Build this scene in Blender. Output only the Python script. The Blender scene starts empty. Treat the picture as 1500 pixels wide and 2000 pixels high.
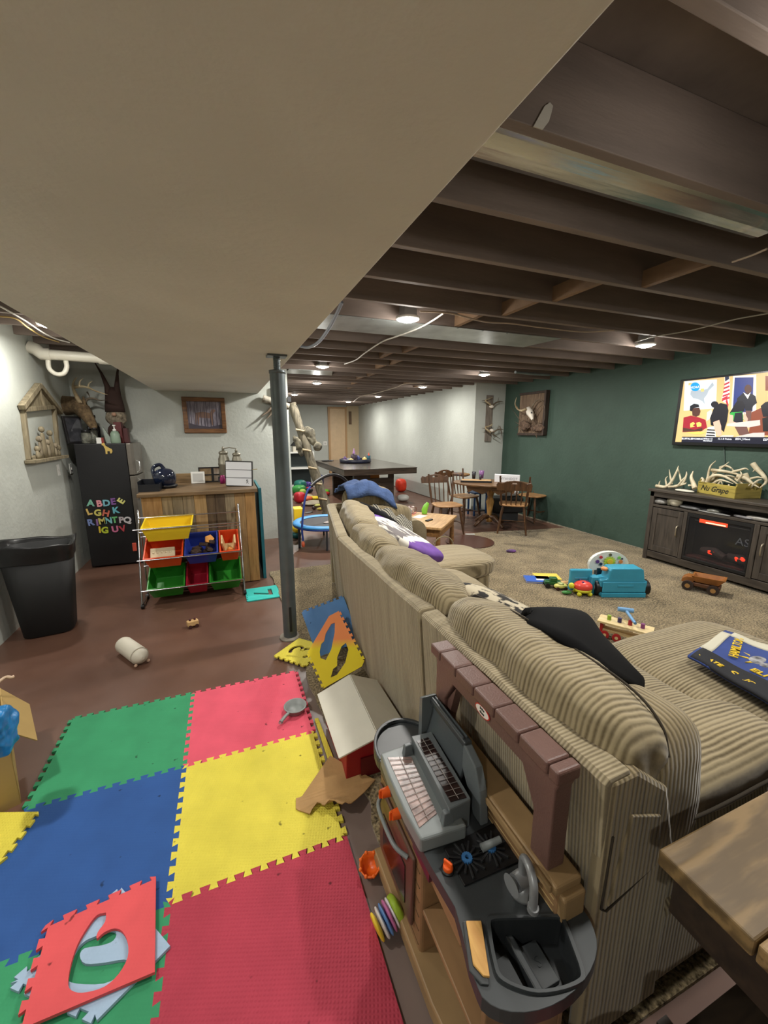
import bpy, math, random
from mathutils import Vector, Matrix, noise
from mathutils.geometry import tessellate_polygon
random.seed(7)
PI = math.pi
S = bpy.context.scene
COL = S.collection

# ---------------------------------------------------------------- camera
CAM = Vector((0, 0, 1.58)); YAW = math.radians(21.29); PIT = math.radians(-11.48); FPX = 784.5
cd = bpy.data.cameras.new('camera'); cam = bpy.data.objects.new('camera', cd); COL.objects.link(cam)
cam.location = CAM; cam.rotation_euler = (PI/2 + PIT, 0, -YAW)
cd.sensor_fit = 'VERTICAL'; cd.sensor_height = 36; cd.lens = 36*FPX/2000; cd.clip_start = .02; cd.clip_end = 60
S.camera = cam
# ---------------------------------------------------------------- exposure and world
S.view_settings.view_transform = 'Standard'; S.view_settings.look = 'None'; S.view_settings.gamma = 1
S.view_settings.exposure = 0.55
w = bpy.data.worlds.new('world'); S.world = w; w.use_nodes = True
w.node_tree.nodes['Background'].inputs[0].default_value = (.6, .6, .58, 1)
w.node_tree.nodes['Background'].inputs[1].default_value = .15
LAMP_W = 26.0      # each ceiling lamp
LAMP_SIDE = 5.0    # its sideways glow

def P(px, py, z=None, x=None, y=None):
    """measured place: where the sight line through a point of the photo meets a real plane"""
    f = Vector((math.sin(YAW)*math.cos(PIT), math.cos(YAW)*math.cos(PIT), math.sin(PIT)))
    r = Vector((math.cos(YAW), -math.sin(YAW), 0)); u = r.cross(f)
    d = r*((px-750)/FPX) - u*((py-1000)/FPX) + f
    if z is None and x is None and y is None: z = 0
    if z is not None: t = (z-CAM.z)/d.z
    elif x is not None: t = (x-CAM.x)/d.x
    else: t = (y-CAM.y)/d.y
    return CAM + d*t

# ---------------------------------------------------------------- materials
def s2l(c):
    return tuple(((v/255)/12.92 if v/255 <= .04045 else ((v/255+.055)/1.055)**2.4) for v in c)
MC = {}
def mat(name, rgb, rough=.6, metal=0, var=0, vscale=8, vstretch=(1,1,1), bump=0, bscale=60, spec=.5, emit=0, trans=0, alpha=1, coat=0, rgb2=None, sharp=0):
    if name in MC: return MC[name]
    m = bpy.data.materials.new(name); m.use_nodes = True; nt = m.node_tree; b = nt.nodes['Principled BSDF']
    c = s2l(rgb)
    b.inputs['Base Color'].default_value = (*c, 1); b.inputs['Roughness'].default_value = rough
    b.inputs['Metallic'].default_value = metal; b.inputs['Specular IOR Level'].default_value = spec
    b.inputs['Coat Weight'].default_value = coat
    if trans: b.inputs['Transmission Weight'].default_value = trans
    if alpha < 1: b.inputs['Alpha'].default_value = alpha
    if emit: b.inputs['Emission Color'].default_value = (*c, 1); b.inputs['Emission Strength'].default_value = emit
    if var or bump or rgb2:
        tc = nt.nodes.new('ShaderNodeTexCoord'); mp = nt.nodes.new('ShaderNodeMapping'); mp.inputs['Scale'].default_value = vstretch
        nt.links.new(tc.outputs['Object'], mp.inputs[0])
        n = nt.nodes.new('ShaderNodeTexNoise'); n.inputs['Scale'].default_value = vscale; n.inputs['Detail'].default_value = 5
        nt.links.new(mp.outputs[0], n.inputs['Vector'])
        if var or rgb2:
            cr = nt.nodes.new('ShaderNodeValToRGB'); nt.links.new(n.outputs['Fac'], cr.inputs[0])
            if rgb2: a_, b_ = c, s2l(rgb2)
            else: a_ = tuple(v*(1-var) for v in c); b_ = tuple(min(1, v*(1+var)) for v in c)
            cr.color_ramp.elements[0].color = (*a_, 1); cr.color_ramp.elements[1].color = (*b_, 1)
            cr.color_ramp.elements[0].position = .47 if sharp else .32; cr.color_ramp.elements[1].position = .53 if sharp else .68
            nt.links.new(cr.outputs[0], b.inputs['Base Color'])
        if bump:
            n2 = nt.nodes.new('ShaderNodeTexNoise'); n2.inputs['Scale'].default_value = bscale; n2.inputs['Detail'].default_value = 3
            nt.links.new(mp.outputs[0], n2.inputs['Vector'])
            bp = nt.nodes.new('ShaderNodeBump'); bp.inputs['Strength'].default_value = bump; bp.inputs['Distance'].default_value = .01
            nt.links.new(n2.outputs['Fac'], bp.inputs['Height']); nt.links.new(bp.outputs[0], b.inputs['Normal'])
    MC[name] = m; return m

def corduroy(name, axis='Y', light=(166,152,121), dark=(92,80,58), pitch=.0125, contrast=1.0, lo=.36, hi=.86):
    m = bpy.data.materials.new(name); m.use_nodes = True; nt = m.node_tree; b = nt.nodes['Principled BSDF']; L = nt.links.new
    b.inputs['Roughness'].default_value = .95; b.inputs['Specular IOR Level'].default_value = .1
    b.inputs['Sheen Weight'].default_value = .25
    tc = nt.nodes.new('ShaderNodeTexCoord')
    wv = nt.nodes.new('ShaderNodeTexWave'); wv.wave_type = 'BANDS'; wv.bands_direction = axis
    wv.inputs['Scale'].default_value = 2*PI/20/pitch; wv.inputs['Distortion'].default_value = .7; wv.inputs['Detail'].default_value = 2; wv.inputs['Detail Scale'].default_value = 1.2
    L(tc.outputs['Object'], wv.inputs['Vector'])
    mp = nt.nodes.new('ShaderNodeMapping'); L(tc.outputs['Object'], mp.inputs[0])
    sc = {'X': (26, 2, 2), 'Y': (2, 26, 2), 'Z': (2, 2, 26)}[axis]; mp.inputs['Scale'].default_value = sc
    n = nt.nodes.new('ShaderNodeTexNoise'); n.inputs['Scale'].default_value = 1.0; n.inputs['Detail'].default_value = 4; L(mp.outputs[0], n.inputs['Vector'])
    n3 = nt.nodes.new('ShaderNodeTexNoise'); n3.inputs['Scale'].default_value = 90; n3.inputs['Detail'].default_value = 3; L(tc.outputs['Object'], n3.inputs['Vector'])
    mx = nt.nodes.new('ShaderNodeMath'); mx.operation = 'MULTIPLY_ADD'; mx.inputs[1].default_value = .55*contrast; L(wv.outputs['Fac'], mx.inputs[0])
    ma = nt.nodes.new('ShaderNodeMath'); ma.operation = 'MULTIPLY'; ma.inputs[1].default_value = .75; L(n.outputs['Fac'], ma.inputs[0]); L(ma.outputs[0], mx.inputs[2])
    mb = nt.nodes.new('ShaderNodeMath'); mb.operation = 'MULTIPLY_ADD'; mb.inputs[1].default_value = .22; L(n3.outputs['Fac'], mb.inputs[0]); L(mx.outputs[0], mb.inputs[2])
    cr = nt.nodes.new('ShaderNodeValToRGB'); cr.color_ramp.elements[0].position = lo; cr.color_ramp.elements[1].position = hi
    cr.color_ramp.elements[0].color = (*s2l(dark), 1); cr.color_ramp.elements[1].color = (*s2l(light), 1)
    L(mb.outputs[0], cr.inputs[0]); L(cr.outputs[0], b.inputs['Base Color'])
    bp = nt.nodes.new('ShaderNodeBump'); bp.inputs['Strength'].default_value = .55; bp.inputs['Distance'].default_value = .003
    L(wv.outputs['Fac'], bp.inputs['Height']); L(bp.outputs[0], b.inputs['Normal'])
    return m

def foam(name, rgb, pattern=.25):
    m = bpy.data.materials.new(name); m.use_nodes = True; nt = m.node_tree; b = nt.nodes['Principled BSDF']; L = nt.links.new
    b.inputs['Roughness'].default_value = .75; b.inputs['Specular IOR Level'].default_value = .25
    tc = nt.nodes.new('ShaderNodeTexCoord')
    n = nt.nodes.new('ShaderNodeTexNoise'); n.inputs['Scale'].default_value = 7; n.inputs['Detail'].default_value = 6; L(tc.outputs['Object'], n.inputs['Vector'])
    n2 = nt.nodes.new('ShaderNodeTexNoise'); n2.inputs['Scale'].default_value = 22; n2.inputs['Detail'].default_value = 2; L(tc.outputs['Object'], n2.inputs['Vector'])
    c = s2l(rgb)
    cr = nt.nodes.new('ShaderNodeValToRGB'); e = cr.color_ramp.elements
    e[0].position = .3; e[0].color = (*[v*.86 for v in c], 1); e[1].position = .65; e[1].color = (*c, 1); L(n.outputs['Fac'], cr.inputs[0])
    # small scuffs and dirt specks
    c2 = nt.nodes.new('ShaderNodeValToRGB'); c2.color_ramp.elements[0].position = .72; c2.color_ramp.elements[0].color = (0,0,0,1); c2.color_ramp.elements[1].position = .77; c2.color_ramp.elements[1].color = (1,1,1,1); L(n2.outputs['Fac'], c2.inputs[0])
    mx = nt.nodes.new('ShaderNodeMix'); mx.data_type = 'RGBA'; L(c2.outputs[0], mx.inputs[0]); L(cr.outputs[0], mx.inputs[6]); mx.inputs[7].default_value = (*[v*.3 for v in c], 1)
    L(mx.outputs[2], b.inputs['Base Color'])
    hs = []
    for d in ((1, .35), (-.35, 1)):
        mp = nt.nodes.new('ShaderNodeMapping'); mp.inputs['Rotation'].default_value = (0, 0, math.atan2(d[1], d[0])); L(tc.outputs['Object'], mp.inputs[0])
        wv = nt.nodes.new('ShaderNodeTexWave'); wv.inputs['Scale'].default_value = 2*PI/20/.011; L(mp.outputs[0], wv.inputs['Vector']); hs.append(wv)
    mm = nt.nodes.new('ShaderNodeMath'); mm.operation = 'MULTIPLY'; L(hs[0].outputs['Fac'], mm.inputs[0]); L(hs[1].outputs['Fac'], mm.inputs[1])
    bp = nt.nodes.new('ShaderNodeBump'); bp.inputs['Strength'].default_value = pattern; bp.inputs['Distance'].default_value = .0025
    L(mm.outputs[0], bp.inputs['Height']); L(bp.outputs[0], b.inputs['Normal'])
    return m

def wood(name, c1, c2, axis='X', scale=6, rough=.55, rings=False, bump=.2, plank=0):
    """grain running along the given local axis"""
    if name in MC: return MC[name]
    m = bpy.data.materials.new(name); m.use_nodes = True; nt = m.node_tree; b = nt.nodes['Principled BSDF']; L = nt.links.new
    b.inputs['Roughness'].default_value = rough
    tc = nt.nodes.new('ShaderNodeTexCoord'); mp = nt.nodes.new('ShaderNodeMapping'); L(tc.outputs['Object'], mp.inputs[0])
    k = {'X': (.12, 1, 1), 'Y': (1, .12, 1), 'Z': (1, 1, .12)}[axis]; mp.inputs['Scale'].default_value = k
    n = nt.nodes.new('ShaderNodeTexNoise'); n.inputs['Scale'].default_value = scale*(1.5 if rings else 7); n.inputs['Detail'].default_value = 6; n.inputs['Distortion'].default_value = .6; L(mp.outputs[0], n.inputs['Vector'])
    src = n.outputs['Fac']
    if rings:
        ml = nt.nodes.new('ShaderNodeMath'); ml.operation = 'MULTIPLY'; ml.inputs[1].default_value = 60; L(src, ml.inputs[0])
        sn = nt.nodes.new('ShaderNodeMath'); sn.operation = 'SINE'; L(ml.outputs[0], sn.inputs[0])
        m2 = nt.nodes.new('ShaderNodeMath'); m2.operation = 'MULTIPLY_ADD'; m2.inputs[1].default_value = .22; m2.inputs[2].default_value = .5; L(sn.outputs[0], m2.inputs[0]); src = m2.outputs[0]
    cr = nt.nodes.new('ShaderNodeValToRGB'); cr.color_ramp.elements[0].position = .28; cr.color_ramp.elements[1].position = .7
    cr.color_ramp.elements[0].color = (*s2l(c1), 1); cr.color_ramp.elements[1].color = (*s2l(c2), 1); L(src, cr.inputs[0]); L(cr.outputs[0], b.inputs['Base Color'])
    bp = nt.nodes.new('ShaderNodeBump'); bp.inputs['Strength'].default_value = bump; bp.inputs['Distance'].default_value = .004; L(src, bp.inputs['Height']); L(bp.outputs[0], b.inputs['Normal'])
    MC[name] = m; return m

# ---------------------------------------------------------------- mesh builder
def basis(d):
    d = Vector(d).normalized(); a = Vector((0, 0, 1)) if abs(d.z) < .9 else Vector((1, 0, 0))
    u = a.cross(d).normalized(); return u, d.cross(u).normalized(), d
class MB:
    def __init__(s): s.v = []; s.f = []; s.mi = []; s.cur = 0; s.sm = []; s.smooth = False
    def add(s, vs, fs):
        o = len(s.v); s.v += [Vector(p) for p in vs]
        for f in fs: s.f.append([i+o for i in f]); s.mi.append(s.cur); s.sm.append(s.smooth)
        return s
    def mat(s, i): s.cur = i; return s
    def box(s, c, d, rot=None, taper=1):
        hx, hy, hz = d[0]/2, d[1]/2, d[2]/2; vs = []
        for z in (-1, 1):
            t = taper if z > 0 else 1
            for x, y in ((-1,-1),(1,-1),(1,1),(-1,1)): vs.append(Vector((x*hx*t, y*hy*t, z*hz)))
        R = rot if rot is not None else Matrix.Identity(3)
        if not isinstance(R, Matrix): R = Matrix.Rotation(R, 3, 'Z')
        sm = s.smooth; s.smooth = False
        s.add([R @ v + Vector(c) for v in vs], [(3,2,1,0),(4,5,6,7),(0,1,5,4),(1,2,6,5),(2,3,7,6),(3,0,4,7)]); s.smooth = sm; return s
    def bb(s, a, b):
        return s.box([(a[i]+b[i])/2 for i in range(3)], [abs(a[i]-b[i]) for i in range(3)])
    def tube(s, pts, r, seg=8, cap=True, flat=1):
        pts = [Vector(p) for p in pts]; n = len(pts); rs = r if isinstance(r, (list, tuple)) else [r]*n
        vs = []; fs = []; pu = None
        for i, p in enumerate(pts):
            d = (pts[min(i+1, n-1)]-pts[max(i-1, 0)])
            if d.length < 1e-9: d = Vector((0,0,1))
            u, w_, d = basis(d)
            if pu is not None:
                u = (pu - d*pu.dot(d)); u = u.normalized() if u.length > 1e-6 else basis(d)[0]; w_ = d.cross(u)
            pu = u
            for k in range(seg):
                a = 2*PI*k/seg; vs.append(p + (u*math.cos(a) + w_*math.sin(a)*flat)*rs[i])
        for i in range(n-1):
            for k in range(seg):
                fs.append((i*seg+k, i*seg+(k+1) % seg, (i+1)*seg+(k+1) % seg, (i+1)*seg+k))
        sm = s.smooth; s.smooth = True; s.add(vs, fs); s.smooth = False
        if cap: s.add(vs[:seg], [tuple(range(seg))[::-1]]); s.add(vs[-seg:], [tuple(range(seg))])
        s.smooth = sm; return s
    def cyl(s, p0, p1, r0, r1=None, seg=16): return s.tube([p0, p1], [r0, r0 if r1 is None else r1], seg)
    def lathe(s, prof, c=(0,0,0), seg=20, M=None, sx=1, sy=1, cap=True):
        vs = []; fs = []; n = len(prof)
        for r, z in prof:
            for k in range(seg):
                a = 2*PI*k/seg; v = Vector((r*math.cos(a)*sx, r*math.sin(a)*sy, z))
                if M is not None: v = M @ v
                vs.append(v + Vector(c))
        for i in range(n-1):
            for k in range(seg): fs.append((i*seg+k, i*seg+(k+1) % seg, (i+1)*seg+(k+1) % seg, (i+1)*seg+k))
        if cap and prof[0][0] > 1e-5: fs.append(tuple(range(seg))[::-1])
        if cap and prof[-1][0] > 1e-5: fs.append(tuple((n-1)*seg+k for k in range(seg)))
        sm = s.smooth; s.smooth = True; s.add(vs, fs); s.smooth = sm; return s
    def prism(s, poly, z0, z1, holes=(), M=None):
        """polygon in the local xy plane extruded from z0 to z1, M places it"""
        loops = [[Vector((p[0], p[1], 0)) for p in l] for l in [poly]+list(holes)]
        def area(l): return sum(l[i].x*l[(i+1) % len(l)].y - l[(i+1) % len(l)].x*l[i].y for i in range(len(l)))
        if area(loops[0]) < 0: loops[0].reverse()
        for h in loops[1:]:
            if area(h) > 0: h.reverse()
        flat = [p for l in loops for p in l]; tris = tessellate_polygon(loops); n = len(flat)
        vs = [Vector((p.x, p.y, z0)) for p in flat] + [Vector((p.x, p.y, z1)) for p in flat]; fs = []
        for t in tris:
            a, b, c = [flat[i] for i in t]
            t = t if (b-a).cross(c-a).z > 0 else t[::-1]
            fs.append(tuple(i+n for i in t)); fs.append(tuple(t)[::-1])
        o = 0
        for l in loops:
            m = len(l)
            for i in range(m): j = (i+1) % m; fs.append((o+i, o+j, o+j+n, o+i+n))
            o += m
        if M is not None: vs = [M @ v for v in vs]
        return s.add(vs, fs)
    def pad(s, c, d, n=4, res=10, rot=None, wr=0, ws=6, seed=0, fn=None):
        """cushion: a cube sphere under a p-norm, with soft wrinkles"""
        R = rot if rot is not None else Matrix.Identity(3)
        if not isinstance(R, Matrix): R = Matrix.Rotation(R, 3, 'Z')
        vs = []; fs = []; idx = {}
        def vid(q):
            k = tuple(q)
            if k not in idx:
                v = Vector([math.tan((x/res*2-1)*PI/4) for x in q])
                L = (abs(v.x)**n+abs(v.y)**n+abs(v.z)**n)**(1/n); v = v/L
                p = Vector((v.x*d[0]/2, v.y*d[1]/2, v.z*d[2]/2))
                if fn: p = fn(p, v)
                if wr:
                    q2 = Vector((p.x*ws+seed*3.1, p.y*ws+seed*1.7, p.z*ws)); p += v.normalized()*(noise.noise(q2)*wr + noise.noise(q2*2.7)*wr*.45)
                idx[k] = len(vs); vs.append(R @ p + Vector(c))
            return idx[k]
        for ax in range(3):
            for side in (0, res):
                for i in range(res):
                    for j in range(res):
                        q = []
                        for a, b in ((i, j), (i+1, j), (i+1, j+1), (i, j+1)):
                            t = [0, 0, 0]; t[ax] = side; t[(ax+1) % 3] = a; t[(ax+2) % 3] = b; q.append(vid(t))
                        fs.append(tuple(q) if side else tuple(q)[::-1])
        sm = s.smooth; s.smooth = True; s.add(vs, fs); s.smooth = sm; return s
    def ell(s, c, d, seg=12, rot=None): return s.pad(c, d, 2, max(4, seg//2), rot)
    def grid(s, fn, nu, nv, thick=0):
        vs = [Vector(fn(i/nu, j/nv)) for i in range(nu+1) for j in range(nv+1)]
        fs = [(i*(nv+1)+j, (i+1)*(nv+1)+j, (i+1)*(nv+1)+j+1, i*(nv+1)+j+1) for i in range(nu) for j in range(nv)]
        if thick:
            N = len(vs); nr = []
            for i in range(nu+1):
                for j in range(nv+1):
                    g = lambda a, b: vs[max(0, min(nu, a))*(nv+1)+max(0, min(nv, b))]
                    q = (g(i+1, j)-g(i-1, j)).cross(g(i, j+1)-g(i, j-1)); nr.append(q.normalized() if q.length > 1e-12 else Vector((0,0,1)))
            vs += [v-n_*thick for v, n_ in zip(vs, nr)]; fs += [tuple(i+N for i in f[::-1]) for f in fs]
            e = [i*(nv+1) for i in range(nu+1)] + [nu*(nv+1)+j for j in range(1, nv+1)] + [i*(nv+1)+nv for i in range(nu-1, -1, -1)] + [j for j in range(nv-1, 0, -1)]
            for a, b in zip(e, e[1:]+e[:1]): fs.append((a, a+N, b+N, b))
        sm = s.smooth; s.smooth = True; s.add(vs, fs); s.smooth = sm; return s
    def text(s, txt, size, M, depth=.001, bold=0):
        cu = bpy.data.curves.new('t', 'FONT'); cu.body = txt; cu.size = size; cu.extrude = depth/2; cu.align_x = 'CENTER'; cu.align_y = 'CENTER'; cu.offset = bold; cu.resolution_u = 3
        o = bpy.data.objects.new('t', cu); me = bpy.data.meshes.new_from_object(o)
        s.add([M @ v.co for v in me.vertices], [tuple(p.vertices) for p in me.polygons])
        bpy.data.objects.remove(o); bpy.data.curves.remove(cu); bpy.data.meshes.remove(me); return s
    def build(s, name, mats, parent=None, local=False, bevel=0, seg=2, sub=0):
        me = bpy.data.meshes.new(name); vs = s.v
        if parent is not None and not local:
            Wi = WM[parent.name].inverted(); vs = [Wi @ v for v in vs]
        me.from_pydata([tuple(v) for v in vs], [], s.f)
        mats = mats if isinstance(mats, (list, tuple)) else [mats]
        for m in mats: me.materials.append(m)
        me.polygons.foreach_set('material_index', s.mi); me.polygons.foreach_set('use_smooth', s.sm); me.update()
        o = bpy.data.objects.new(name, me); COL.objects.link(o)
        if parent is not None: o.parent = parent; WM[o.name] = WM[parent.name]
        else: WM[o.name] = Matrix.Identity(4)
        if bevel:
            b = o.modifiers.new('bevel', 'BEVEL'); b.width = bevel; b.segments = seg; b.limit_method = 'ANGLE'; b.angle_limit = math.radians(50); b.harden_normals = False
        if sub:
            q = o.modifiers.new('sub', 'SUBSURF'); q.levels = sub; q.render_levels = sub
        return o
WM = {}
def rebase(o, loc):
    """put a single-mesh thing's origin at its base"""
    loc = Vector(loc); o.data.transform(Matrix.Translation(-loc)); o.location = loc; WM[o.name] = Matrix.Translation(loc); return o
def tag(o, label, cat, group=None, kind=None):
    if label: o['label'] = label
    if cat: o['category'] = cat
    if group: o['group'] = group
    if kind: o['kind'] = kind
    return o
def thing(name, label, cat, loc=(0,0,0), rz=0, group=None, rot=None):
    o = bpy.data.objects.new(name, None); COL.objects.link(o); o.empty_display_size = .05
    M = Matrix.Translation(Vector(loc)) @ (rot.to_4x4() if rot is not None else Matrix.Rotation(rz, 4, 'Z'))
    o.matrix_basis = M; WM[o.name] = M; return tag(o, label, cat, group)
def single(name, mb, mats, label, cat, loc=None, group=None, **k):
    o = mb.build(name, mats, **k)
    if loc is not None: rebase(o, loc)
    return tag(o, label, cat, group)
def struct(name, mb, mats, **k):
    o = mb.build(name, mats, **k); o['kind'] = 'structure'; return o
def copy_tree(o, parent=None):
    c = o.copy(); COL.objects.link(c)
    if parent is not None: c.parent = parent
    for ch in list(o.children): copy_tree(ch, c)
    return c
def kids(o): return list(o.children)
def RX(a): return Matrix.Rotation(a, 3, 'X')
def RY(a): return Matrix.Rotation(a, 3, 'Y')
def RZ(a): return Matrix.Rotation(a, 3, 'Z')
def frame(o, ex, ey):
    ex = Vector(ex).normalized(); ez = ex.cross(Vector(ey)).normalized(); ey = ez.cross(ex)
    M = Matrix((ex, ey, ez)).transposed().to_4x4(); M.translation = Vector(o); return M
def bez(a, b, c, d, n=12):
    a, b, c, d = map(Vector, (a, b, c, d)); r = []
    for i in range(n+1):
        t = i/n; r.append(a*(1-t)**3 + b*3*t*(1-t)**2 + c*3*t*t*(1-t) + d*t**3)
    return r
def spline(pts, n=6):
    pts = [Vector(p) for p in pts]; q = [pts[0]*2-pts[1]]+pts+[pts[-1]*2-pts[-2]]; r = []
    for i in range(1, len(q)-2):
        for k in range(n):
            t = k/n; a, b, c, d = q[i-1:i+3]
            r.append(.5*((2*b)+(c-a)*t+(2*a-5*b+4*c-d)*t*t+(3*b-a-3*c+d)*t**3))
    return r+[pts[-1]]

# common colours
black = mat('black_plastic', (18,18,20), .45); dark = mat('dark_plastic', (40,42,44), .5)
white = mat('white_plastic', (225,225,220), .5); chrome = mat('chrome', (200,200,205), .18, 1)
steel = mat('grey_steel_paint', (92,100,102), .38, .3, var=.1)
# ================================================================ THE ROOM
XL, XR, XW, YB, YRET, YFAR, XEND = -1.68, 5.15, 4.47, 6.0, 6.7, 14.0, .875
ZJ, ZT, YBACK = 2.42, 2.66, -3.0
def wallmat(name, rgb, var=.04):
    m = mat(name, rgb, .62, var=var, vscale=3, bump=.35, bscale=26, spec=.35); return m
wall_w = wallmat('wall_paint_pale', (184,188,181)); wall_g = wallmat('wall_paint_green', (62,82,72), .08)
wall_c = wallmat('wall_paint_cream', (190,172,140)); sof_m = mat('soffit_paint', (228,226,214), .7, var=.05, vscale=2.2, bump=.18, bscale=38, spec=.3)
def floor_material():
    m = bpy.data.materials.new('painted_concrete'); m.use_nodes = True; nt = m.node_tree; b = nt.nodes['Principled BSDF']; L = nt.links.new
    b.inputs['Specular IOR Level'].default_value = .5
    tc = nt.nodes.new('ShaderNodeTexCoord')
    n = nt.nodes.new('ShaderNodeTexNoise'); n.inputs['Scale'].default_value = 1.7; n.inputs['Detail'].default_value = 8; L(tc.outputs['Object'], n.inputs['Vector'])
    cr = nt.nodes.new('ShaderNodeValToRGB'); e = cr.color_ramp.elements; e[0].position = .3; e[0].color = (*s2l((92,65,53)), 1); e[1].position = .7; e[1].color = (*s2l((110,80,66)), 1); L(n.outputs['Fac'], cr.inputs[0])
    # the worn, paler strip of concrete that runs along the carpet's edge
    sp = nt.nodes.new('ShaderNodeSeparateXYZ'); L(tc.outputs['Object'], sp.inputs[0])
    n2 = nt.nodes.new('ShaderNodeTexNoise'); n2.inputs['Scale'].default_value = 5; n2.inputs['Detail'].default_value = 5; L(tc.outputs['Object'], n2.inputs['Vector'])
    a = nt.nodes.new('ShaderNodeMath'); a.operation = 'MULTIPLY_ADD'; a.inputs[1].default_value = .14; L(n2.outputs['Fac'], a.inputs[0]); L(sp.outputs['X'], a.inputs[2])
    r1 = nt.nodes.new('ShaderNodeMapRange'); r1.inputs[1].default_value = .33; r1.inputs[2].default_value = .40; L(a.outputs[0], r1.inputs[0])
    r2 = nt.nodes.new('ShaderNodeMapRange'); r2.inputs[1].default_value = 2.9; r2.inputs[2].default_value = 2.6; L(sp.outputs['Y'], r2.inputs[0])
    mm = nt.nodes.new('ShaderNodeMath'); mm.operation = 'MULTIPLY'; L(r1.outputs[0], mm.inputs[0]); L(r2.outputs[0], mm.inputs[1])
    r3 = nt.nodes.new('ShaderNodeMapRange'); r3.inputs[1].default_value = .78; r3.inputs[2].default_value = .70; L(sp.outputs['X'], r3.inputs[0]); m3 = nt.nodes.new('ShaderNodeMath'); m3.operation = 'MULTIPLY'; L(mm.outputs[0], m3.inputs[0]); L(r3.outputs[0], m3.inputs[1]); mm = m3
    mx = nt.nodes.new('ShaderNodeMix'); mx.data_type = 'RGBA'; L(mm.outputs[0], mx.inputs[0]); L(cr.outputs[0], mx.inputs[6]); mx.inputs[7].default_value = (*s2l((122,106,99)), 1)
    L(mx.outputs[2], b.inputs['Base Color'])
    rr = nt.nodes.new('ShaderNodeMapRange'); rr.inputs[3].default_value = .22; rr.inputs[4].default_value = .5; L(n2.outputs['Fac'], rr.inputs[0]); L(rr.outputs[0], b.inputs['Roughness'])
    bp = nt.nodes.new('ShaderNodeBump'); bp.inputs['Strength'].default_value = .08; bp.inputs['Distance'].default_value = .01; L(n2.outputs['Fac'], bp.inputs['Height']); L(bp.outputs[0], b.inputs['Normal'])
    return m
struct('floor', MB().bb((XL-.2, YBACK-.2, -.1), (XR+.2, YFAR+.2, 0)), floor_material())
struct('wall_left', MB().bb((XL-.15, YBACK, 0), (XL, YB, ZT+.05)), wall_w)
struct('wall_back', MB().bb((XL-.15, YB, 0), (XEND, YFAR, ZT+.05)), wall_w)
struct('wall_right', MB().bb((XR, YBACK, 0), (XR+.15, YRET, ZT+.05)), wall_g)
struct('wall_right_far', MB().bb((XW, YRET, 0), (XR+.15, YFAR, ZT+.05)), wall_w)
struct('wall_far', MB().bb((XEND, YFAR, 0), (XW, YFAR+.15, ZT+.05)), wall_w)
struct('wall_near', MB().bb((XL-.15, YBACK-.15, 0), (XR+.15, YBACK, ZT+.05)), wall_w)
gap = mat('floor_gap_dirt', (70,58,50), .9, var=.4, vscale=30)
struct('baseboard_right', MB().bb((XR-.012, 2.0, 0), (XR, YRET, .018)), mat('crumbled_edge', (150,140,122), .9, var=.4, vscale=25))
struct('baseboard_far_right', MB().bb((XW-.012, YRET, 0), (XW, YFAR, .014)), gap)
# subfloor and joists
jm = mat('joist_brown_paint', (124,110,101), .7, var=.22, vscale=2.5, vstretch=(.5,3,3), bump=.15, bscale=18)
sub = mat('subfloor_brown_paint', (116,105,98), .75, var=.25, vscale=4)
struct('ceiling', MB().bb((XL-.15, YBACK-.15, ZT), (XR+.15, YFAR+.15, ZT+.03)), sub)
jy = 1.49 - .406*10; n = 0
while jy < YFAR:
    if jy > YBACK+.1:
        m = MB()
        x1 = XR if jy < YRET else XW
        x0 = XL if jy < YB else XEND
        m.bb((x0, jy, ZJ), (x1, jy+.038, ZT))
        struct('ceiling_joist', m, jm, bevel=.003)
    jy += .406
# white plaster smears left on two joists
pl = mat('white_plaster', (190,184,172), .9)
for (pts, yy) in (([(1040,262),(1052,240),(1062,222),(1072,215),(1078,222),(1075,235),(1070,252),(1058,268)], 1.084),):
    m = MB(); M = frame((0, yy-.0015, 0), (1,0,0), (0,0,1)); q = []
    for px, py in pts: p = P(px, py-13, y=yy); q.append((p.x, p.z))
    m.prism(q, 0, .003, M=Matrix.Translation((0,0,0)) @ M); struct('trim_1', m, pl)
# blocking between joists
bm_ = mat('blocking_wood', (128,100,74), .7, var=.15)
for k, (x, y) in enumerate(((2.42,1.528),(2.12,1.934),(2.02,2.34),(1.86,2.746),(1.92,3.964),(1.80,4.37),(2.1,4.776),(2.05,5.182),(2.2,5.99),(2.15,6.4),(2.3,7.2),(2.45,8.0),(3.6,7.2),(3.9,7.6),(3.2,6.8))):
    struct('trim_%d' % (k+2), MB().box((x, y+.184, ZJ+.05), (.04, .368, .09)), bm_)
# soffit
struct('ceiling_soffit', MB().bb((-.79, YBACK, 2.08), (.47, YB, ZT)), sof_m, bevel=.004)

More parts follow.
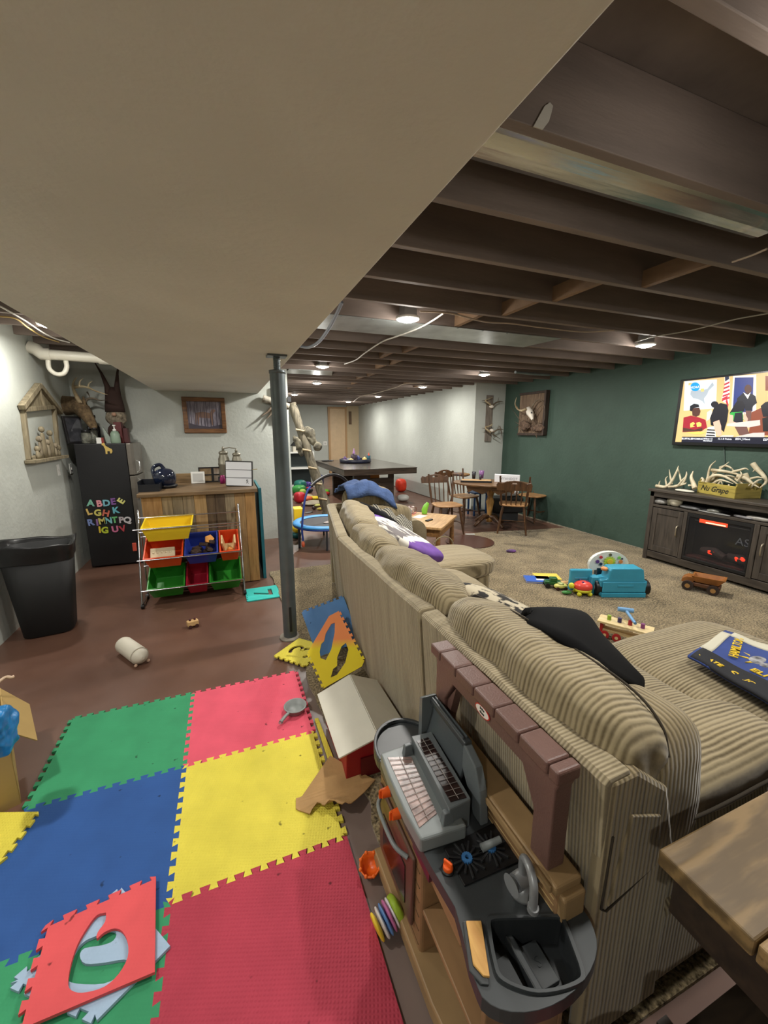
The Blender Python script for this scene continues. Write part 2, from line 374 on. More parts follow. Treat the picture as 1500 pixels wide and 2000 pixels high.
# ---------------------------------------------------------------- lamps
lm = mat('lamp_glow', (255,250,240), .5, emit=28); lt = mat('lamp_trim', (230,230,225), .5)
def place_lamp(x, y, label, k=1.0):
    z = ZJ-.006
    t = thing('ceiling_lamp', label, 'ceiling light', (x, y, z), group='ceiling lamps')
    MB().lathe([(.058,-.012),(.085,-.012),(.092,-.004),(.092,.006),(.058,.006)], seg=28).build('trim_ring', lt, t, local=True)
    MB().lathe([(0,-.030),(.03,-.028),(.056,-.020),(.066,-.012)], seg=24).build('diffuser', lm, t, local=True)
    MB().box((0,0,.05), (.1,.1,.085)).build('junction_box', mat('galvanised', (150,155,155), .35, .8, var=.2, vscale=5), t, local=True)
    for nm, e, sz, dz, typ in (('lamp_light', LAMP_W, .11, -.03, 'AREA'), ('lamp_spill', LAMP_SIDE, .05, -.11, 'POINT')):
        l = bpy.data.lights.new(nm, typ); l.energy = e*k; l.color = (1, .965, .90)
        if typ == 'AREA': l.shape = 'DISK'; l.size = sz
        else: l.shadow_soft_size = sz
        o = bpy.data.objects.new(nm, l); COL.objects.link(o); o.location = (0, 0, dz); o.parent = t
for x, y, lb, *k in ((1.36,2.99,'large bright ceiling lamp nearest the metal pan duct, left row'), (1.27,5.5,'second ceiling lamp of the left row, above the pole top'),
                 (1.6,7.4,'third ceiling lamp of the left row, smaller and farther'), (1.6,9.9,'farthest ceiling lamp of the left row, at the partition edge'),
                 (3.95,3.0,'ceiling lamp nearest the television, right row'), (3.72,5.38,'ceiling lamp above the dining table corner', .8),
                 (3.65,7.3,'ceiling lamp in front of the long pale wall', .55), (3.62,9.7,'ceiling lamp second from the far door', .6), (3.47,11.8,'ceiling lamp just before the far door'),
                 (1.36,.55,'ceiling lamp above the near sofa end, out of frame', .55), (3.95,.55,'ceiling lamp above the rug, out of frame'),
                 (-1.24,4.2,'ceiling lamp beside the white pipe, left of the soffit', .5), (-1.24,1.5,'ceiling lamp over the left aisle', .62), (-1.24,-1.2,'ceiling lamp behind the camera, left aisle', .6)):
    place_lamp(x, y, lb, *k)

# ---------------------------------------------------------------- ducts, pipe and wires
galv = mat('galvanised', (150,155,155), .35, .8)
gv2 = mat('galvanised_duct', (196,200,200), .2, .95, var=.3, vscale=3, vstretch=(.4,4,4), bump=.3, bscale=4)
m = MB(); m.smooth = True
prof = [(1.235,2.64),(1.235,2.545),(1.25,2.51),(1.28,2.49),(1.33,2.478),(1.38,2.476),(1.405,2.482),(1.42,2.50),(1.425,2.54),(1.425,2.64)]
vs = []; fs = []
for i, x in enumerate((.475, 1.1, 1.8, 2.42)):
    for y, z in prof: vs.append((x, y-.045, z))
for i in range(3):
    for j in range(len(prof)-1): a = i*len(prof)+j; fs.append((a, a+1, a+len(prof)+1, a+len(prof)))
m.smooth = False; m.add(vs, fs); m.add(vs[-len(prof):], [tuple(range(len(prof)))])
o = m.build('air_duct', gv2); rebase(o, (1.3, 1.25, 2.64)); tag(o, 'long shiny galvanised air duct hung between the near ceiling joists', 'air duct')
def pan(x0, x1, y0, y1, cut, label):
    m = MB(); M = Matrix.Translation((0,0,0)); m.prism([(x0,y0),(x1+cut,y0),(x1,y1),(x0,y1)], ZJ-.004, ZJ-.0005)
    for k in range(int((x1-x0)/.25)): m.box((x0+.15+k*.25, y0+.012, ZJ-.006), (.012,.012,.004))
    o = m.build('duct_pan', mat('galvanised_pan', (175,182,180), .38, .75, var=.18, vscale=6)); rebase(o, (x0, y0, ZJ)); return tag(o, label, 'duct cover')
pan(.475, 2.92, 3.11, 3.56, .06, 'flat sheet metal duct cover nailed under the joists past the first lamp')
pan(.9, 1.62, 5.95, 6.40, -.1, 'small sheet metal duct cover above the partition opening')
m = MB(); m.tube(spline([(3.95,4.95,ZJ-.02),(4.3,5.0,ZJ-.02),(4.62,5.0,ZJ-.02)], 4), .02, 8); o = m.build('foil_pipe', galv); rebase(o, (4.2,5,ZJ)); tag(o, 'short foil wrapped duct piece under the joists near the green wall', 'pipe')
pvc = mat('white_pvc', (214,210,196), .4)
t = thing('drain_pipe', 'white plastic drain pipe with a trap below the ceiling, over the refrigerator corner', 'pipe', (-1.2,5.1,2.3))
MB().tube([(XL+.09,5.0,2.30),(-.80,5.13,2.30)], .048, 16).build('pipe', pvc, t)
MB().tube([(-1.14,5.075,2.30),(-1.02,5.09,2.30)], .058, 16).build('pipe_collar', pvc, t)
m = MB(); m.tube([(XL+.005,5.0,2.36),(XL+.06,5.0,2.34),(XL+.10,5.0,2.30),(XL+.16,5.01,2.30)], .058, 14); m.build('pipe_elbow', pvc, t)
MB().tube(spline([(-1.54,5.01,2.27),(-1.54,5.0,2.17),(-1.49,5.0,2.12),(-1.43,5.0,2.13),(-1.40,5.01,2.19),(-1.40,5.01,2.25)], 5), .021, 10).build('trap', pvc, t)
def wire(pts, r, rgb, label, name='cable'):
    m = MB(); m.tube(spline(pts, 6), r, 6); o = m.build(name, mat(name+str(rgb), rgb, .5)); rebase(o, pts[0]); tag(o, label, 'cable')
Z = ZJ-.012
wire([tuple(P(x,y,z=z)) for x,y,z in ((0,598,Z),(30,615,Z-.02),(52,628,Z),(85,650,Z-.02),(110,662,Z),(136,669,Z))], .006, (225,222,215), 'white cable stapled along the joists left of the soffit')
wire([tuple(P(x,y,z=z)) for x,y,z in ((0,618,Z),(30,622,Z),(55,640,Z-.03),(85,658,Z),(115,668,Z))], .006, (190,160,95), 'yellowish cable sagging under the joists left of the soffit')
wire([tuple(P(x,y,z=Z)) for x,y in ((866,612),(845,626),(820,640),(795,650),(772,658),(745,668),(712,690),(695,703),(673,711))], .007, (225,220,210), 'loose white cable with a cut end hanging past the first lamp')
wire([tuple(P(x,y,z=z)) for x,y,z in ((668,590,2.36),(655,618,2.30),(640,645,2.27),(622,668,2.26),(603,678,2.28),(583,676,2.34))], .012, (150,158,175), 'grey blue flexible cable looping beside the soffit edge')
wire([tuple(P(x,y,z=Z)) for x,y in ((820,608),(880,612),(945,628),(1000,632),(1060,640),(1140,648),(1200,645))], .006, (170,150,130), 'thin brown wire running across the joists behind the duct cover')
wire([tuple(P(x,y,z=Z)) for x,y in ((1498,486),(1470,498),(1430,512))], .005, (190,170,150), 'short wire below the end of the big duct')
wire([tuple(P(x,y,z=Z)) for x,y in ((1500,612),(1430,625),(1350,645),(1275,658),(1240,668))], .005, (170,165,150), 'thin wire leading to the lamp near the television')
wire([tuple(P(x,y,z=Z)) for x,y in ((690,785),(703,775),(725,770),(745,765),(775,756),(790,750),(830,748))], .007, (210,195,175), 'pale cable zigzagging between the farther lamps')
# ---------------------------------------------------------------- column
t = thing('support_column', 'round grey steel support column with a screw jack top under the soffit', 'support column', (.366,2.95,0))
MB().cyl((.366,2.95,.012),(.366,2.95,1.965), .052, seg=28).build('tube', steel, t)
MB().lathe([(.056,0),(.056,.02),(.05,.022),(0,.022)], (.366,2.95,1.96), 24).build('cap', steel, t)
m = MB(); m.cyl((.366,2.95,1.98),(.366,2.95,2.07), .022, seg=14)
for k in range(9): m.lathe([(.022,0),(.025,.003),(.022,.006)], (.366,2.95,1.985+k*.009), 14)
m.build('jack_screw', steel, t); MB().box((.366,2.95,2.073), (.13,.11,.012)).build('top_plate', steel, t, bevel=.002)
MB().lathe([(.085,0),(.08,.012),(.058,.016),(0,.016)], (.366,2.95,0), 14).build('footing', mat('rough_mortar', (150,142,130), .9, var=.3, vscale=20, bump=.6), t)
m = MB(); m.box((.366,2.897,.17),(.018,.006,.20)); m.build('slot', mat('slot_dark', (25,28,30), .7), t)

# far door and surroundings
p0 = P(642,800,y=YFAR-.02); p1 = P(675,800,y=YFAR-.02); p2 = P(697,800,y=YFAR-.02)
D = thing('door_1', None, None, (p0.x, YFAR, 0)); D['kind'] = 'structure'
MB().bb((p0.x+.03,YFAR-.035,.01),(p1.x-.03,YFAR-.005,2.32)).build('door_panel', mat('door_beige', (205,178,142), .5, var=.05), D, bevel=.004)
m = MB(); m.bb((p0.x-.04,YFAR-.06,0),(p0.x+.03,YFAR,2.38)); m.bb((p1.x-.03,YFAR-.06,0),(p1.x+.03,YFAR,2.38)); m.bb((p0.x+.03,YFAR-.06,2.32),(p1.x-.03,YFAR,2.38)); m.build('door_frame', mat('door_trim', (176,140,98), .5), D)
struct('wall_cream', MB().bb((p1.x+.03,YFAR-.05,0),(XW,YFAR,ZJ)), wall_c)
# ================================================================ CARPET AND FOAM TILES
def carpet_material():
    m = bpy.data.materials.new('beige_carpet'); m.use_nodes = True; nt = m.node_tree; b = nt.nodes['Principled BSDF']; L = nt.links.new
    b.inputs['Roughness'].default_value = 1; b.inputs['Specular IOR Level'].default_value = .05; b.inputs['Sheen Weight'].default_value = .2
    tc = nt.nodes.new('ShaderNodeTexCoord')
    n = nt.nodes.new('ShaderNodeTexNoise'); n.inputs['Scale'].default_value = 75; n.inputs['Detail'].default_value = 4; L(tc.outputs['Object'], n.inputs['Vector'])
    n2 = nt.nodes.new('ShaderNodeTexNoise'); n2.inputs['Scale'].default_value = 4; n2.inputs['Detail'].default_value = 4; L(tc.outputs['Object'], n2.inputs['Vector'])
    ad = nt.nodes.new('ShaderNodeMath'); ad.operation = 'MULTIPLY_ADD'; ad.inputs[1].default_value = .35; L(n2.outputs['Fac'], ad.inputs[0]); L(n.outputs['Fac'], ad.inputs[2])
    cr = nt.nodes.new('ShaderNodeValToRGB'); e = cr.color_ramp.elements; e[0].position = .5; e[0].color = (*s2l((58,48,31)), 1); e[1].position = .86; e[1].color = (*s2l((168,150,116)), 1); L(ad.outputs[0], cr.inputs[0]); L(cr.outputs[0], b.inputs['Base Color'])
    bp = nt.nodes.new('ShaderNodeBump'); bp.inputs['Strength'].default_value = .9; bp.inputs['Distance'].default_value = .012; L(n.outputs['Fac'], bp.inputs['Height']); L(bp.outputs[0], b.inputs['Normal'])
    return m
edge = [(.36,4.50),(.385,3.9),(.395,3.2),(.43,2.99),(.40,2.6),(.385,2.2),(.41,1.95),(.45,1.6),(.47,1.38),(.44,1.2),(.46,1.05),(.62,.9),(.69,.62),(.70,.49)]
pts = []
for (a, b) in zip(edge, edge[1:]):
    for k in range(10):
        t = k/10; x = a[0]+(b[0]-a[0])*t; y = a[1]+(b[1]-a[1])*t; pts.append((x+noise.noise(Vector((x*9, y*9, 0)))*.02, y))
pts += [edge[-1], (2.4,.47), (2.9,.2), (2.9,-1.0), (XR-.02,-1.0), (XR-.02, 4.9), (4.4, 5.0), (3.7, 5.15), (3.35, 5.12), (3.3,4.75), (3.1,4.52)]
single('area_carpet', MB().prism(pts, 0, .014), carpet_material(), 'large beige speckled shag carpet spread under the sofa and the console', 'carpet', (2.5,2,0))

F_GREEN, F_PINK, F_BLUE, F_YEL, F_RED = foam('foam_green', (58,148,102), .12), foam('foam_pink', (222,88,108), .10), foam('foam_blue', (46,86,150), .15), foam('foam_yellow', (226,211,80), .55), foam('foam_red', (178,62,80), .6)
F_RED2, F_LB, F_CY, F_OR = foam('foam_coral', (222,88,92), .1), foam('foam_pale_blue', (165,190,215), .1), foam('foam_turquoise', (60,196,186), .1), foam('foam_orange', (240,146,88), .1)
def jig(a, b, n, d, flip=1, w=.25, margin=0.0):
    """dovetail puzzle edge from a to b, tabs standing off to the left of the line"""
    a = Vector((a[0], a[1], 0)); b = Vector((b[0], b[1], 0)); t = (b-a).normalized(); nn = Vector((-t.y, t.x, 0))*flip; L = (b-a).length; p = L/n; out = [a]
    for k in range(n):
        c = a + t*(p*(k+.5))
        out += [c-t*p*w*.75-nn*d*.5, c-t*p*w*1.15+nn*d*.5, c+t*p*w*1.15+nn*d*.5, c+t*p*w*.75-nn*d*.5]
    return [(v.x, v.y) for v in out]
XS = [-.905, -.292, .330]; YS = [2.455, 1.868, 1.262, .652]; dd = .02
def straight(a, b): return [a]
def tile_poly(x0, x1, y0, y1, sides, n=11):
    """sides: top, right, bottom, left; 1 tabs out, -1 tabs in, 0 straight"""
    q = []
    c = [(x0,y0),(x1,y0),(x1,y1),(x0,y1)]; order = [sides[2], sides[1], sides[0], sides[3]]
    for k in range(4):
        a, b = c[k], c[(k+1) % 4]
        q += [a] if order[k] == 0 else jig(a, b, n, dd, -order[k])
    return q
TH = .013
tiles = [('green', XS[0], XS[1], YS[1], YS[0], (1,1,1,1), F_GREEN, 'large green foam floor tile beside the pink one, farthest left'),
         ('pink', XS[1], XS[2], YS[1], YS[0], (1,1,1,-1), F_PINK, 'large pink foam floor tile with the toy pan on it'),
         ('blue', XS[0], XS[1], YS[2], YS[1], (-1,1,1,1), F_BLUE, 'large blue foam floor tile on the left, beyond the coral tile'),
         ('yellow', XS[1], XS[2], YS[2], YS[1], (-1,1,1,-1), F_YEL, 'large yellow foam floor tile under the torn cardboard'),
         ('red', XS[1], XS[2]+.005, YS[3], YS[2], (-1,0,1,1), F_RED, 'large dark red foam floor tile at the bottom of the mat'),
         ('green2', XS[0], XS[1], YS[3], YS[2], (-1,-1,1,1), F_GREEN, 'green foam floor tile mostly hidden under the coral and pale blue tiles')]
for nm, x0, x1, y0, y1, sd, fm, lb in tiles:
    single('foam_tile', MB().prism(tile_poly(x0, x1, y0, y1, sd), .0005, TH), fm, lb, 'foam tile', (x0, y0, 0), 'big foam floor tiles')
# border strip on the right side of the yellow tile
single('foam_edge_strip', MB().prism([(.356,1.60),(.385,1.60),(.372,1.965),(.352,1.965)], .0005, TH), F_YEL, 'narrow yellow foam edging strip between the yellow tile and the toy barn', 'foam edging', (.36,1.7,0), bevel=.003)
def arcp(cx, cy, rx, ry, a0, a1, n=12): return [(cx+rx*math.cos(math.radians(a0+(a1-a0)*k/n)), cy+ry*math.sin(math.radians(a0+(a1-a0)*k/n))) for k in range(n+1)]
def small_tile(quad, sides, n, holes, fm, label, z, name='number_tile', M=None, thick=.010, mats=None):
    """small tile in its own plane; quad corners are in that plane"""
    q = []
    for k in range(4):
        a, b = quad[k], quad[(k+1) % 4]
        q += [a] if sides[k] == 0 else jig(a, b, n, .014, -sides[k], .26)
    m = MB().prism(q, z, z+thick, holes, M=M)
    return m
E29 = .29
def unit(quadw):
    """maps a square of side 1 onto a tile lying at four measured corners (bilinear)"""
    a, b, c, d = [Vector(v) for v in quadw]
    return lambda u, v: (a*(1-u)*(1-v)+b*u*(1-v)+c*u*v+d*(1-u)*v)
def placed_tile(corner, ex, ey, size, n, holes, fm, label, sides=(1,1,1,1), thick=.010, rnd=0):
    M = frame(corner, ex, ey); s = size
    h2 = [[(x*s, y*s) for x, y in h] for h in holes]
    quad = [(0,0),(s,0),(s,s),(0,s)]; q = []
    for k in range(4):
        a, b = quad[k], quad[(k+1) % 4]
        if sides[k] == 0:
            if rnd:
                q += [(a[0]+(.04*s if k in (0,) else 0), a[1])]
            else: q += [a]
        else: q += jig(a, b, n, .014, -sides[k], .26)
    m = MB().prism(q, 0, thick, h2, M=M)
    return single('number_tile', m, fm, label, 'foam tile', corner, 'small numbered foam tiles')
# digit shaped holes on a unit square, reading upright
def stroke(pts, w):
    """outline of a polyline of half width w"""
    pts = [Vector((x, y)) for x, y in pts]; L_ = []; R_ = []
    for i, p in enumerate(pts):
        d = (pts[min(i+1, len(pts)-1)]-pts[max(i-1, 0)]).normalized(); nn = Vector((-d.y, d.x)); L_.append(p+nn*w); R_.append(p-nn*w)
    d0 = (pts[1]-pts[0]).normalized(); d1 = (pts[-1]-pts[-2]).normalized()
    return [(p.x, p.y) for p in L_] + [tuple(pts[-1]+d1*w*.7)] + [(p.x, p.y) for p in R_[::-1]] + [tuple(pts[0]-d0*w*.7)]
SEVEN = [(.25,.78),(.76,.78),(.76,.70),(.52,.22),(.38,.22),(.60,.66),(.25,.66)]
THREE = stroke(arcp(.48,.66,.19,.14,150,-80,10)+arcp(.48,.36,.21,.16,80,-150,10), .05)
SIX = arcp(.5,.38,.26,.24,0,-300,18)[:18]
six_out = arcp(.5,.36,.25,.24,75,-205,18)+[(.36,.72),(.46,.88),(.58,.84),(.50,.70),(.46,.585)]
placed_tile(P(484,1176,z=.002), (1,.02,0), (.02,1,0), .31, 7, [SEVEN_ROT := [(1-y, x) for x, y in [(1-a, 1-b) for a, b in SEVEN]]], F_CY, 'turquoise foam tile with a number seven cut out, beside the toy organiser', (0,1,0,1))
placed_tile(P(596,1303,z=.015), (.75,.66,0), (-.72,.69,0), .275, 6, [[(x, y) for x, y in THREE]], F_YEL, 'yellow foam tile with a number three cut out, lying at the column foot', (1,0,0,1))
# leaning tiles against the sofa back
placed_tile((.50,2.56,.02), (.62,-.30,.30), (.10,.22,.97), .33, 7, [], F_LB and foam('foam_mid_blue', (92,140,196), .1), 'blue foam tile leaning on the sofa back behind the orange and yellow one', (0,0,1,0))
oy = bpy.data.materials.new('foam_orange_to_yellow'); oy.use_nodes = True; nt = oy.node_tree
tc = nt.nodes.new('ShaderNodeTexCoord'); sp = nt.nodes.new('ShaderNodeSeparateXYZ'); nt.links.new(tc.outputs['Generated'], sp.inputs[0])
cr = nt.nodes.new('ShaderNodeValToRGB'); cr.color_ramp.elements[0].position = .50; cr.color_ramp.elements[0].color = (*s2l((235,214,40)), 1); cr.color_ramp.elements[1].position = .62; cr.color_ramp.elements[1].color = (*s2l((240,146,88)), 1)
nt.links.new(sp.outputs['Z'], cr.inputs[0]); nt.links.new(cr.outputs[0], nt.nodes['Principled BSDF'].inputs['Base Color']); nt.nodes['Principled BSDF'].inputs['Roughness'].default_value = .75
pA = P(632,1345,z=.02); pB = Vector((.735,2.20,.12)); pC = Vector((.722,2.47,.40)); pD = pA+(pC-pB)
ex = (pB-pA); ey = (pC-pB); sx, sy = ex.length, ey.length
M = frame(pA, ex, ey)
q = [(0,0)]+jig((0,0),(sx,0),1,0)[1:1]+[(sx,0)]
q = [(0,0),(sx*.9,0),(sx,sy*.06)]+jig((sx,sy*.06),(sx,sy),9,.014,-1,.26)+[(sx,sy),(sx*.75,sy*1.0),(.0,sy*.62)]+jig((0,sy*.62),(0,0),6,.014,-1,.26)[1:]
holes = [[(x*sx, y*sy) for x, y in h] for h in ([(.20,.44),(.28,.37),(.48,.48),(.70,.70),(.80,.85),(.72,.86),(.52,.76),(.42,.66),(.34,.64),(.24,.54)], [(.22,.09),(.36,.08),(.62,.18),(.80,.34),(.82,.46),(.70,.44),(.52,.32),(.44,.20),(.34,.19)])]
single('number_tile', MB().prism(q, 0, .010, holes, M=M), oy, 'orange and yellow foam tile with two openings leaning against the sofa back', 'foam tile', pA, 'small numbered foam tiles')
# loose tiles in front: pale blue below, coral with a six on top, yellow one at the left frame edge
def flat_tile(pxs, z, sides, n, holes, fm, label, raw=()):
    w = [P(x, y, z=z) for x, y in pxs]; q = []
    for k in range(4):
        a, b = (w[k].x, w[k].y), (w[(k+1) % 4].x, w[(k+1) % 4].y)
        q += [a] if not sides[k] else jig(a, b, n, .016, sides[k], .26)
    f = unit(w); hs = [[tuple(f(u, v))[:2] for u, v in h] for h in holes]
    hs += [[(p.x, p.y) for p in spline([P(x, y, z=z) for x, y in h+h[:1]], 3)[:-1]] for h in raw]
    return single('number_tile', MB().prism(q, z, z+.010, hs), fm, label, 'foam tile', w[0], 'small numbered foam tiles')
flat_tile([(238,1738),(333,1852),(190,1998),(22,1925)], .0135, (0,0,1,1), 6, [], F_LB, 'pale blue foam tile mostly covered by the coral one',
  [[(186,1834),(212,1821),(228,1826),(222,1842),(200,1851),(166,1857),(157,1872),(168,1887),(205,1885),(243,1879),(256,1888),(238,1908),(204,1926),(150,1926),(130,1915),(136,1888),(150,1860),(168,1842)]])
SIXH = [(.30,.30),(.38,.16),(.52,.14),(.62,.22),(.56,.34),(.50,.42),(.66,.44),(.78,.56),(.80,.72),(.70,.86),(.52,.90),(.36,.84),(.25,.70),(.22,.50)]
flat_tile([(90,1812),(305,1716),(303,1903),(35,2018)], .026, (-1,0,0,-1), 5, [], F_RED2, 'coral red foam tile with a number six cut out, on top of the pile',
  [[(208,1787),(190,1792),(172,1815),(152,1850),(139,1890),(134,1928),(146,1942),(170,1943),(205,1932),(232,1908),(250,1875),(250,1845),(240,1824),(224,1818),(204,1826),(190,1838),(192,1825),(206,1805)]])
flat_tile([(-60,1591),(76,1589),(5,1685),(-70,1745)], .0135, (0,-1,0,0), 4, [], F_YEL, 'small yellow foam tile cut off by the left frame edge, on the blue tile')

# ================================================================ SOFA
cY = corduroy('corduroy_across', 'Y', (160,146,116), (90,78,56), .0155, .85); cX = corduroy('corduroy_end', 'X', (146,132,103), (80,68,48), .014, .85)
cB = corduroy('corduroy_back_panel', 'Y', (164,151,123), (106,94,71), .010, .75)
cA = corduroy('corduroy_arm', 'Y', (164,150,121), (94,82,60), .012)
seam_m = mat('dark_piping', (52,44,32), .9)
SO = thing('sectional_sofa', 'big beige striped corduroy sectional sofa with a leaning back and puffy cushions', 'sofa', (1.2,2.0,0))
def backpanel(y0, y1, x0t, x1t, lean=.06, th=.075, ht=.85):
    """outer back slab, from (x0t,y0) to (x1t,y1) at the top"""
    m = MB(); N = 14
    d = Vector((x1t-x0t, y1-y0, 0)).normalized(); nn = Vector((d.y, -d.x, 0)); vs = []; fs = []
    sec = [(0,ht-.012),(.012,ht),(th,ht+.004),(th+.01,ht-.02),(th+.02,.03),(lean,.03)]
    for i in range(N+1):
        t = i/N; b = Vector((x0t+(x1t-x0t)*t, y0+(y1-y0)*t, 0))
        for a, z in sec: vs.append(b + nn*(a + (lean*0 if z > .4 else 0)) + Vector((0,0,z + (noise.noise(Vector((b.y*6, a, 1)))*.006 if z > .5 else 0))))
    k = len(sec)
    for i in range(N):
        for j in range(k): fs.append((i*k+j, i*k+(j+1) % k, (i+1)*k+(j+1) % k, (i+1)*k+j))
    fs.append(tuple(range(k))[::-1]); fs.append(tuple(N*k+j for j in range(k)))
    m.add(vs, [f[::-1] for f in fs]); return m
backpanel(.50, 1.372, .70, .697).build('back_frame', cB, SO, bevel=.008)
backpanel(1.392, 2.655, .697, .682).build('back_frame', cB, SO, bevel=.008)
backpanel(2.668, 3.93, .684, .91).build('back_frame', cB, SO, bevel=.008)
backpanel(3.96, 3.97, .93, 1.55).build('back_frame', cB, SO, bevel=.004)
def roll(c, d, rot=0, n=3.2, wr=.012, seed=0, mt=None, name='back_cushion', ws=7, tilt=0, res=16):
    m = MB(); R = RZ(rot) @ RY(tilt); m.pad(c, d, n, res, R, wr, ws, seed); return m.build(name, mt or cY, SO)
# top rolls of the back cushions
cs = [((.862,.925,.822), (.25,.84,.255), .0), ((.858,1.755,.825), (.24,.80,.24), .0), ((.868,2.41,.825), (.235,.56,.235), -.03), ((.985,3.16,.84), (.24,1.0,.25), -.17)]
for k, (c, d, r) in enumerate(cs): roll(c, d, r, 3.4, .016, k+1, res=20, tilt=.25)
for k, (c, d, r) in enumerate(cs): roll((c[0]+.075, c[1], .65), (.22, d[1]*.98, .40), r, 3.6, .014, k+11, name='lumbar_cushion', tilt=-.12, res=16)
roll((1.30,3.80,.90), (.50,.24,.26), .03, 3.2, .014, 21, cX, res=16)
roll((1.40,3.70,.68), (.66,.22,.36), 0, 3.4, .012, 22, cX, 'lumbar_cushion')
# seam piping along the near roll
MB().tube(spline([(.93,1.33,.905),(.93,1.1,.935),(.93,.85,.94),(.93,.64,.93),(.925,.545,.89),(.915,.51,.83)], 8), .0035, 6).build('piping', seam_m, SO)
# body and seats
m = MB(); m.bb((.79,.505,.05),(1.74,2.0,.34)); m.build('base', cX, SO, bevel=.03, seg=3)
m = MB(); m.prism([(.76,2.02),(1.70,2.02),(1.74,2.75),(2.10,2.80),(2.10,3.28),(1.74,3.30),(1.74,4.0),(.98,3.98),(.76,2.7)], .05, .34); m.build('base', cA, SO, bevel=.02)
def seat(c, d, rot=0, n=5, seed=0, mt=None, wr=.008, nz=2.2):
    def fn(p, v): return Vector((p.x, p.y, p.z*(1-.18*max(0, abs(v.x)-.5)-.18*max(0, abs(v.y)-.5))))
    return MB().pad(c, d, n, 18, rot, wr, 5, seed, fn).build('seat_cushion', mt or cY, SO)
seat((1.38,1.08,.40), (.80,.74,.19), 0, 6, 1)
seat((1.36,1.80,.40), (.76,.68,.20), 0, 4.5, 2, cA)
seat((1.34,2.46,.40), (.76,.62,.20), 0, 5, 3, cA)
seat((1.62,3.02,.41), (1.10,.60,.20), .03, 5, 4, cA)
seat((1.42,3.38,.41), (.66,.50,.18), 0, 5, 5, cA)
# chaise end with its rounded corners
m = MB(); m.pad((2.25,1.03,.24), (.96,.86,.46), 7, 20, 0, .004, 4, 8); m.build('chaise', cY, SO)
# near arm, low and puffy, with a dark piped edge
m = MB(); m.pad((1.26,.645,.612), (.64,.27,.17), 3.2, 18, .0, .006, 6, 31); m.build('arm', cY, SO)
m = MB(); m.pad((1.26,.62,.31), (.62,.20,.56), 6, 12, .0, .003, 5, 32); m.build('arm_base', cX, SO)
MB().tube(spline([(.97,.518,.598),(1.1,.506,.603),(1.3,.504,.605),(1.46,.512,.600),(1.57,.56,.59)], 6), .005, 6).build('piping', seam_m, SO)
# bulging end of the back with its folded flap
m = MB(); m.pad((.975,.62,.66), (.26,.24,.46), 3.6, 14, RY(-.10), .006, 6, 41); m.build('back_end_bulge', cX, SO)
m = MB(); m.prism([(.715,.05),(1.00,.05),(.965,.58),(.91,.76),(.80,.845),(.715,.84)], 0, .04, M=frame((0,.535,0),(1,0,0),(0,0,1))); m.build('end_panel', cX, SO, bevel=.012)
m = MB(); m.prism([(.745,.50),(.905,.55),(.885,.70),(.785,.74)], 0, .008, M=frame((0,.497,0),(1,0,0),(0,0,1))); m.build('fabric_flap', cX, SO, bevel=.003)
MB().tube([(.735,.493,.70),(.728,.493,.50),(.745,.493,.485),(.91,.493,.555)], .003, 6).build('flap_seam', seam_m, SO)
# far arm with its round front
m = MB(); R = .145
sec = [(-R,-.30),(-R,0)]+[(R*math.cos(a), R*math.sin(a)) for a in [PI-PI*k/12 for k in range(1, 12)]]+[(R,0),(R,-.30)]
m.smooth = True; m.prism(sec, 0, .62, M=frame((1.90,3.92,.46),(-1,0,0),(0,0,1)) @ Matrix.Scale(1,4)); m.build('arm', cA, SO, bevel=.02, seg=3)
m = MB(); m.tube([(1.90+.115*math.cos(a), 3.292, .46+.115*math.sin(a)) for a in [PI*k/14 for k in range(15)]], .006, 6); m.build('piping', cX, SO)
for x, y in ((.84,.6),(.84,1.95),(1.68,.7),(1.0,3.9),(1.68,1.9),(2.0,3.2),(2.6,.7),(2.6,1.35)):
    MB().cyl((x,y,.012),(x,y,.08),.028,.035,10).build('leg', mat('dark_sofa_leg', (30,22,16), .5), SO)

# pillows and cloths on the sofa
def pillow(name, c, d, R, mats, label, cat='pillow', n=2.6, res=14, wr=.006, seed=0, fn=None, mi=None):
    m = MB()
    def f2(p, v):
        k = 1-.0*abs(v.x); q = Vector((p.x*(1+.10*abs(v.x*v.y)**2), p.y*(1+.10*abs(v.x*v.y)**2), p.z)); return fn(q, v) if fn else q
    m.pad((0,0,0), d, n, res, None, wr, 7, seed, f2)
    if mi:
        for i, f in enumerate(m.f):
            cc = sum((m.v[j] for j in f), Vector())/len(f); m.mi[i] = mi(cc)
    t = Matrix.Translation(Vector(c)) @ R.to_4x4(); o = m.build(name, mats); o.matrix_basis = t; WM[o.name] = t
    return tag(o, label, cat)
blk = mat('black_fabric', (11,11,13), .95, var=.15, spec=.2); zeb = corduroy('striped_throw_knit', 'X', (158,152,136), (20,19,17), .034, 1.3, .68, 1.1)
pur = mat('purple_velvet', (98,60,140), .75, var=.25, vscale=9); leaf = mat('pillow_white_leaf_print', (214,210,198), .85, rgb2=(110,104,104), vscale=13, vstretch=(.35,2,1), sharp=1)
wh = mat('pillow_white', (212,208,198), .85, var=.05)
def orient(ex, ey): return Matrix((Vector(ex).normalized(), Vector(ey).normalized(), Vector(ex).cross(Vector(ey)).normalized())).transposed()
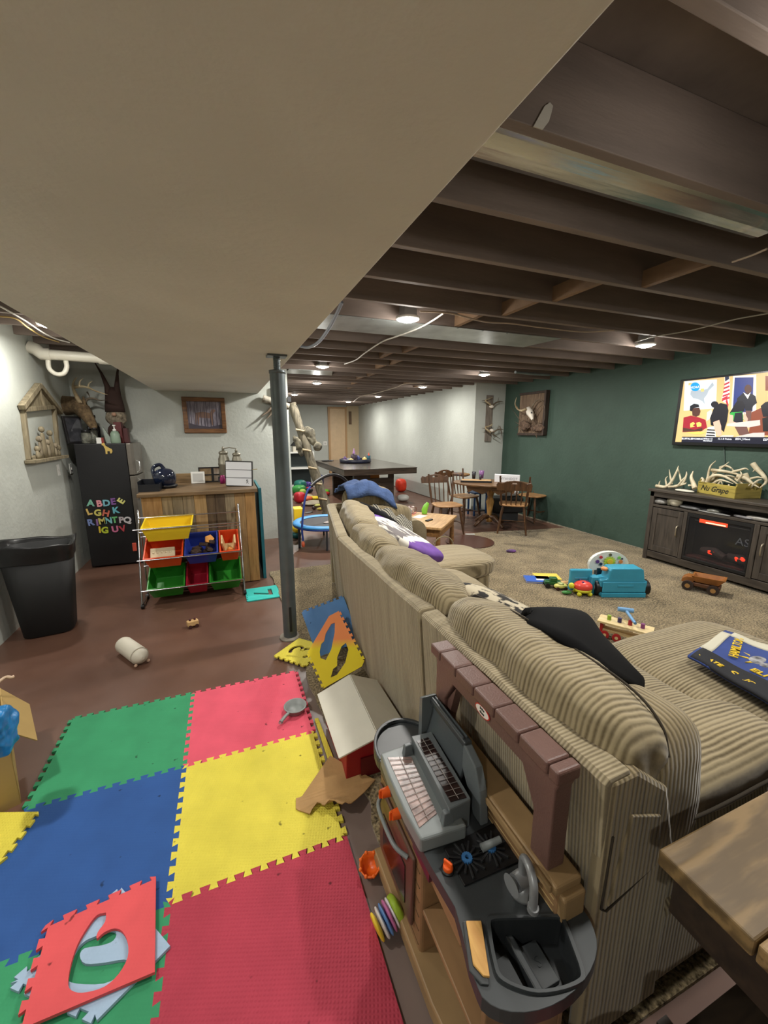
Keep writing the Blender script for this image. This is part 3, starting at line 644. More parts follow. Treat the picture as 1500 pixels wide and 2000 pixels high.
# long lumbar pillow with purple ends, leaning on the back
ex = Vector((.26,-.68,-.18)).normalized(); ez = Vector((.36,-.12,.9)); ez = (ez-ex*ez.dot(ex)).normalized(); ey = ez.cross(ex); RP = Matrix((ex, ey, ez)).transposed()
pillow('throw_pillow', (1.27,2.92,.735), (.84,.36,.13), RP, [pur, wh, leaf], 'long white leaf patterned pillow with purple ends on the sofa', n=3, res=22, seed=3,
       mi=lambda c: 0 if (abs(c.x) > .24) else (2 if -.16 < c.x < .16 else 1))
ex = Vector((.33,-.34,-.2)).normalized(); ez = Vector((.5,.1,.8)); ez = (ez-ex*ez.dot(ex)).normalized(); ey = ez.cross(ex); RP = Matrix((ex, ey, ez)).transposed()
pillow('throw_pillow', (1.26,3.36,.80), (.50,.36,.11), RP, [blk], 'black pillow at the far end of the sofa behind the striped throw', n=2.6, seed=4)
m = MB(); qf = unit([P(727,990,z=.83), P(802,1000,z=.68), P(804,1066,z=.57), P(742,1036,z=.73)])
def thr(u, v):
    q = qf(u, v); q.z += .02+.05*math.sin(u*PI)*math.sin(v*2.2+.5)-.06*math.exp(-((u-.55)/.12)**2)*(1-v)+.010*math.sin(u*17+v*5); return q
m.grid(thr, 30, 18, .018); single('striped_throw', m, zeb, 'black and cream striped throw draped by the far arm of the sofa', 'blanket', (1.5,3.1,.6))
bl = mat('blue_fleece', (66,86,126), .95, var=.3, vscale=12, bump=.6, bscale=50)
m = MB()
def blf(u, v):
    # over the top of the far cushion, falling to the right and towards the back
    a = (v-.35)*2.3; x = 1.06+.48*u-.05*v; y = 3.82-.10*u+.19*math.sin(a)
    z = .985+.06*math.cos(a*1.3)+.05*math.sin(u*PI)-.10*max(0,u-.55)*2
    if a < -.4: z -= (-.4-a)*.25
    return Vector((x+noise.noise(Vector((u*4,v*4,0)))*.03, y, z+noise.noise(Vector((u*5,v*5,3)))*.035))
m.grid(blf, 24, 16, .03); single('blue_blanket', m, bl, 'crumpled blue fleece blanket thrown over the far end of the sofa back', 'blanket', (1.3,3.8,.95))
# patterned pillow and black cloth on the near seat back
pais = mat('paisley_print', (196,184,158), .85, rgb2=(28,24,22), vscale=16, sharp=1); pst = corduroy('pillow_stripe', 'Z', (150,138,112), (40,34,28), .02)
ex = Vector((.35,-1,-.18)).normalized(); ez = Vector((.40,.1,.9)); ez = (ez-ex*ez.dot(ex)).normalized(); ey = ez.cross(ex); RP = Matrix((ex, ey, ez)).transposed()
pillow('patterned_pillow', (1.16,1.28,.76), (.66,.42,.13), RP, [pais, pst], 'cream and black paisley pillow with striped sides behind the black cloth', n=2.8, res=16, seed=6, mi=lambda c: 0 if c.z > .005 else 1)
m = MB()
bpx = [(1030,1214,.90),(1090,1203,.84),(1137,1208,.78),(1165,1245,.70),(1205,1290,.62),(1243,1340,.57)]
top = [P(x, y, z=z) for x, y, z in bpx]
lo = [P(1032,1222,z=.90),P(1055,1240,z=.93),P(1100,1268,z=.93),P(1150,1300,z=.88),P(1200,1330,z=.75),P(1240,1345,z=.60)]
tp = spline(top, 5); lp = spline(lo, 5)
def clf(u, v):
    i = u*(len(tp)-1); a = int(min(i, len(tp)-2)); f = i-a; A = tp[a].lerp(tp[a+1], f); B = lp[a].lerp(lp[a+1], f); q = A.lerp(B, v); q.z += .03*math.sin(v*PI); return q
m.grid(clf, 30, 10, .03); single('black_cloth', m, blk, 'black cloth cover slumped between the back cushion and the chaise seat', 'cloth', (1.3,1.2,.7))
m = MB()
cp = [(1250,1352,.52),(1290,1372,.50),(1330,1392,.50),(1375,1420,.49)]; c1 = spline([P(x,y,z=z+.04) for x,y,z in cp], 4); c2 = spline([P(x,y,z=z) for x,y,z in ((1275,1395,.60),(1300,1420,.54),(1320,1440,.52),(1372,1421,.50))], 4)
def cf(u, v):
    i = u*(len(c1)-1); a = int(min(i, len(c1)-2)); f = i-a; A = c1[a].lerp(c1[a+1], f); B = c2[a].lerp(c2[a+1], f); q = A.lerp(B, v); q.z += .02*math.sin(v*PI*2+u*6); return q
m.grid(cf, 18, 8, .012); single('patterned_scarf', m, mat('camouflage_print', (156,140,108), .9, rgb2=(44,38,28), vscale=11, sharp=1), 'crumpled brown camouflage patterned cloth tucked beside the near arm', 'cloth', (1.4,.9,.5))
# printed shirt lying on the chaise
t = thing('printed_shirt', 'folded blue and black jersey with yellow lettering and a bulldog on the chaise', 'shirt', (2.2,.95,.49))
w = [P(x, y, z=.495) for x, y in ((1342,1290),(1415,1240),(1560,1290),(1560,1420))]
f = unit(w); hgt = lambda u, v: .014+.004*math.sin(u*9+v*4)+.003*math.sin(v*11)
def ss(u0, u1, v0, v1, lift, nm, m_, nu=10, nv=10, th=.012):
    m = MB(); m.grid(lambda a, b: f(u0+(u1-u0)*a, v0+(v1-v0)*b)+Vector((0,0,hgt(u0+(u1-u0)*a, v0+(v1-v0)*b)+lift)), nu, nv, th); return m.build(nm, m_, t)
blu = mat('jersey_blue', (44,66,132), .8, var=.12); bk = mat('jersey_black', (16,18,26), .8); jw = mat('jersey_white', (205,200,180), .85); yl_ = mat('lettering_yellow', (226,190,40), .7)
# u runs to the far corner, v along the near edge
ss(.0, 1, 0, 1, 0, 'jersey_body', blu, 14, 20)
ss(.0, .30, .03, 1, .004, 'jersey_side_panel', bk, 6, 20); ss(.30, .9, .0, .13, .004, 'jersey_trim', jw, 8, 5); ss(.86, 1.0, .13, .9, .004, 'jersey_collar', jw, 5, 12)
def jt(txt, u, v, size, nm, du, m_=yl_):
    p = f(u, v)+Vector((0,0,hgt(u, v)+.014)); e = (f(u+du[0], v+du[1])-f(u, v)); e.z = 0; ex = e.normalized(); ey = Vector((0,0,1)).cross(ex)
    m = MB(); m.text(txt, size, frame(p, ex, ey), .004, .0008); m.build(nm, m_, t)
jt('STATE', .12, .20, .036, 'lettering', (0,.1)); jt('S', .13, .42, .065, 'letter', (0,.1)); jt('JOI', .14, .60, .034, 'lettering', (0,.1)); jt('HAMILTON', .66, .30, .05, 'lettering', (.1,-.02)); jt('ELITE', .36, .70, .05, 'lettering', (0,.1))
m = MB(); c = f(.6,.62)+Vector((0,0,.026)); m.pad(c,(.11,.09,.012),2.4,8); m.pad(c+Vector((-.03,-.03,.002)),(.06,.05,.014),2.2,6); m.build('bulldog_print', mat('print_grey', (176,176,180), .8, rgb2=(40,38,40), vscale=30), t)
m = MB()
for k in range(9):
    a = k*2*PI/9; m.prism([(.05*math.cos(a-.15),.05*math.sin(a-.15)),(.085*math.cos(a),.085*math.sin(a)),(.05*math.cos(a+.15),.05*math.sin(a+.15))], 0, .003, M=Matrix.Translation(c+Vector((0,0,-.002))))
m.build('print_burst', yl_, t)
# ================================================================ PLAY KITCHEN
tan = mat('tan_plastic', (150,122,84), .55, var=.12, vscale=10, vstretch=(1,1,.2)); tand = mat('tan_plastic_plank', (140,108,74), .5, var=.2, vscale=14, vstretch=(1,.25,1))
gr = mat('charcoal_plastic', (54,58,60), .42, var=.06); grl = mat('light_grey_plastic', (122,128,128), .42); grm = mat('mid_grey_plastic', (98,104,106), .42)
brn = mat('brown_plastic', (104,76,68), .45, var=.08, bump=.15, bscale=180); orn = mat('orange_plastic', (232,92,24), .4); gmet = mat('grey_faucet', (140,142,144), .35, .3)
K = thing('play_kitchen', 'childrens plastic play kitchen with grill, stove top, sink and brown arch behind the sofa', 'toy kitchen', (.54,.80,0))
# cabinet: oven section, open shelf section, plinth
m = MB(); m.bb((.425,.80,.02),(.655,1.13,.47)); m.build('oven_cabinet', tand, K, bevel=.012, seg=3)
m = MB(); m.bb((.425,.50,.02),(.655,.80,.045)); m.bb((.64,.50,.045),(.655,.80,.43)); m.bb((.425,.50,.045),(.64,.515,.43)); m.bb((.43,.515,.22),(.64,.80,.235)); m.bb((.425,.60,.40),(.435,.80,.47)); m.build('shelf_cabinet', tand, K, bevel=.003)
m = MB(); m.prism([(.40,1.14),(.405,.70),(.43,.50),(.66,.49),(.66,1.14)], .014, .07); m.build('plinth', tan, K, bevel=.012, seg=3)
m = MB(); m.prism([(.84,.12),(1.10,.12),(1.11,.38),(.83,.38)], 0, .012, M=frame((.424,0,0),(0,1,0),(0,0,1)) @ Matrix.Rotation(0,4,'Z')); m.v = [Vector((.424-(v.x-.424 if v.x > .424 else .424-v.x), v.y, v.z)) for v in m.v]
od = m.build('oven_door', mat('oven_door_brown', (92,66,54), .35), K, bevel=.006)
MB().tube(spline([(.41,.86,.355),(.385,.90,.362),(.38,.97,.365),(.385,1.04,.362),(.41,1.08,.355)], 4), .007, 8).build('door_handle', grl, od)
m = MB(); m.bb((.409,.88,.16),(.4115,1.06,.30)); m.build('oven_window', mat('oven_window', (40,28,26), .15), od)
# planks scored on the front and the back wall
m = MB()
for k in range(7): m.bb((.4235,.81,.09+k*.052),(.426,1.12,.0925+k*.052))
m.build('plank_groove', mat('groove_brown', (96,72,46), .7), K)
# counter
cnt = [(.660,1.08),(.405,1.08),(.400,.86),(.408,.72),(.418,.62),(.408,.575),(.392,.52),(.388,.485)] + [(.535+.150*math.cos(a), .485-.075*math.sin(a)) for a in [PI-PI*k/16 for k in range(1, 16)]] + [(.690,.49),(.692,.53),(.668,.575),(.655,.60),(.655,.66)]
# sink opening
sk = [(p.x, p.y) for p in spline([P(x, y, z=.5) for x, y in ((958,1808),(966,1799),(1025,1797),(1090,1796),(1100,1808),(1118,1855),(1133,1900),(1128,1916),(1095,1930),(1050,1936),(1010,1926),(980,1908),(970,1880),(962,1840),(958,1808))], 3)[:-1]]
MB().prism(cnt, .462, .498, [sk]).build('counter', gr, K, bevel=.008, seg=3)
m = MB(); cx_, cy_ = sum(p[0] for p in sk)/len(sk), sum(p[1] for p in sk)/len(sk)
rim = [((x-cx_)*1.10+cx_, (y-cy_)*1.10+cy_) for x, y in sk]; m.prism(rim, .498, .507, [sk]); m.build('sink_rim', gr, K, bevel=.004, seg=2)
m = MB(); ins = [((x-cx_)*.93+cx_, (y-cy_)*.93+cy_) for x, y in sk]
n_ = len(sk); vs = [(x,y,.50) for x, y in sk]+[(x,y,.435) for x, y in ins]; m.add(vs, [((i+1)%n_, i, i+n_, (i+1)%n_+n_) for i in range(n_)]+[tuple(range(n_, 2*n_))[::-1]])
for f in range(len(m.f)): pass
SB = m.build('sink_basin', mat('charcoal_basin', (40,43,45), .4), K)
m = MB(); m.bb((.508,.442,.436),(.526,.552,.462)); m.build('sink_divider', gr, SB, bevel=.004)
m = MB(); m.bb((.53,.455,.436),(.575,.53,.446)); m.bb((.45,.47,.436),(.50,.535,.440)); m.text('S', .03, frame((.553,.495,.4465),(1,0,0),(0,1,0)), .002); m.build('basin_tray', gr, SB, bevel=.003)
MB().lathe([(.014,.4365),(.016,.441),(0,.441)], (.468,.475,0), 16).build('drain', black, SB)
bd = [P(x, y, z=.508) for x, y in ((910,1797),(940,1797),(957,1907),(944,1905),(924,1882))]
m = MB(); m.prism([(p.x,p.y) for p in bd], .502, .508); m.build('cutting_board', wood('cutting_board_wood', (176,124,58), (218,172,98), 'Y', 6), K, bevel=.002)
m = MB(); m.prism([((p.x-bd[0].x-.02)*1.25+bd[0].x+.02, (p.y-.545)*1.13+.545) for p in bd], .498, .503); m.build('board_rim', gr, K, bevel=.003)
# faucet
m = MB(); m.lathe([(.030,.498),(.030,.506),(.022,.512),(.022,.524),(0,.526)], (.585,.590,0), 18); m.build('faucet_base', gmet, K)
m = MB(); m.cyl((.562,.590,.535),(.626,.598,.535), .019, .019, 18); m.cyl((.618,.597,.535),(.634,.599,.535), .024, .022, 18); m.cyl((.560,.590,.535),(.549,.589,.535), .012, .024, 18); m.build('faucet_valve', gmet, K)
MB().tube([(.628,.598,.52),(.632,.585,.50)], .004, 8).build('faucet_lever', gmet, K)
MB().tube(spline([(.585,.592,.53),(.583,.594,.575),(.578,.585,.605),(.572,.562,.612),(.566,.540,.595),(.563,.533,.565),(.562,.531,.542)], 6), .0095, 12).build('faucet_spout', gmet, K)
m = MB(); m.cyl((.562,.531,.545),(.562,.531,.534), .0125, .0125, 14); m.build('spout_tip', gmet, K)
# stove plate with grates and burners
pc = [P(x, y, z=.503) for x, y in ((866,1655),(970,1604),(1018,1680),(907,1730))]
m = MB(); m.prism([(p.x,p.y) for p in pc], .498, .503); sp_ = m.build('stove_plate', black, K, bevel=.002)
m = MB(); mg = MB()
b1, b2 = P(912,1677,z=.506), P(958,1656,z=.506)
for b in (b1, b2):
    for k in range(14):
        a = k*2*PI/14; r1 = .036 if k % 2 else .046
        m.box((b.x+math.cos(a)*(.016+r1)/2, b.y+math.sin(a)*(.016+r1)/2, .5055), (r1-.014,.0055,.007), a)
m.build('stove_grate', mat('grate_black', (30,31,33), .5), sp_, bevel=.001)
for b in (b1, b2):
    mg = MB(); mg.prism([(b.x+(.0125+.0018*(k % 2))*math.cos(k*PI/14), b.y+(.0125+.0018*(k % 2))*math.sin(k*PI/14)) for k in range(28)], .503, .512, [[(b.x+.0055*math.cos(k*PI/7), b.y+.0055*math.sin(k*PI/7)) for k in range(14)]])
    mg.build('burner', mat('burner_blue', (62,116,172), .4), sp_)
kn = P(875,1692,z=.51)
m = MB(); m.lathe([(.0165,.498),(.0165,.503),(0,.503)], (kn.x,kn.y,0), 18); m.build('knob_collar', black, K)
m = MB(); m.lathe([(.0135,.503),(.012,.514),(.0,.516)], (kn.x,kn.y,0), 16); m.box((kn.x,kn.y,.519), (.006,.024,.012), .5); m.build('stove_knob', orn, K, bevel=.002)
# grill block: light grey frame with two trays and a divider, dark hood behind
m = MB(); m.prism([(.400,1.06),(.392,.97),(.390,.85),(.396,.755),(.53,.745),(.53,1.07)], .498, .545); m.build('grill_frame', grl, K, bevel=.008, seg=3)
gt = mat('grill_print', (88,66,60), .3, rgb2=(168,140,132), vscale=28)
gd = mat('grill_print_dark', (52,30,26), .35, rgb2=(24,18,18), vscale=30)
tr = [P(x, y, z=.547) for x, y in ((757,1479),(803,1478),(853,1588),(819,1616))]
m = MB(); m.prism([(p.x,p.y) for p in tr], .545, .547); GT = m.build('grill_tray', gt, K)
def rods(q, z, n, nm, mm=None):
    m = MB()
    for k in range(n):
        t = (k+.7)/(n+.4); a = q[0].lerp(q[3], t); b = q[1].lerp(q[2], t); m.cyl((a.x,a.y,z), (b.x,b.y,z), .0009, .0009, 6)
    a = q[0].lerp(q[1], .5); b = q[3].lerp(q[2], .5); m.cyl((a.x,a.y,z+.001),(b.x,b.y,z+.001), .001, .001, 6); m.build(nm, mat('rod_grey', (150,140,135), .4, .3), mm or K)
rods(tr, .549, 12, 'grill_rods', GT)
t2 = [P(x, y, z=.592) for x, y in ((814,1447),(836,1440),(911,1557),(880,1566))]
g2 = [P(x, y, z=.590) for x, y in ((803,1437),(842,1428),(920,1560),(878,1582))]
m = MB(); m.prism([(p.x,p.y) for p in g2], .498, .590); m.build('upper_rack', grm, K, bevel=.004)
m = MB(); m.prism([(p.x,p.y) for p in t2], .590, .592); UT = m.build('upper_tray', gd, K); rods(t2, .594, 12, 'upper_grill_rods', UT)
# corner blocks
for px, py in ((792,1465),(868,1597)):
    a = P(px, py, z=.56); m = MB(); m.box((a.x+.008,a.y,.56), (.035,.022,.04), taper=.7); m.build('corner_block', grm, K, bevel=.003)
# hood: a curved lid standing open behind the rack
hd = mat('hood_grey', (72,78,81), .4)
m = MB(); m.grid(lambda u, v: (.572+.04*v-.015*v*v, 1.075-.215*u, .56+.115*v), 8, 8, .012); m.build('hood', hd, K, bevel=.002)
m = MB(); m.bb((.585,.855,.668),(.612,1.08,.690)); m.build('hood_rim', gr, K, bevel=.006, seg=3)
for dx, z_ in ((.588,.690),(.600,.690)): MB().bb((dx,.87,z_),(dx+.005,1.065,z_+.006)).build('hood_rim_rib', hd, K, bevel=.001)
m = MB(); m.bb((.612,.80,.50),(.628,1.08,.60)); m.build('hood_back', grm, K, bevel=.004)
Mx_ = Matrix(((0,0,1,.585),(1,0,0,0),(0,1,0,0),(0,0,0,1)))
m = MB(); m.prism([(.865,.685),(.80,.655),(.775,.60),(.76,.50),(.80,.50),(.835,.56),(.865,.60)], 0, .026, M=Mx_); m.build('hood_bracket', grm, K, bevel=.004)
m = MB(); m.prism([(1.07,.50),(1.095,.50),(1.09,.69),(1.07,.70)], -.03, .026, M=Mx_); m.build('hood_bracket', grm, K, bevel=.004)
# round side wing at the far end
wing = [(.635,1.08),(.405,1.08)] + [(.52+.118*math.cos(a), 1.10+.145*math.sin(a)) for a in [PI-PI*k/14 for k in range(0, 15)]]
m = MB(); m.prism(wing, .455, .488); m.build('side_wing', gr, K, bevel=.006, seg=2)
w2 = [((x-.52)*.9+.52, (y-1.13)*.86+1.13) for x, y in wing]
m = MB(); m.prism(wing, .488, .500, [w2]); m.build('wing_rim', gr, K, bevel=.003)
MB().cyl((.545,.70,.515),(.60,.695,.525), .010, .008, 12).build('light_post', grl, K)
for px, py in ((755,1547),(776,1589)):
    a = P(px, py, x=.395); m = MB(); m.cyl((a.x+.012,a.y,a.z),(a.x-.018,a.y,a.z), .016, .013, 14); m.box((a.x-.020,a.y,a.z), (.012,.007,.028)); m.build('front_knob', orn, K, bevel=.002)
m = MB(); m.bb((.4145,.74,.415),(.4235,.84,.455)); m.build('control_panel', mat('panel_print', (104,30,34), .35, rgb2=(60,30,60), vscale=40), K)
# back wall, ledge and arch
m = MB(); m.bb((.622,.52,.02),(.655,1.12,.56)); m.build('back_wall', tand, K, bevel=.003)
m = MB()
for k in range(3): m.bb((.620,.53,.50+k*.017),(.6225,1.0,.5015+k*.017))
m.build('wall_groove', mat('groove_pale', (186,160,112), .6), K)
m = MB(); m.bb((.612,.520,.555),(.692,1.125,.582)); m.bb((.624,.505,.49),(.692,.545,.560)); m.build('ledge', tan, K, bevel=.008, seg=3)
m = MB(); m.bb((.604,.53,.558),(.612,1.10,.578)); m.build('ledge_lip', tan, K, bevel=.003)
m = MB(); Ma = frame((.620,0,0),(0,1,0),(0,0,1))
arch = [(.555,.58),(.555,.80),(.545,.83),(1.105,.83),(1.095,.80),(1.095,.58),(1.035,.58),(1.035,.70),(.985,.785),(.665,.785),(.615,.70),(.615,.58)]
m.prism(arch, 0, .05, M=Ma); m.build('arch', brn, K, bevel=.006, seg=3)
y = .540
for k, L_ in enumerate((.035,.10,.10,.10,.10,.10,.07)):
    m = MB(); m.bb((.610,y+.003,.826),(.678,y+L_-.003,.862)); m.build('arch_shingle', brn, K, bevel=.007, seg=3); y += L_-.003
for yy, s_ in ((1.035,-1),):
    m = MB(); m.prism([(yy,.60),(yy,.70),(yy-.06,.785),(yy-.05,.77)], .012, .04, M=Ma); m.build('arch_gusset', brn, K, bevel=.004)
# oval badge on the arch
bc = P(951,1364, x=.630); m = MB(); Mb = frame((.6185,bc.y,.808),(0,-1,0),(0,0,1))
ov = lambda rx, ry: [(rx*math.cos(a), ry*math.sin(a)) for a in [2*PI*k/24 for k in range(24)]]
m.prism(ov(.034,.0165), 0, .002, M=Mb).mat(1).prism(ov(.030,.0135), .002, .0026, M=Mb).mat(2).text('little\ntikes', .0115, Mb @ Matrix.Translation((0,.001,.003)), .0006, .0003)
m.build('badge', [mat('badge_red', (190,44,40), .4), mat('badge_white', (228,222,215), .4), black], K)

# red toy and bits just visible under the sink end
m = MB(); m.pad((.60,.30,.24),(.22,.20,.10),3,12); single('red_toy_case', m, mat('red_gloss_plastic', (150,30,26), .25), 'glossy red plastic toy at the bottom frame edge below the play sink', 'toy', (.60,.30,.19))

# ================================================================ TOY BARN
B = thing('toy_barn', 'red toy barn with an off white gable roof beside the sofa back', 'toy barn', (.53,1.66,.015))
red = mat('barn_red', (150,22,30), .4, var=.1); rf = mat('barn_roof_white', (206,202,188), .55, var=.03)
m = MB(); Mx = frame((0,0,0),(1,0,0),(0,0,1))
body = [(.40,.015),(.66,.015),(.655,.165),(.535,.25),(.405,.165)]
m.prism(body, -1.90, -1.50, M=Mx); m.build('barn_body', red, B, bevel=.004)
m = MB(); m.prism([(.47,.02),(.59,.02),(.59,.12),(.47,.12)], 1.492, 1.500, M=Matrix(((1,0,0,0),(0,0,1,0),(0,1,0,0),(0,0,0,1)))); m.build('barn_door', mat('barn_door_dark', (96,12,20), .5), B)
rp = [P(620,1357,z=.165), P(683,1318,z=.265), P(740,1440,z=.265), P(662,1482,z=.165)]
rr_ = [Vector((.715,1.955,.165)), Vector((.722,1.49,.165))]
for k, q in enumerate(([rp[0],rp[1],rp[2],rp[3]], [rp[1],rr_[0],rr_[1],rp[2]])):
    m = MB(); nrm = (q[1]-q[0]).cross(q[3]-q[0]).normalized(); nrm = nrm if nrm.z > 0 else -nrm
    vs = [v+nrm*.004 for v in q]+[v-nrm*.005 for v in q]; m.add(vs, [(0,1,2,3),(7,6,5,4),(0,4,5,1),(1,5,6,2),(2,6,7,3),(3,7,4,0)]); m.build('roof_panel', rf, B, bevel=.002)
for y in (1.50,1.56):
    m = MB(); m.lathe([(.006,0),(.006,.008),(0,.010)], (.705,y,.166), 10); m.build('roof_peg', chrome, B)

# ================================================================ SMALL THINGS ON THE FLOOR
cbm = mat('torn_cardboard', (168,132,86), .85, var=.12, vscale=12, bump=.2)
A = [P(x, y, z=.016) for x, y in ((606,1592),(578,1580),(578,1560),(590,1557),(645,1494),(690,1512),(733,1524),(712,1556),(688,1586),(664,1588),(648,1575),(634,1582),(620,1574))]
m = MB(); q = []
for i, a in enumerate(A):
    b = A[(i+1) % len(A)]
    for k in range(4):
        c = a.lerp(b, k/4); q.append((c.x+(random.uniform(-.004,.004) if i in (0,8,9,10,11,12) else 0), c.y+(random.uniform(-.004,.004) if i in (0,8,9,10,11,12) else 0)))
m.prism(q, 0, .004); ky = .48
m.v = [Vector((v.x, v.y, v.z+.0150+(.05*max(0, 1-abs(v.x-.36)/.17)))) for v in m.v]; single('cardboard_scrap', m, cbm, 'torn brown cardboard scrap lying across the yellow tile and the carpet', 'cardboard', (.36,1.48,.015))
m = MB(); m.lathe([(.022,.001),(.034,.012),(.038,.045),(.034,.045),(.030,.014),(0,.010)], (0,0,0), 20)
for k in range(8): m.ell((.036*math.cos(k*PI/4), .036*math.sin(k*PI/4), .043), (.013,.013,.012), 8)
c = single('toy_cup', m, mat('orange_cup', (232,104,26), .35), 'small orange scalloped toy cup beside the red tile', 'toy cup'); c.location = P(724,1700,z=.002); c.rotation_euler = (.35,-.2,0); c.location.z = .012
b = thing('stacking_burger', 'round toy burger of green, pink, blue and yellow layers beside the play kitchen', 'toy', (.372,.93,.05), rot=RX(-.5) @ RY(1.25))
for z, r, h, col, nm in ((-.036,.036,.016,(226,196,50),'bottom_bun'),(-.018,.040,.014,(216,212,210),'layer'),(-.004,.041,.014,(96,140,196),'layer'),(.010,.041,.014,(196,110,160),'layer'),(.022,.040,.012,(222,218,222),'layer'),(.036,.040,.034,(150,180,50),'top_bun')):
    m = MB(); m.pad((0,0,z),(2*r,2*r,h),2.6,10,None,.002,40,z*100); m.build(nm, mat('burger_%d_%d_%d' % col, col, .5), b, local=True)
# toy frying pan
t = thing('toy_frying_pan', 'grey toy frying pan on the pink tile', 'toy pan', P(577,1388,z=TH+.001), rz=0)
pg = mat('pan_grey', (130,134,132), .45, var=.1)
m = MB(); m.lathe([(.040,0),(.052,.004),(.060,.030),(.064,.031),(.064,.035),(.057,.035),(.049,.008),(0,.006)], seg=28); m.build('pan_bowl', pg, t, local=True)
d = (P(556,1410,z=.03)-P(577,1388,z=.03)); d.z = 0; d.normalize()
m = MB(); m.tube([d*.058+Vector((0,0,.028)), d*.09+Vector((0,0,.03)), d*.13+Vector((0,0,.024))], [.009,.010,.011], 10, flat=.7); m.build('pan_handle', pg, t, local=True)
m = MB(); m.tube([d*.13+Vector((.010*math.cos(a), .010*math.sin(a), .020)) for a in [2*PI*k/12 for k in range(13)]], .003, 6); m.build('hanging_loop', chrome, t, local=True)
# white capsule toy
a, b = P(240,1255,z=.07), P(266,1278,z=.05); a.z = .058; b.z = .058
t = thing('white_cylinder_toy', 'white plastic cylinder toy with a rounded end lying on the brown floor', 'toy', (a.x,a.y,0)); wm = mat('toy_white', (214,208,192), .45)
d = (b-a).normalized(); pts = [a+d*k for k in (0,.004,.02,.24,.26,.285,.305,.315)]
MB().tube(pts, [.045,.054,.058,.058,.056,.048,.030,.010], 24).build('body', wm, t)
m = MB(); m.tube([a+d*(.262)+Vector((0,0,0))-d*.004, a+d*.266], .0585, 24); m.build('joint_ring', mat('toy_white_dull', (180,172,156), .5), t)  # joint ring in a duller white than the body
for s_ in (-1, 1):
    m = MB(); sd = Vector((-d.y, d.x, 0))*s_*.04; m.ell(a+d*.29+sd+Vector((0,0,-.045)), (.022,.022,.022), 8); m.build('foot', mat('toy_foot', (196,164,140), .5), t)
# little wooden car
cpos = P(377,1224); t = thing('wooden_toy_car', 'tiny pale wooden toy with dark wheels on the brown floor', 'toy car', (cpos.x,cpos.y,0), rz=.3)
wl = wood('pale_wood', (190,150,96), (214,178,126), 'X', 8)
MB().box((0,0,.035),(.085,.05,.045)).build('body', wl, t, local=True, bevel=.008)
for x, y in ((-.025,.03),(.025,.03),(-.025,-.03),(.025,-.03)):
    MB().cyl((x,y-.005,.014),(x,y+.005,.014), .014, .014, 12).build('wheel', mat('wheel_dark', (60,30,28), .5), t, local=True)
for x, c_ in ((-.018,(80,30,34)),(.018,(80,30,34))):
    MB().lathe([(.008,.057),(.009,.07),(0,.078)], (x,.0,0), 10).build('peg', mat('peg_dark_red', c_, .5), t, local=True)

# ================================================================ WASTE BIN
p = P(66,1238); t = thing('waste_bin', 'tall black plastic waste bin with a folded bag edge against the left wall', 'bin', (-1.42,3.78,0))
m = MB(); bb_ = mat('bin_black', (17,18,19), .65, var=.15, vscale=3)
def sq(w, d, z, n=32, p_=5, wob=0):
    r = []
    for k in range(n):
        a = 2*PI*k/n; c_, s_ = math.cos(a), math.sin(a); L_ = (abs(c_)**p_+abs(s_)**p_)**(-1/p_)
        r.append(Vector((c_*L_*w/2, s_*L_*d/2, z+wob*math.sin(a*3+.6)+wob*.7*math.sin(a*5))))
    return r
def loft(secs, m):
    n = len(secs[0]); vs = [v for s_ in secs for v in s_]; fs = []
    for i in range(len(secs)-1):
        for k in range(n): fs.append((i*n+k, i*n+(k+1) % n, (i+1)*n+(k+1) % n, (i+1)*n+k))
    sm = m.smooth; m.smooth = True; m.add(vs, fs); m.smooth = sm; return m
Rb = RZ(.15)
secs = [[Rb @ v for v in sq(w_, d_, z, 40)] for w_, d_, z in ((.02,.02,.004),(.30,.26,.004),(.32,.28,.012),(.44,.36,.70),(.40,.32,.70),(.30,.24,.05),(.02,.02,.05))]
loft(secs, m).build('bin_body', bb_, t, local=True)
m = MB(); secs = [[Rb @ v for v in sq(w_, d_, z, 48, 4, wb)] for w_, d_, z, wb in ((.445,.365,.60,.006),(.455,.375,.66,.008),(.49,.40,.725,.014),(.485,.395,.735,.016),(.45,.36,.725,.014),(.40,.32,.66,.01))]
loft(secs, m).build('bin_liner', mat('liner_black', (20,20,22), .35, bump=.5, bscale=9), t, local=True)
# ================================================================ CARDBOARD BOX
ck = mat('kraft_cardboard', (168,140,84), .8, var=.05, vscale=5); bx0 = Vector((-1.21,2.02,0))
t = thing('cardboard_box', 'open brown cardboard box at the left frame edge with a flap folded out', 'box', bx0, rz=.42)
w_, d_, h_ = .42, .40, .36
for c_, s_ in (((0,-d_/2,h_/2),(w_,.005,h_)),((0,d_/2,h_/2),(w_,.005,h_)),((-w_/2,0,h_/2),(.005,d_,h_)),((w_/2,0,h_/2),(.005,d_,h_)),((0,0,.003),(w_,d_,.005))):
    MB().box(c_, s_).build('box_panel', ck, t, local=True)
m = MB(); a0, a1, b0, b1 = [Vector(v) for v in ((w_/2,-d_/2,h_),(w_/2,d_/2,h_),(w_/2+.09,-d_/2+.03,h_-.12),(w_/2+.09,d_/2-.03,h_-.12))]; nn = (a1-a0).cross(b0-a0).normalized()*.004
m.add([a0,a1,b1,b0,a0+nn,a1+nn,b1+nn,b0+nn], [(0,1,2,3),(7,6,5,4),(0,4,5,1),(1,5,6,2),(2,6,7,3),(3,7,4,0)]); m.build('box_flap', ck, t, local=True)
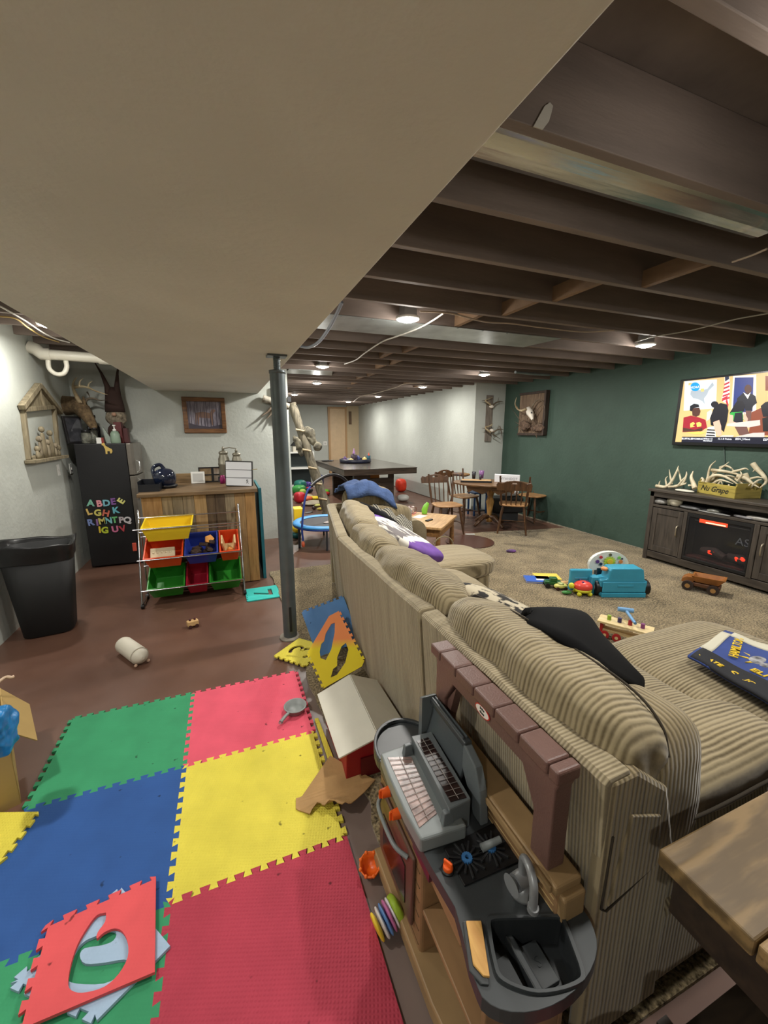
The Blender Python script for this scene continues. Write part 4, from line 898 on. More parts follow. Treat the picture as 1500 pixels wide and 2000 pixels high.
m = MB(); bc_ = P(-8,1432,z=.46); m.pad((bc_.x,bc_.y,.46),(.11,.13,.18),3,20,None,.022,16,3); single('blue_plastic_bag', m, mat('blue_bag', (30,118,180), .35, var=.35, vscale=10), 'crumpled bright blue bag hanging out of the cardboard box', 'bag', (bc_.x,bc_.y,.37))
pts = [P(x, y, z=.43) for x, y in ((-12,1340),(5,1326),(14,1322),(22,1323),(27,1321))]
m = MB(); m.tube(spline(pts, 4), .007, 8); single('loose_string', m, mat('cord_pale', (190,165,140), .6), 'short pale cord sticking out of the cardboard box', 'cord', pts[0])

# ================================================================ RUSTIC TABLE, bottom right
T = thing('rustic_table', 'dark stained rustic plank table at the bottom right frame edge', 'table', (1.2,.0,.014))
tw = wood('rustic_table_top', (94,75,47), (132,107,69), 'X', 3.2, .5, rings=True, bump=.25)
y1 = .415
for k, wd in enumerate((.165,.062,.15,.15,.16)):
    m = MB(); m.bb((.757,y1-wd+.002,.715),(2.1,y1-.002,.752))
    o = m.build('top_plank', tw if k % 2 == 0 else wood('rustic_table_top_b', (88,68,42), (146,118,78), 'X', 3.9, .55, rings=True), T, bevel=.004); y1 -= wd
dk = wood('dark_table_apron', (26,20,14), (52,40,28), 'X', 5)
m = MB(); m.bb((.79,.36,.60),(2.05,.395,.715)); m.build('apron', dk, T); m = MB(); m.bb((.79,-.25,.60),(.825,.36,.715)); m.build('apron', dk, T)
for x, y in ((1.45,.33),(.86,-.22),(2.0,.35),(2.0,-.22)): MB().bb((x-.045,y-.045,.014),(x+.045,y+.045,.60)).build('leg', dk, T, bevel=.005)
MB().bb((.82,-.25,.26),(2.05,.36,.29)).build('lower_shelf', dk, T); MB().bb((.79,-.25,.20),(.82,.38,.31)).build('lower_rail', dk, T)  # dark shelf widened to stand in for deep shade under the table
# ================================================================ LEFT SIDE
def antler(base, dirv, L_, curl, tines, r=.014, up=(0,0,1), m=None, seed=0):
    """a main beam that curves towards curl, with tapering tines"""
    rnd = random.Random(seed); m = m or MB(); b = Vector(base); d = Vector(dirv).normalized(); c = Vector(curl)
    pts = [b + d*L_*t + c*L_*t*t for t in [k/12 for k in range(13)]]
    m.tube(pts, [r*(1.25 if k == 0 else 1-.06*k) for k in range(12)]+[r*.12], 8)
    for k in range(tines):
        i = int(2+k*8/max(1, tines)); q = pts[i]; tl = L_*(.36-.03*k)*(rnd.uniform(.8,1.1)); u = Vector(up)
        dd_ = (u+ (pts[i+1]-pts[i]).normalized()*.35).normalized()
        m.tube([q + dd_*tl*s_ + c.normalized()*tl*.25*s_*s_ for s_ in (0,.25,.5,.75,1)] if c.length else [q + dd_*tl*s_ for s_ in (0,.25,.5,.75,1)], [r*.62,r*.55,r*.42,r*.28,r*.06], 7)
    return m
bone = mat('antler_bone', (196,182,150), .6, rgb2=(128,106,74), vscale=9); boned = mat('antler_grey', (120,108,92), .65, rgb2=(80,66,50), vscale=9)
grey_wood = wood('weathered_wood', (98,88,72), (158,146,122), 'Z', 5, .8)
# ---- refrigerator
R_ = thing('refrigerator', 'black sided refrigerator with brushed grey doors in the back left corner', 'refrigerator', (-1.30,5.67,0))
fb = mat('fridge_black', (20,20,23), .45, bump=.12, bscale=240); fd = mat('fridge_door_grey', (120,114,106), .30, .45, var=.12, vscale=2, vstretch=(1,1,8))
MB().bb((-1.555,5.40,.02),(-1.065,5.95,1.435)).build('cabinet', fb, R_, bevel=.006)
def fdoor(z0, z1, nm):
    m = MB(); q = [(-1.06,5.395),(-1.015,5.395),(-.995,5.44),(-.985,5.675),(-.995,5.91),(-1.015,5.955),(-1.06,5.955)]; m.prism(q, z0, z1); return m.build(nm, fd, R_, bevel=.006, seg=3)
d1 = fdoor(1.075, 1.435, 'freezer_door'); d2 = fdoor(.05, 1.06, 'fridge_door')
for d_, z0, z1 in ((d1,1.10,1.24),(d2,.78,1.02)): MB().tube([(-.985,5.44,z0),(-.955,5.44,z0+.02),(-.955,5.44,z1-.02),(-.985,5.44,z1)], .009, 8).build('door_handle', mat('handle_silver', (190,190,188), .25, .8), d_)
MB().bb((-1.06,5.42,0),(-1.0,5.94,.045)).build('kick_plate', black, R_)
mg = [('A',177,983,(128,190,168),'mint green letter A magnet',-.1),('B',194,984,(226,150,160),'pink letter B magnet',.05),('D',208,983,(120,180,196),'pale blue letter D magnet',0),('E',221,980,(128,84,150),'purple letter E magnet',.05),('E',237,979,(216,214,130),'tilted pale yellow letter E magnet',.9),
      ('L',174,1000,(222,190,110),'orange yellow letter L magnet',.2),('G',191,1002,(216,206,110),'yellow letter G magnet',0),('H',207,1003,(206,110,90),'reddish letter H magnet',-.3),('K',226,997,(110,190,206),'light blue letter K magnet',.05),
      ('R',177,1021,(120,140,196),'blue letter R magnet',.1),('I',190,1021,(150,110,170),'violet letter I magnet',0),('M',200,1018,(206,196,110),'dull yellow letter M magnet',.1),('N',212,1017,(130,200,206),'turquoise letter N magnet',0),('T',224,1016,(110,190,120),'green letter T magnet',.05),('P',237,1016,(190,180,186),'greyish letter P magnet',0),('Q',249,1016,(214,212,216),'white letter Q magnet',0),
      ('1',195,1035,(226,196,60),'yellow number one magnet in the bottom row',0),('G',205,1036,(190,206,60),'lime letter G magnet in the bottom row',0),('U',225,1034,(216,120,160),'pink letter U magnet in the bottom row',.05),('V',240,1033,(186,70,80),'red letter V magnet in the bottom row',.2)]
for ch, px, py, col, lb, ro in mg:
    p = P(px, py, y=5.392); m = MB(); m.text(ch, .098, frame((p.x,5.392,p.z),(math.cos(ro),0,math.sin(ro)),(-math.sin(ro),0,math.cos(ro))), .008, .004)
    single('letter_magnet', m, mat('magnet_%d_%d_%d' % col, col, .5), lb+' on the black fridge side', 'magnet', (p.x,5.396,p.z), 'letter magnets')
p = P(209,876,y=5.392); m = MB(); F_ = frame((p.x,5.393,p.z),(1,0,0),(0,0,1))
m.prism([(-.045,.055),(-.02,.065),(-.01,.03),(.03,0),(.045,-.005),(.05,-.03),(.04,-.055),(.025,-.055),(.025,-.03),(.0,-.03),(.0,-.06),(-.018,-.06),(-.018,-.01),(-.03,.03),(-.045,.04)], 0, .006, M=F_)
single('animal_magnet', m, mat('magnet_gold', (196,168,90), .5), 'small yellow giraffe shaped magnet at the top of the fridge side', 'magnet', (p.x,5.396,p.z))
p = P(263,1068,y=5.39); single('orange_clip', MB().bb((p.x-.02,5.375,p.z-.05),(p.x+.02,5.3945,p.z+.05)), mat('clip_orange', (220,90,70), .5), 'small orange red clip low on the fridge side', 'clip', (p.x,5.39,p.z-.05), bevel=.004)
# ---- things on the refrigerator
zt = 1.436
def at5(px, py, y=5.6): return P(px, py, y=y)
a = at5(150,862,5.5); t = thing('picture_frame', 'dark framed picture leaning on top of the fridge by the left wall', 'picture frame', (a.x,5.5,zt), rot=RZ(.9) @ RX(-.12) )
m = MB(); m.bb((-.10,-.01,0),(.10,.01,.30)); m.build('frame', mat('frame_dark', (28,26,28), .4), t, local=True, bevel=.003); MB().bb((-.078,-.0125,.022),(.078,-.0105,.278)).build('picture', mat('picture_grey_print', (74,74,80), .3, rgb2=(40,42,46), vscale=14), t, local=True)
glass = mat('jar_glass', (170,172,160), .1, alpha=.55, rgb2=(60,60,50), vscale=20)
def lathe_thing(nm, lb, cat, px, y, base, prof_list, group=None, sx=1):
    p = at5(px, 860, y); t = thing(nm, lb, cat, (p.x,y,base), group=group)
    for pn, prof, mt in prof_list: MB().lathe(prof, (0,0,0), 16, sx=sx).build(pn, mt, t, local=True)
    return t
lidm = mat('jar_lid', (40,40,42), .35, .5)
lathe_thing('glass_jar', 'squat dark lidded glass jar on the fridge top, front left', 'jar', 170, 5.46, zt, [('jar', [(.045,0),(.05,.01),(.05,.10),(.04,.12)], glass), ('lid', [(.044,.12),(.044,.15),(0,.15)], lidm)], 'jars on the fridge')
lathe_thing('glass_jar', 'second glass jar with a shiny lid beside the squat jar on the fridge', 'jar', 183, 5.52, zt, [('jar', [(.042,0),(.047,.01),(.047,.13),(.035,.15)], glass), ('lid', [(.038,.15),(.038,.185),(0,.19)], chrome)], 'jars on the fridge')
lathe_thing('glass_jar', 'tall dark bottle shape behind the glass jars on the fridge', 'jar', 186, 5.75, zt, [('jar', [(.06,0),(.065,.02),(.065,.18),(.03,.24),(.03,.29)], mat('dark_glass', (34,34,34), .15)), ('lid', [(.034,.29),(.034,.32),(0,.325)], lidm)], 'jars on the fridge')
p = at5(196,858,5.43); t = thing('small_box', 'small white box with a red side on the fridge front edge', 'box', (p.x,5.43,zt)); MB().bb((-.035,-.02,0),(.012,.02,.065)).build('box_front', white, t, local=True); MB().bb((.0125,-.02,0),(.035,.02,.065)).build('box_side', mat('box_red', (130,40,30), .5), t, local=True)
lathe_thing('soap_bottle', 'pale green pump bottle on the fridge top', 'bottle', 226, 5.45, zt, [('bottle', [(.045,0),(.05,.01),(.048,.10),(.032,.135)], mat('soap_green', (130,150,132), .25)), ('pump', [(.018,.135),(.018,.155),(.007,.16),(.007,.19),(.016,.192),(.016,.205),(0,.206)], white)])
p = at5(212,845,5.55); m = MB(); m.prism([(-.03,0),(.045,0),(-.045,.19)], 0, .03, M=frame((p.x,5.55,zt),(1,0,0),(0,0,1))); single('glass_wedge', m, mat('pale_card', (150,160,150), .5), 'pale triangular card leaning beside the pump bottle', 'card', (p.x,5.55,zt))
for k, (px, h, lb) in enumerate(((234,.24,'tall dark red box under the gnome on the fridge'),(245,.17,'shorter brown red box at the fridge edge'))):
    p = at5(px, 860, 5.60+.05*k); single('red_box', MB().bb((p.x-.04,5.58+.05*k,zt),(p.x+.035,5.68+.05*k,zt+h)), mat('box_maroon_%d' % k, (92-14*k,34,34), .6), lb, 'box', (p.x,5.6,zt), 'boxes on the fridge', bevel=.003)
g = at5(229,840,5.78); G = thing('gnome_figure', 'figure with a pale beard and a brown pointed double hat on the fridge', 'figurine', (g.x,5.80,zt))
hat = mat('hat_brown', (58,40,34), .9, var=.15); brd = mat('beard_fur', (160,148,128), .95, rgb2=(96,86,72), vscale=30, bump=.5)
MB().pad((0,0,.30),(.21,.15,.22),2.3,12,None,.012,20,2).build('beard', brd, G, local=True)
MB().pad((0,0,.10),(.20,.15,.24),3,10).build('body', mat('gnome_body', (70,50,44), .9), G, local=True)
MB().ell((0,-.085,.33),(.05,.05,.05),8).build('nose', mat('nose_skin', (176,140,116), .7), G, local=True)
m = MB(); m.lathe([(.105,.36),(.10,.44),(.085,.54),(.06,.60),(.02,.65)], seg=18, sy=.75); m.build('hat', hat, G, local=True)
for s_, h in ((-1,.93),(1,.95)):
    MB().tube([(.04*s_,0,.52),(.05*s_,0,.66),(.07*s_ if s_ > 0 else -.09,0,.80),(.10*s_ if s_ > 0 else -.15,.02,h)], [.045,.028,.014,.004], 10).build('hat_point', hat, G, local=True)
# ---- mounted deer head in the corner
D_ = thing('deer_mount', 'mounted deer head with pale antlers high in the corner above the fridge', 'deer mount', (XL,5.62,1.75))
fur = mat('deer_fur', (118,98,70), .95, rgb2=(70,54,36), vscale=24, bump=.6)
MB().tube([(XL+.01,5.74,1.86),(XL+.10,5.70,1.86),(XL+.18,5.62,1.83),(XL+.24,5.54,1.76)], [.11,.10,.085,.07], 14).build('neck', fur, D_)
m = MB(); m.tube([(XL+.16,5.60,1.86),(XL+.23,5.53,1.80),(XL+.29,5.46,1.70),(XL+.33,5.42,1.62),(XL+.34,5.41,1.59)], [.06,.075,.055,.04,.02], 14); m.build('head', fur, D_)
m = MB(); m.ell((XL+.335,5.405,1.60),(.05,.04,.04),8); m.build('muzzle', mat('muzzle_dark', (30,26,24), .5), D_)
for s_ in (-1, 1):
    m = MB(); m.pad((XL+.20+.05*s_,5.56-.05*s_,1.89),(.03,.07,.12),2.2,6,RZ(.5)); m.build('ear', fur, D_)
def px_tube(m, pts, r, y):
    q = [P(a, b, y=y+c) for a, b, c in pts]; q = spline(q, 4); n_ = len(q); m.tube(q, [r*(1-.85*k/(n_-1)) for k in range(n_)], 8)
m = MB(); px_tube(m, [(160,792,0),(150,775,.0),(143,758,.05),(144,745,.1),(150,737,.1)], .026, 5.55); px_tube(m, [(146,756,.05),(160,755,.0),(172,757,-.05),(185,763,-.1),(200,768,-.12),(210,771,-.12)], .018, 5.55)
for pts in ([(155,755,0),(156,745,0),(163,738,0)], [(172,757,0),(174,749,0),(181,744,0)]): px_tube(m, pts, .012, 5.55)
m.build('antler', bone, D_)
m = MB(); px_tube(m, [(165,790,.1),(170,780,.1),(182,778,.1),(195,782,.1),(208,781,.1)], .018, 5.6); px_tube(m, [(170,765,.1),(174,772,.1),(176,778,.1)], .009, 5.6); m.build('antler', boned, D_)
# ---- barnwood house frame on the left wall
H_ = thing('house_wall_decor', 'house shaped wooden wall decor with a nativity scene on the left wall', 'wall decor', (XL,4.95,1.3))
def lw(px, py): p = P(px, py, x=XL+.03); return Vector((XL, p.y, p.z))
A_, B_, C_, Dd = lw(60,898), lw(116,877), lw(108,795), lw(48,800)
ap = lw(75,752); pw = wood('pale_barnwood', (104,95,74), (150,138,112), 'Z', 5, .8)
def stick(a, b, w, th=.035, off=.0, nm='frame_board', parent=H_, mt=None):
    a, b = Vector(a), Vector(b); d = b-a; L_ = d.length; ex = d.normalized(); M = Matrix((ex, ex.cross(Vector((1,0,0))), Vector((1,0,0)))).transposed()
    m = MB(); m.box((a+b)/2+Vector((th/2+off,0,0)), (L_, w, th), M); return m.build(nm, mt or pw, parent, bevel=.003)
stick(A_, B_, .04); stick(A_, Dd, .04); stick(B_, C_, .04); stick(Dd, C_, .04, off=.004)
e1, e2 = lw(42,796), lw(118,806)
stick(e1, ap, .045, .05, .006); stick(ap, e2, .045, .05, .006); stick(ap, (ap+Vector((0,.06,-.22))), .03, .02, .02)
tri = [Dd, C_, ap]; m = MB(); m.add([v+Vector((.004,0,0)) for v in tri]+[v+Vector((.02,0,0)) for v in tri], [(0,1,2),(5,4,3),(0,3,4,1),(1,4,5,2),(2,5,3,0)]); m.build('gable_panel', pw, H_)
sl = lw(62,910); m = MB(); m.bb((XL+.003,A_.y-.06,A_.z-.03),(XL+.09,B_.y+.05,A_.z+.0)); m.build('sill', pw, H_, bevel=.003)
for k, (px, py, h, w_) in enumerate(((70,882,.10,.07),(77,886,.20,.05),(84,882,.30,.08),(91,878,.16,.06),(98,876,.26,.07),(104,874,.12,.06),(110,872,.09,.05))):
    q = lw(px, py); m = MB(); z0 = A_.z
    m.lathe([(w_*.5,z0),(w_*.55,z0+h*.3),(w_*.35,z0+h*.75),(w_*.18,z0+h*.8)], (XL+.045,q.y,0), 10, sx=.5); m.ell((XL+.045,q.y,z0+h*.9),(.05,.05,.06),8); m.build('carved_figure', grey_wood if k % 2 else pw, H_)
for px, py, lb in ((120,918,'white light switch on the left wall below the wooden house decor'),(144,915,'white outlet plate beside the fridge on the left wall')):
    q = lw(px, py); t = thing('light_switch', lb, 'switch', (XL,q.y,q.z)); MB().bb((0,-.036,-.058),(.006,.036,.058)).build('plate', white, t, local=True, bevel=.002); MB().bb((.006,-.006,-.014),(.014,.006,.012)).build('toggle', white, t, local=True)
# ---- deer picture on the back wall
def bw(px, py, y=YB): p = P(px, py, y=y); return Vector((p.x, y, p.z))
a, c = bw(354,775), bw(442,847); T_ = thing('deer_picture', 'wood framed picture of a deer standing in the woods on the back wall', 'picture', ((a.x+c.x)/2,YB,c.z))
fw = wood('picture_frame_wood', (84,52,28), (134,92,52), 'X', 6, .4); z0, z1, x0, x1 = c.z+.01, a.z, a.x, c.x+.01
for b in (((x0,z1-.055),(x1,z1)),((x0,z0),(x1,z0+.055)),((x0,z0+.055),(x0+.055,z1-.055)),((x1-.055,z0+.055),(x1,z1-.055))): MB().bb((b[0][0],YB-.035,b[0][1]),(b[1][0],YB-.002,b[1][1])).build('frame_rail', fw, T_, bevel=.006)
m = MB(); m.bb((x0+.05,YB-.018,z0+.05),(x1-.05,YB-.010,z1-.05)); m.mat(1); FM = frame(((x0+x1)/2-.0,YB-.0185,(z0+z1)/2),(1,0,0),(0,0,1))
m.prism([(-.12,-.03),(-.11,.03),(-.02,.045),(.07,.03),(.09,.07),(.12,.085),(.14,.06),(.11,.03),(.10,-.01),(.095,-.13),(.08,-.13),(.075,-.04),(.0,-.035),(-.07,-.03),(-.075,-.12),(-.09,-.12),(-.09,-.03),(-.11,-.12),(-.12,-.12)], 0, .001, M=FM)
m.mat(2)
for k in range(11): xx = -.20+k*.038+random.uniform(-.01,.01); m.prism([(xx,-.17),(xx+.008,-.17),(xx+.005,.18),(xx+.001,.18)], .001 if k in (3,9) else 0, .0012, M=FM)
m.prism([(-.2,-.18),(.2,-.18),(.2,-.12),(.05,-.15),(-.1,-.13),(-.2,-.10)], 0, .0014, M=FM)
m.build('print', [mat('print_woods', (96,90,104), .5, rgb2=(150,144,156), vscale=18, vstretch=(2,1,.5)), mat('print_deer', (124,96,84), .5), mat('print_trunks', (62,56,68), .5)], T_)
# ---- rough wood and antler cross behind the column
X_ = thing('rustic_wall_cross', 'rough white and brown wooden wall ornament with antler tips behind the column', 'wall decor', (.45,YB,1.8))
q = bw(513,786); q2 = bw(560,792); brk = mat('birch_bark', (190,186,172), .8, rgb2=(96,84,66), vscale=12)
m = MB(); m.cyl((q.x,YB-.06,q.z+.05),(q2.x+.02,YB-.06,q2.z-.02), .05, .045, 12); m.build('birch_log', brk, X_)
q = bw(533,772); m = MB(); m.bb((q.x-.02,YB-.05,q.z-.35),(q.x+.04,YB-.01,q.z+.10)); m.build('upright_board', grey_wood, X_, bevel=.004)
for k, (a_, b_) in enumerate((((530,796),(508,814)),((532,798),(520,818)),((536,798),(532,820)),((542,796),(548,815)))):
    u, v = bw(*a_), bw(*b_); m = MB(); m.tube([u+Vector((0,-.05,0)), (u+v)/2+Vector((.02,-.08,0)), v+Vector((0,-.10,.0))], [.02,.016,.004], 8); m.build('antler_tip', boned, X_)
m = MB(); q = bw(563,781); m.bb((q.x-.02,YB-.06,q.z-.03),(q.x+.03,YB-.02,q.z+.04)); m.build('end_block', dark, X_)
# ================================================================ BAR
BR = thing('plank_bar', 'bar counter clad in mixed reclaimed vertical planks in front of the back wall', 'bar counter', (-.26,4.7,0))
tones = [((140,104,62),(176,140,92)),((108,92,68),(150,132,102)),((98,88,70),(136,122,98)),((104,92,72),(146,130,104)),((150,120,78),(186,154,106)),((74,58,42),(112,92,66)),((66,52,38),(100,82,60)),((110,96,74),(150,134,106)),((128,100,64),(166,132,86)),((136,100,56),(178,136,82))]
x = -.775; ws = (.17,.09,.09,.10,.11,.08,.09,.09,.10,.10)
for k, w_ in enumerate(ws):
    m = MB(); m.bb((x+.001,4.28,.01),(x+w_-.001,4.305,.965)); m.build('front_plank', wood('bar_plank_%d' % k, *tones[k], 'Z', 5, .75, bump=.3), BR, bevel=.002); x += w_
m = MB(); m.bb((-.77,4.305,.01),(x-.005,5.10,.965)); m.build('carcass', wood('bar_side', (120,96,62), (160,130,88), 'Z', 5, .7), BR)
m = MB(); m.bb((-.80,4.24,.965),(.27,5.12,1.0)); m.build('bar_top', wood('bar_top_wood', (84,66,46), (130,106,76), 'X', 4, .5), BR, bevel=.004)
m = MB(); m.bb((-.78,5.05,1.0),(.25,5.10,1.10)); m.build('back_rail', wood('bar_rail_wood', (100,80,54), (146,120,84), 'X', 4, .6), BR, bevel=.003)
m = MB(); tl_ = mat('teal_paint', (22,92,104), .5, var=.1); t = thing('teal_board', 'tall narrow teal painted board standing at the right end of the bar', 'board', (.30,4.75,0))
MB().bb((.285,4.34,0),(.315,4.40,.99)).build('board_stile', tl_, t); MB().bb((.29,4.40,.0),(.312,5.15,.985)).build('board_panel', mat('teal_paint_light', (60,130,138), .5, var=.1), t)
# things on the bar
zb = 1.001
a = P(318,945,y=4.62); t = thing('toy_helmet', 'glossy dark blue helmet shape with a handle on the bar', 'helmet', (a.x+.02,4.66,zb)); nv = mat('navy_gloss', (20,28,48), .12, coat=.5)
MB().pad((0,0,.10),(.21,.20,.20),2.4,14).build('shell', nv, t, local=True); MB().tube(spline([(-.09,-.02,.10),(-.10,0,.20),(-.04,.02,.235),(0,.02,.19)], 5), .018, 10).build('handle', nv, t, local=True); MB().lathe([(.10,0),(.11,.02),(.11,.03),(0,.03)], seg=20).build('base_ring', black, t, local=True)
a = P(303,950,y=4.55); t = thing('wire_tray', 'open black wire tray beside the dark helmet on the bar', 'tray', (a.x-.03,4.50,zb))
for b in (((-.09,-.12,0),(.09,.12,.008)),((-.09,-.12,.008),(-.085,.12,.10)),((.085,-.12,.008),(.09,.12,.07)),((-.085,-.12,.008),(.085,-.115,.07)),((-.085,.115,.008),(.085,.12,.10))): MB().bb(*b).build('tray_side', mat('tray_black', (22,24,30), .35), t, local=True)
a = P(388,948,y=4.9); t = thing('photo_frame', 'small square white picture frame on the bar', 'picture frame', (a.x,4.9,zb), rot=RX(-.12)); MB().bb((-.07,-.008,0),(.07,.008,.13)).build('frame', white, t, local=True, bevel=.003); MB().bb((-.052,-.0095,.02),(.052,-.0082,.11)).build('picture', mat('grey_card', (188,188,184), .6), t, local=True)
a = P(417,945,y=5.0); t = thing('folding_photo_frame', 'dark double photo frame standing on the bar behind the white frame', 'picture frame', (a.x,4.98,zb))
for k, s_ in enumerate((-1, 1)):
    for b in (((.0,-.008,.0),(.145,.008,.012)),((0,-.008,.16),(.145,.008,.172)),((0,-.008,.012),(.012,.008,.16)),((.133,-.008,.012),(.145,.008,.16)),((.012,-.008,.08),(.133,.008,.09))):
        (m := MB()).bb(((b[0][0] if s_ > 0 else -b[1][0]),b[0][1],b[0][2]),((b[1][0] if s_ > 0 else -b[0][0]),b[1][1],b[1][2])); m.build('frame_rail', black, t, local=True)
    MB().bb((.012 if s_ > 0 else -.133,.0,.012),(.133 if s_ > 0 else -.012,.004,.16)).build('photo', mat('photo_sepia_%d' % k, (150,128,96) if k == 0 else (170,160,150), .3, rgb2=(110,90,66), vscale=16), t, local=True)
a = P(432,965,y=4.85); t = thing('magenta_jar', 'small magenta jar on the bar between the frames and the white light box', 'jar', (P(436,950,y=4.8).x,4.80,zb)); MB().lathe([(.028,0),(.03,.05),(.022,.07),(.022,.09),(0,.092)], seg=12).build('jar', mat('magenta', (150,30,100), .35), t, local=True)
# milk can lamp
a = P(449,900,y=5.07); zc = 1.10; t = thing('milk_can_pair', 'pair of small galvanised milk cans joined by a handle on the bar rail', 'milk cans', (a.x,5.0,zb)); mc = mat('milk_can_metal', (136,132,118), .45, .6, var=.2, vscale=9)
for dx, s_ in ((-.065,1.0),(.075,.92)):
    MB().lathe([(.0,0),(.062*s_,.0),(.066*s_,.01),(.062*s_,.13*s_),(.068*s_,.14*s_),(.062*s_,.15*s_),(.060*s_,.20*s_),(.046*s_,.24*s_),(.044*s_,.255*s_),(.052*s_,.262*s_),(.048*s_,.28*s_),(.0,.30*s_)], (dx,0,.06), 20).build('can', mc, t, local=True); MB().lathe([(.012,.33*s_),(.016,.36*s_),(.008,.375*s_),(0,.38*s_)], (dx,0,.02), 10).build('can_knob', mc, t, local=True)
MB().bb((-.14,-.07,0),(.15,.07,.06)).build('stand', dark, t, local=True); MB().tube([(-.065,0,.375),(.0,0,.385),(.075,0,.375)], .005, 8).build('handle_bar', mc, t, local=True)
# white three row light box
a, b = P(444,914,y=4.55), P(489,957,y=4.5); t = thing('light_box', 'white three row light box with a small black logo on the bar end', 'light box', ((a.x+b.x)/2,4.5,zb), rot=RZ(-.25) @ RX(-.05) @ RY(.04))
w_ = .27; h_ = .265; MB().bb((-w_/2,-.02,.0),(w_/2,.03,h_)).build('case', mat('case_black', (24,24,24), .5), t, local=True, bevel=.003)
for k in range(3): MB().bb((-w_/2+.006,-.024,.008+k*.084),(w_/2-.006,-.0205,.008+k*.084+.078)).build('row_panel', mat('lightbox_white', (212,214,218), .4), t, local=True)
m = MB(); m.text('S', .045, frame((.085,-.0245,.055),(1,0,0),(0,0,1)), .001, .001); m.text('- -', .03, frame((.088,-.0245,.035),(1,0,0),(0,0,1)), .001); m.build('logo', black, t, local=True)
MB().tube([(w_/2,0,.18),(w_/2+.05,0,.185)], .004, 6).build('power_plug', mat('brass', (190,170,110), .3, .6), t, local=True)
# ================================================================ TOY ORGANISER
O_ = thing('toy_organiser_rack', 'chrome wire rack on casters holding tilted coloured toy bins in front of the bar', 'storage rack', (-.35,4.05,0))
xl, xr = -.80, .075
for x in (xl, xr):
    m = MB(); m.tube([(x,3.93,.05),(x,4.0,.30),(x,4.13,.62),(x,4.23,.80)], .008, 8); m.build('side_post', chrome, O_)
    m = MB(); m.tube([(x,4.22,.03),(x,4.24,.5),(x,4.25,.80)], .008, 8); m.build('side_post', chrome, O_)
    MB().tube(spline([(x,4.25,.79),(x,4.25,.845),(x,4.235,.85),(x,4.215,.80)], 4), .009, 8).build('top_loop', chrome, O_)
for y, z, nm in ((3.92,.735,'rod'),(4.20,.785,'rod'),(4.14,.66,'rod'),(3.93,.452,'rod'),(4.22,.60,'rod'),(3.93,.167,'rod'),(4.21,.315,'rod')): MB().cyl((xl,y,z),(xr,y,z), .006, .006, 8).build(nm, chrome, O_)
for x in (xl, xr):
    m = MB(); m.tube([(x,3.93,.03),(x,4.22,.03)], .008, 8); m.build('foot_rail', chrome, O_)
    for y in (3.945, 4.19): MB().cyl((x-.012,y,.024),(x+.012,y,.024), .024, .024, 14).build('caster', black, O_)
def bin_(x0, x1, zf, tilt, col, label, dep=.30, h=.15, y0=3.935):
    t = thing('toy_bin', label, 'storage bin', ((x0+x1)/2, y0, zf), rot=RX(tilt), group='bins on the toy organiser')
    w_ = x1-x0-.008; m = MB(); th = .004; mt = mat('bin_%d_%d_%d' % col, col, .35)
    def sec(k, z, o=0): return [Vector((-w_/2*k+o, o+dep*(1-k)/2, z)), Vector((w_/2*k-o, o+dep*(1-k)/2, z)), Vector((w_/2*k-o, dep-dep*(1-k)/2-o, z)), Vector((-w_/2*k+o, dep-dep*(1-k)/2-o, z))]
    ss_ = [sec(.80,-h), sec(1,0), sec(1,0,th*2), sec(.80,-h+th,th)]
    vs = [v for s_ in ss_ for v in s_]; fs = [(3,2,1,0)]
    for i in range(3):
        for k in range(4): fs.append((i*4+k, i*4+(k+1) % 4, (i+1)*4+(k+1) % 4, (i+1)*4+k))
    fs.append((12,13,14,15)); m.add(vs, fs); m.build('bin_body', mt, t, local=True, bevel=.003)
    m = MB(); m.prism([(-w_/2-.004,-.004),(w_/2+.004,-.004),(w_/2+.004,dep+.004),(-w_/2-.004,dep+.004)], -.006, .004, [[(-w_/2+.008,.008),(w_/2-.008,.008),(w_/2-.008,dep-.008),(-w_/2+.008,dep-.008)]]); m.build('bin_rim', mt, t, local=True, bevel=.002)
    return t
cY_, cO, cB_, cG, cR = (238,206,40), (222,76,34), (44,62,150), (44,132,40), (160,28,48)
bin_(-.745,-.335,.738,.16,cY_,'yellow toy bin on the top rail of the organiser', .29, .14)
bin_(-.755,-.435,.460,.50,cO,'orange red toy bin holding a white block, middle row left')
bin_(-.425,-.135,.460,.50,cB_,'blue toy bin holding dark pieces, middle row')
bin_(-.125,.055,.460,.50,cO,'orange toy bin holding pale wooden pieces, middle row right')
bin_(-.755,-.445,.172,.50,cG,'green toy bin in the bottom row, left')
bin_(-.435,-.245,.172,.50,cR,'dark red toy bin in the bottom row between the green ones')
bin_(-.235,.055,.172,.50,cG,'green toy bin in the bottom row, right')
def inbin(x, d, dz): # a point above a tilted middle row bin's floor
    return Vector((x, 3.935+d*math.cos(.5)+ (.14-dz)*math.sin(.5), .46+d*math.sin(.5)-(.14-dz)*math.cos(.5)))
m = MB(); m.box((0,0,0),(.20,.09,.045)); 
for k in range(5): m.lathe([(.009,0),(.009,.006),(0,.006)], (-.075+k*.035,-.0,.0225), 8)
m.v = [RX(1.0) @ v + inbin(-.61,.12,.085) for v in m.v]; single('perforated_block', m, mat('cream_plastic', (206,194,160), .5), 'cream perforated plastic block in the orange red bin', 'toy block', inbin(-.61,.10,.03), bevel=.004)
rr2 = random.Random(4)
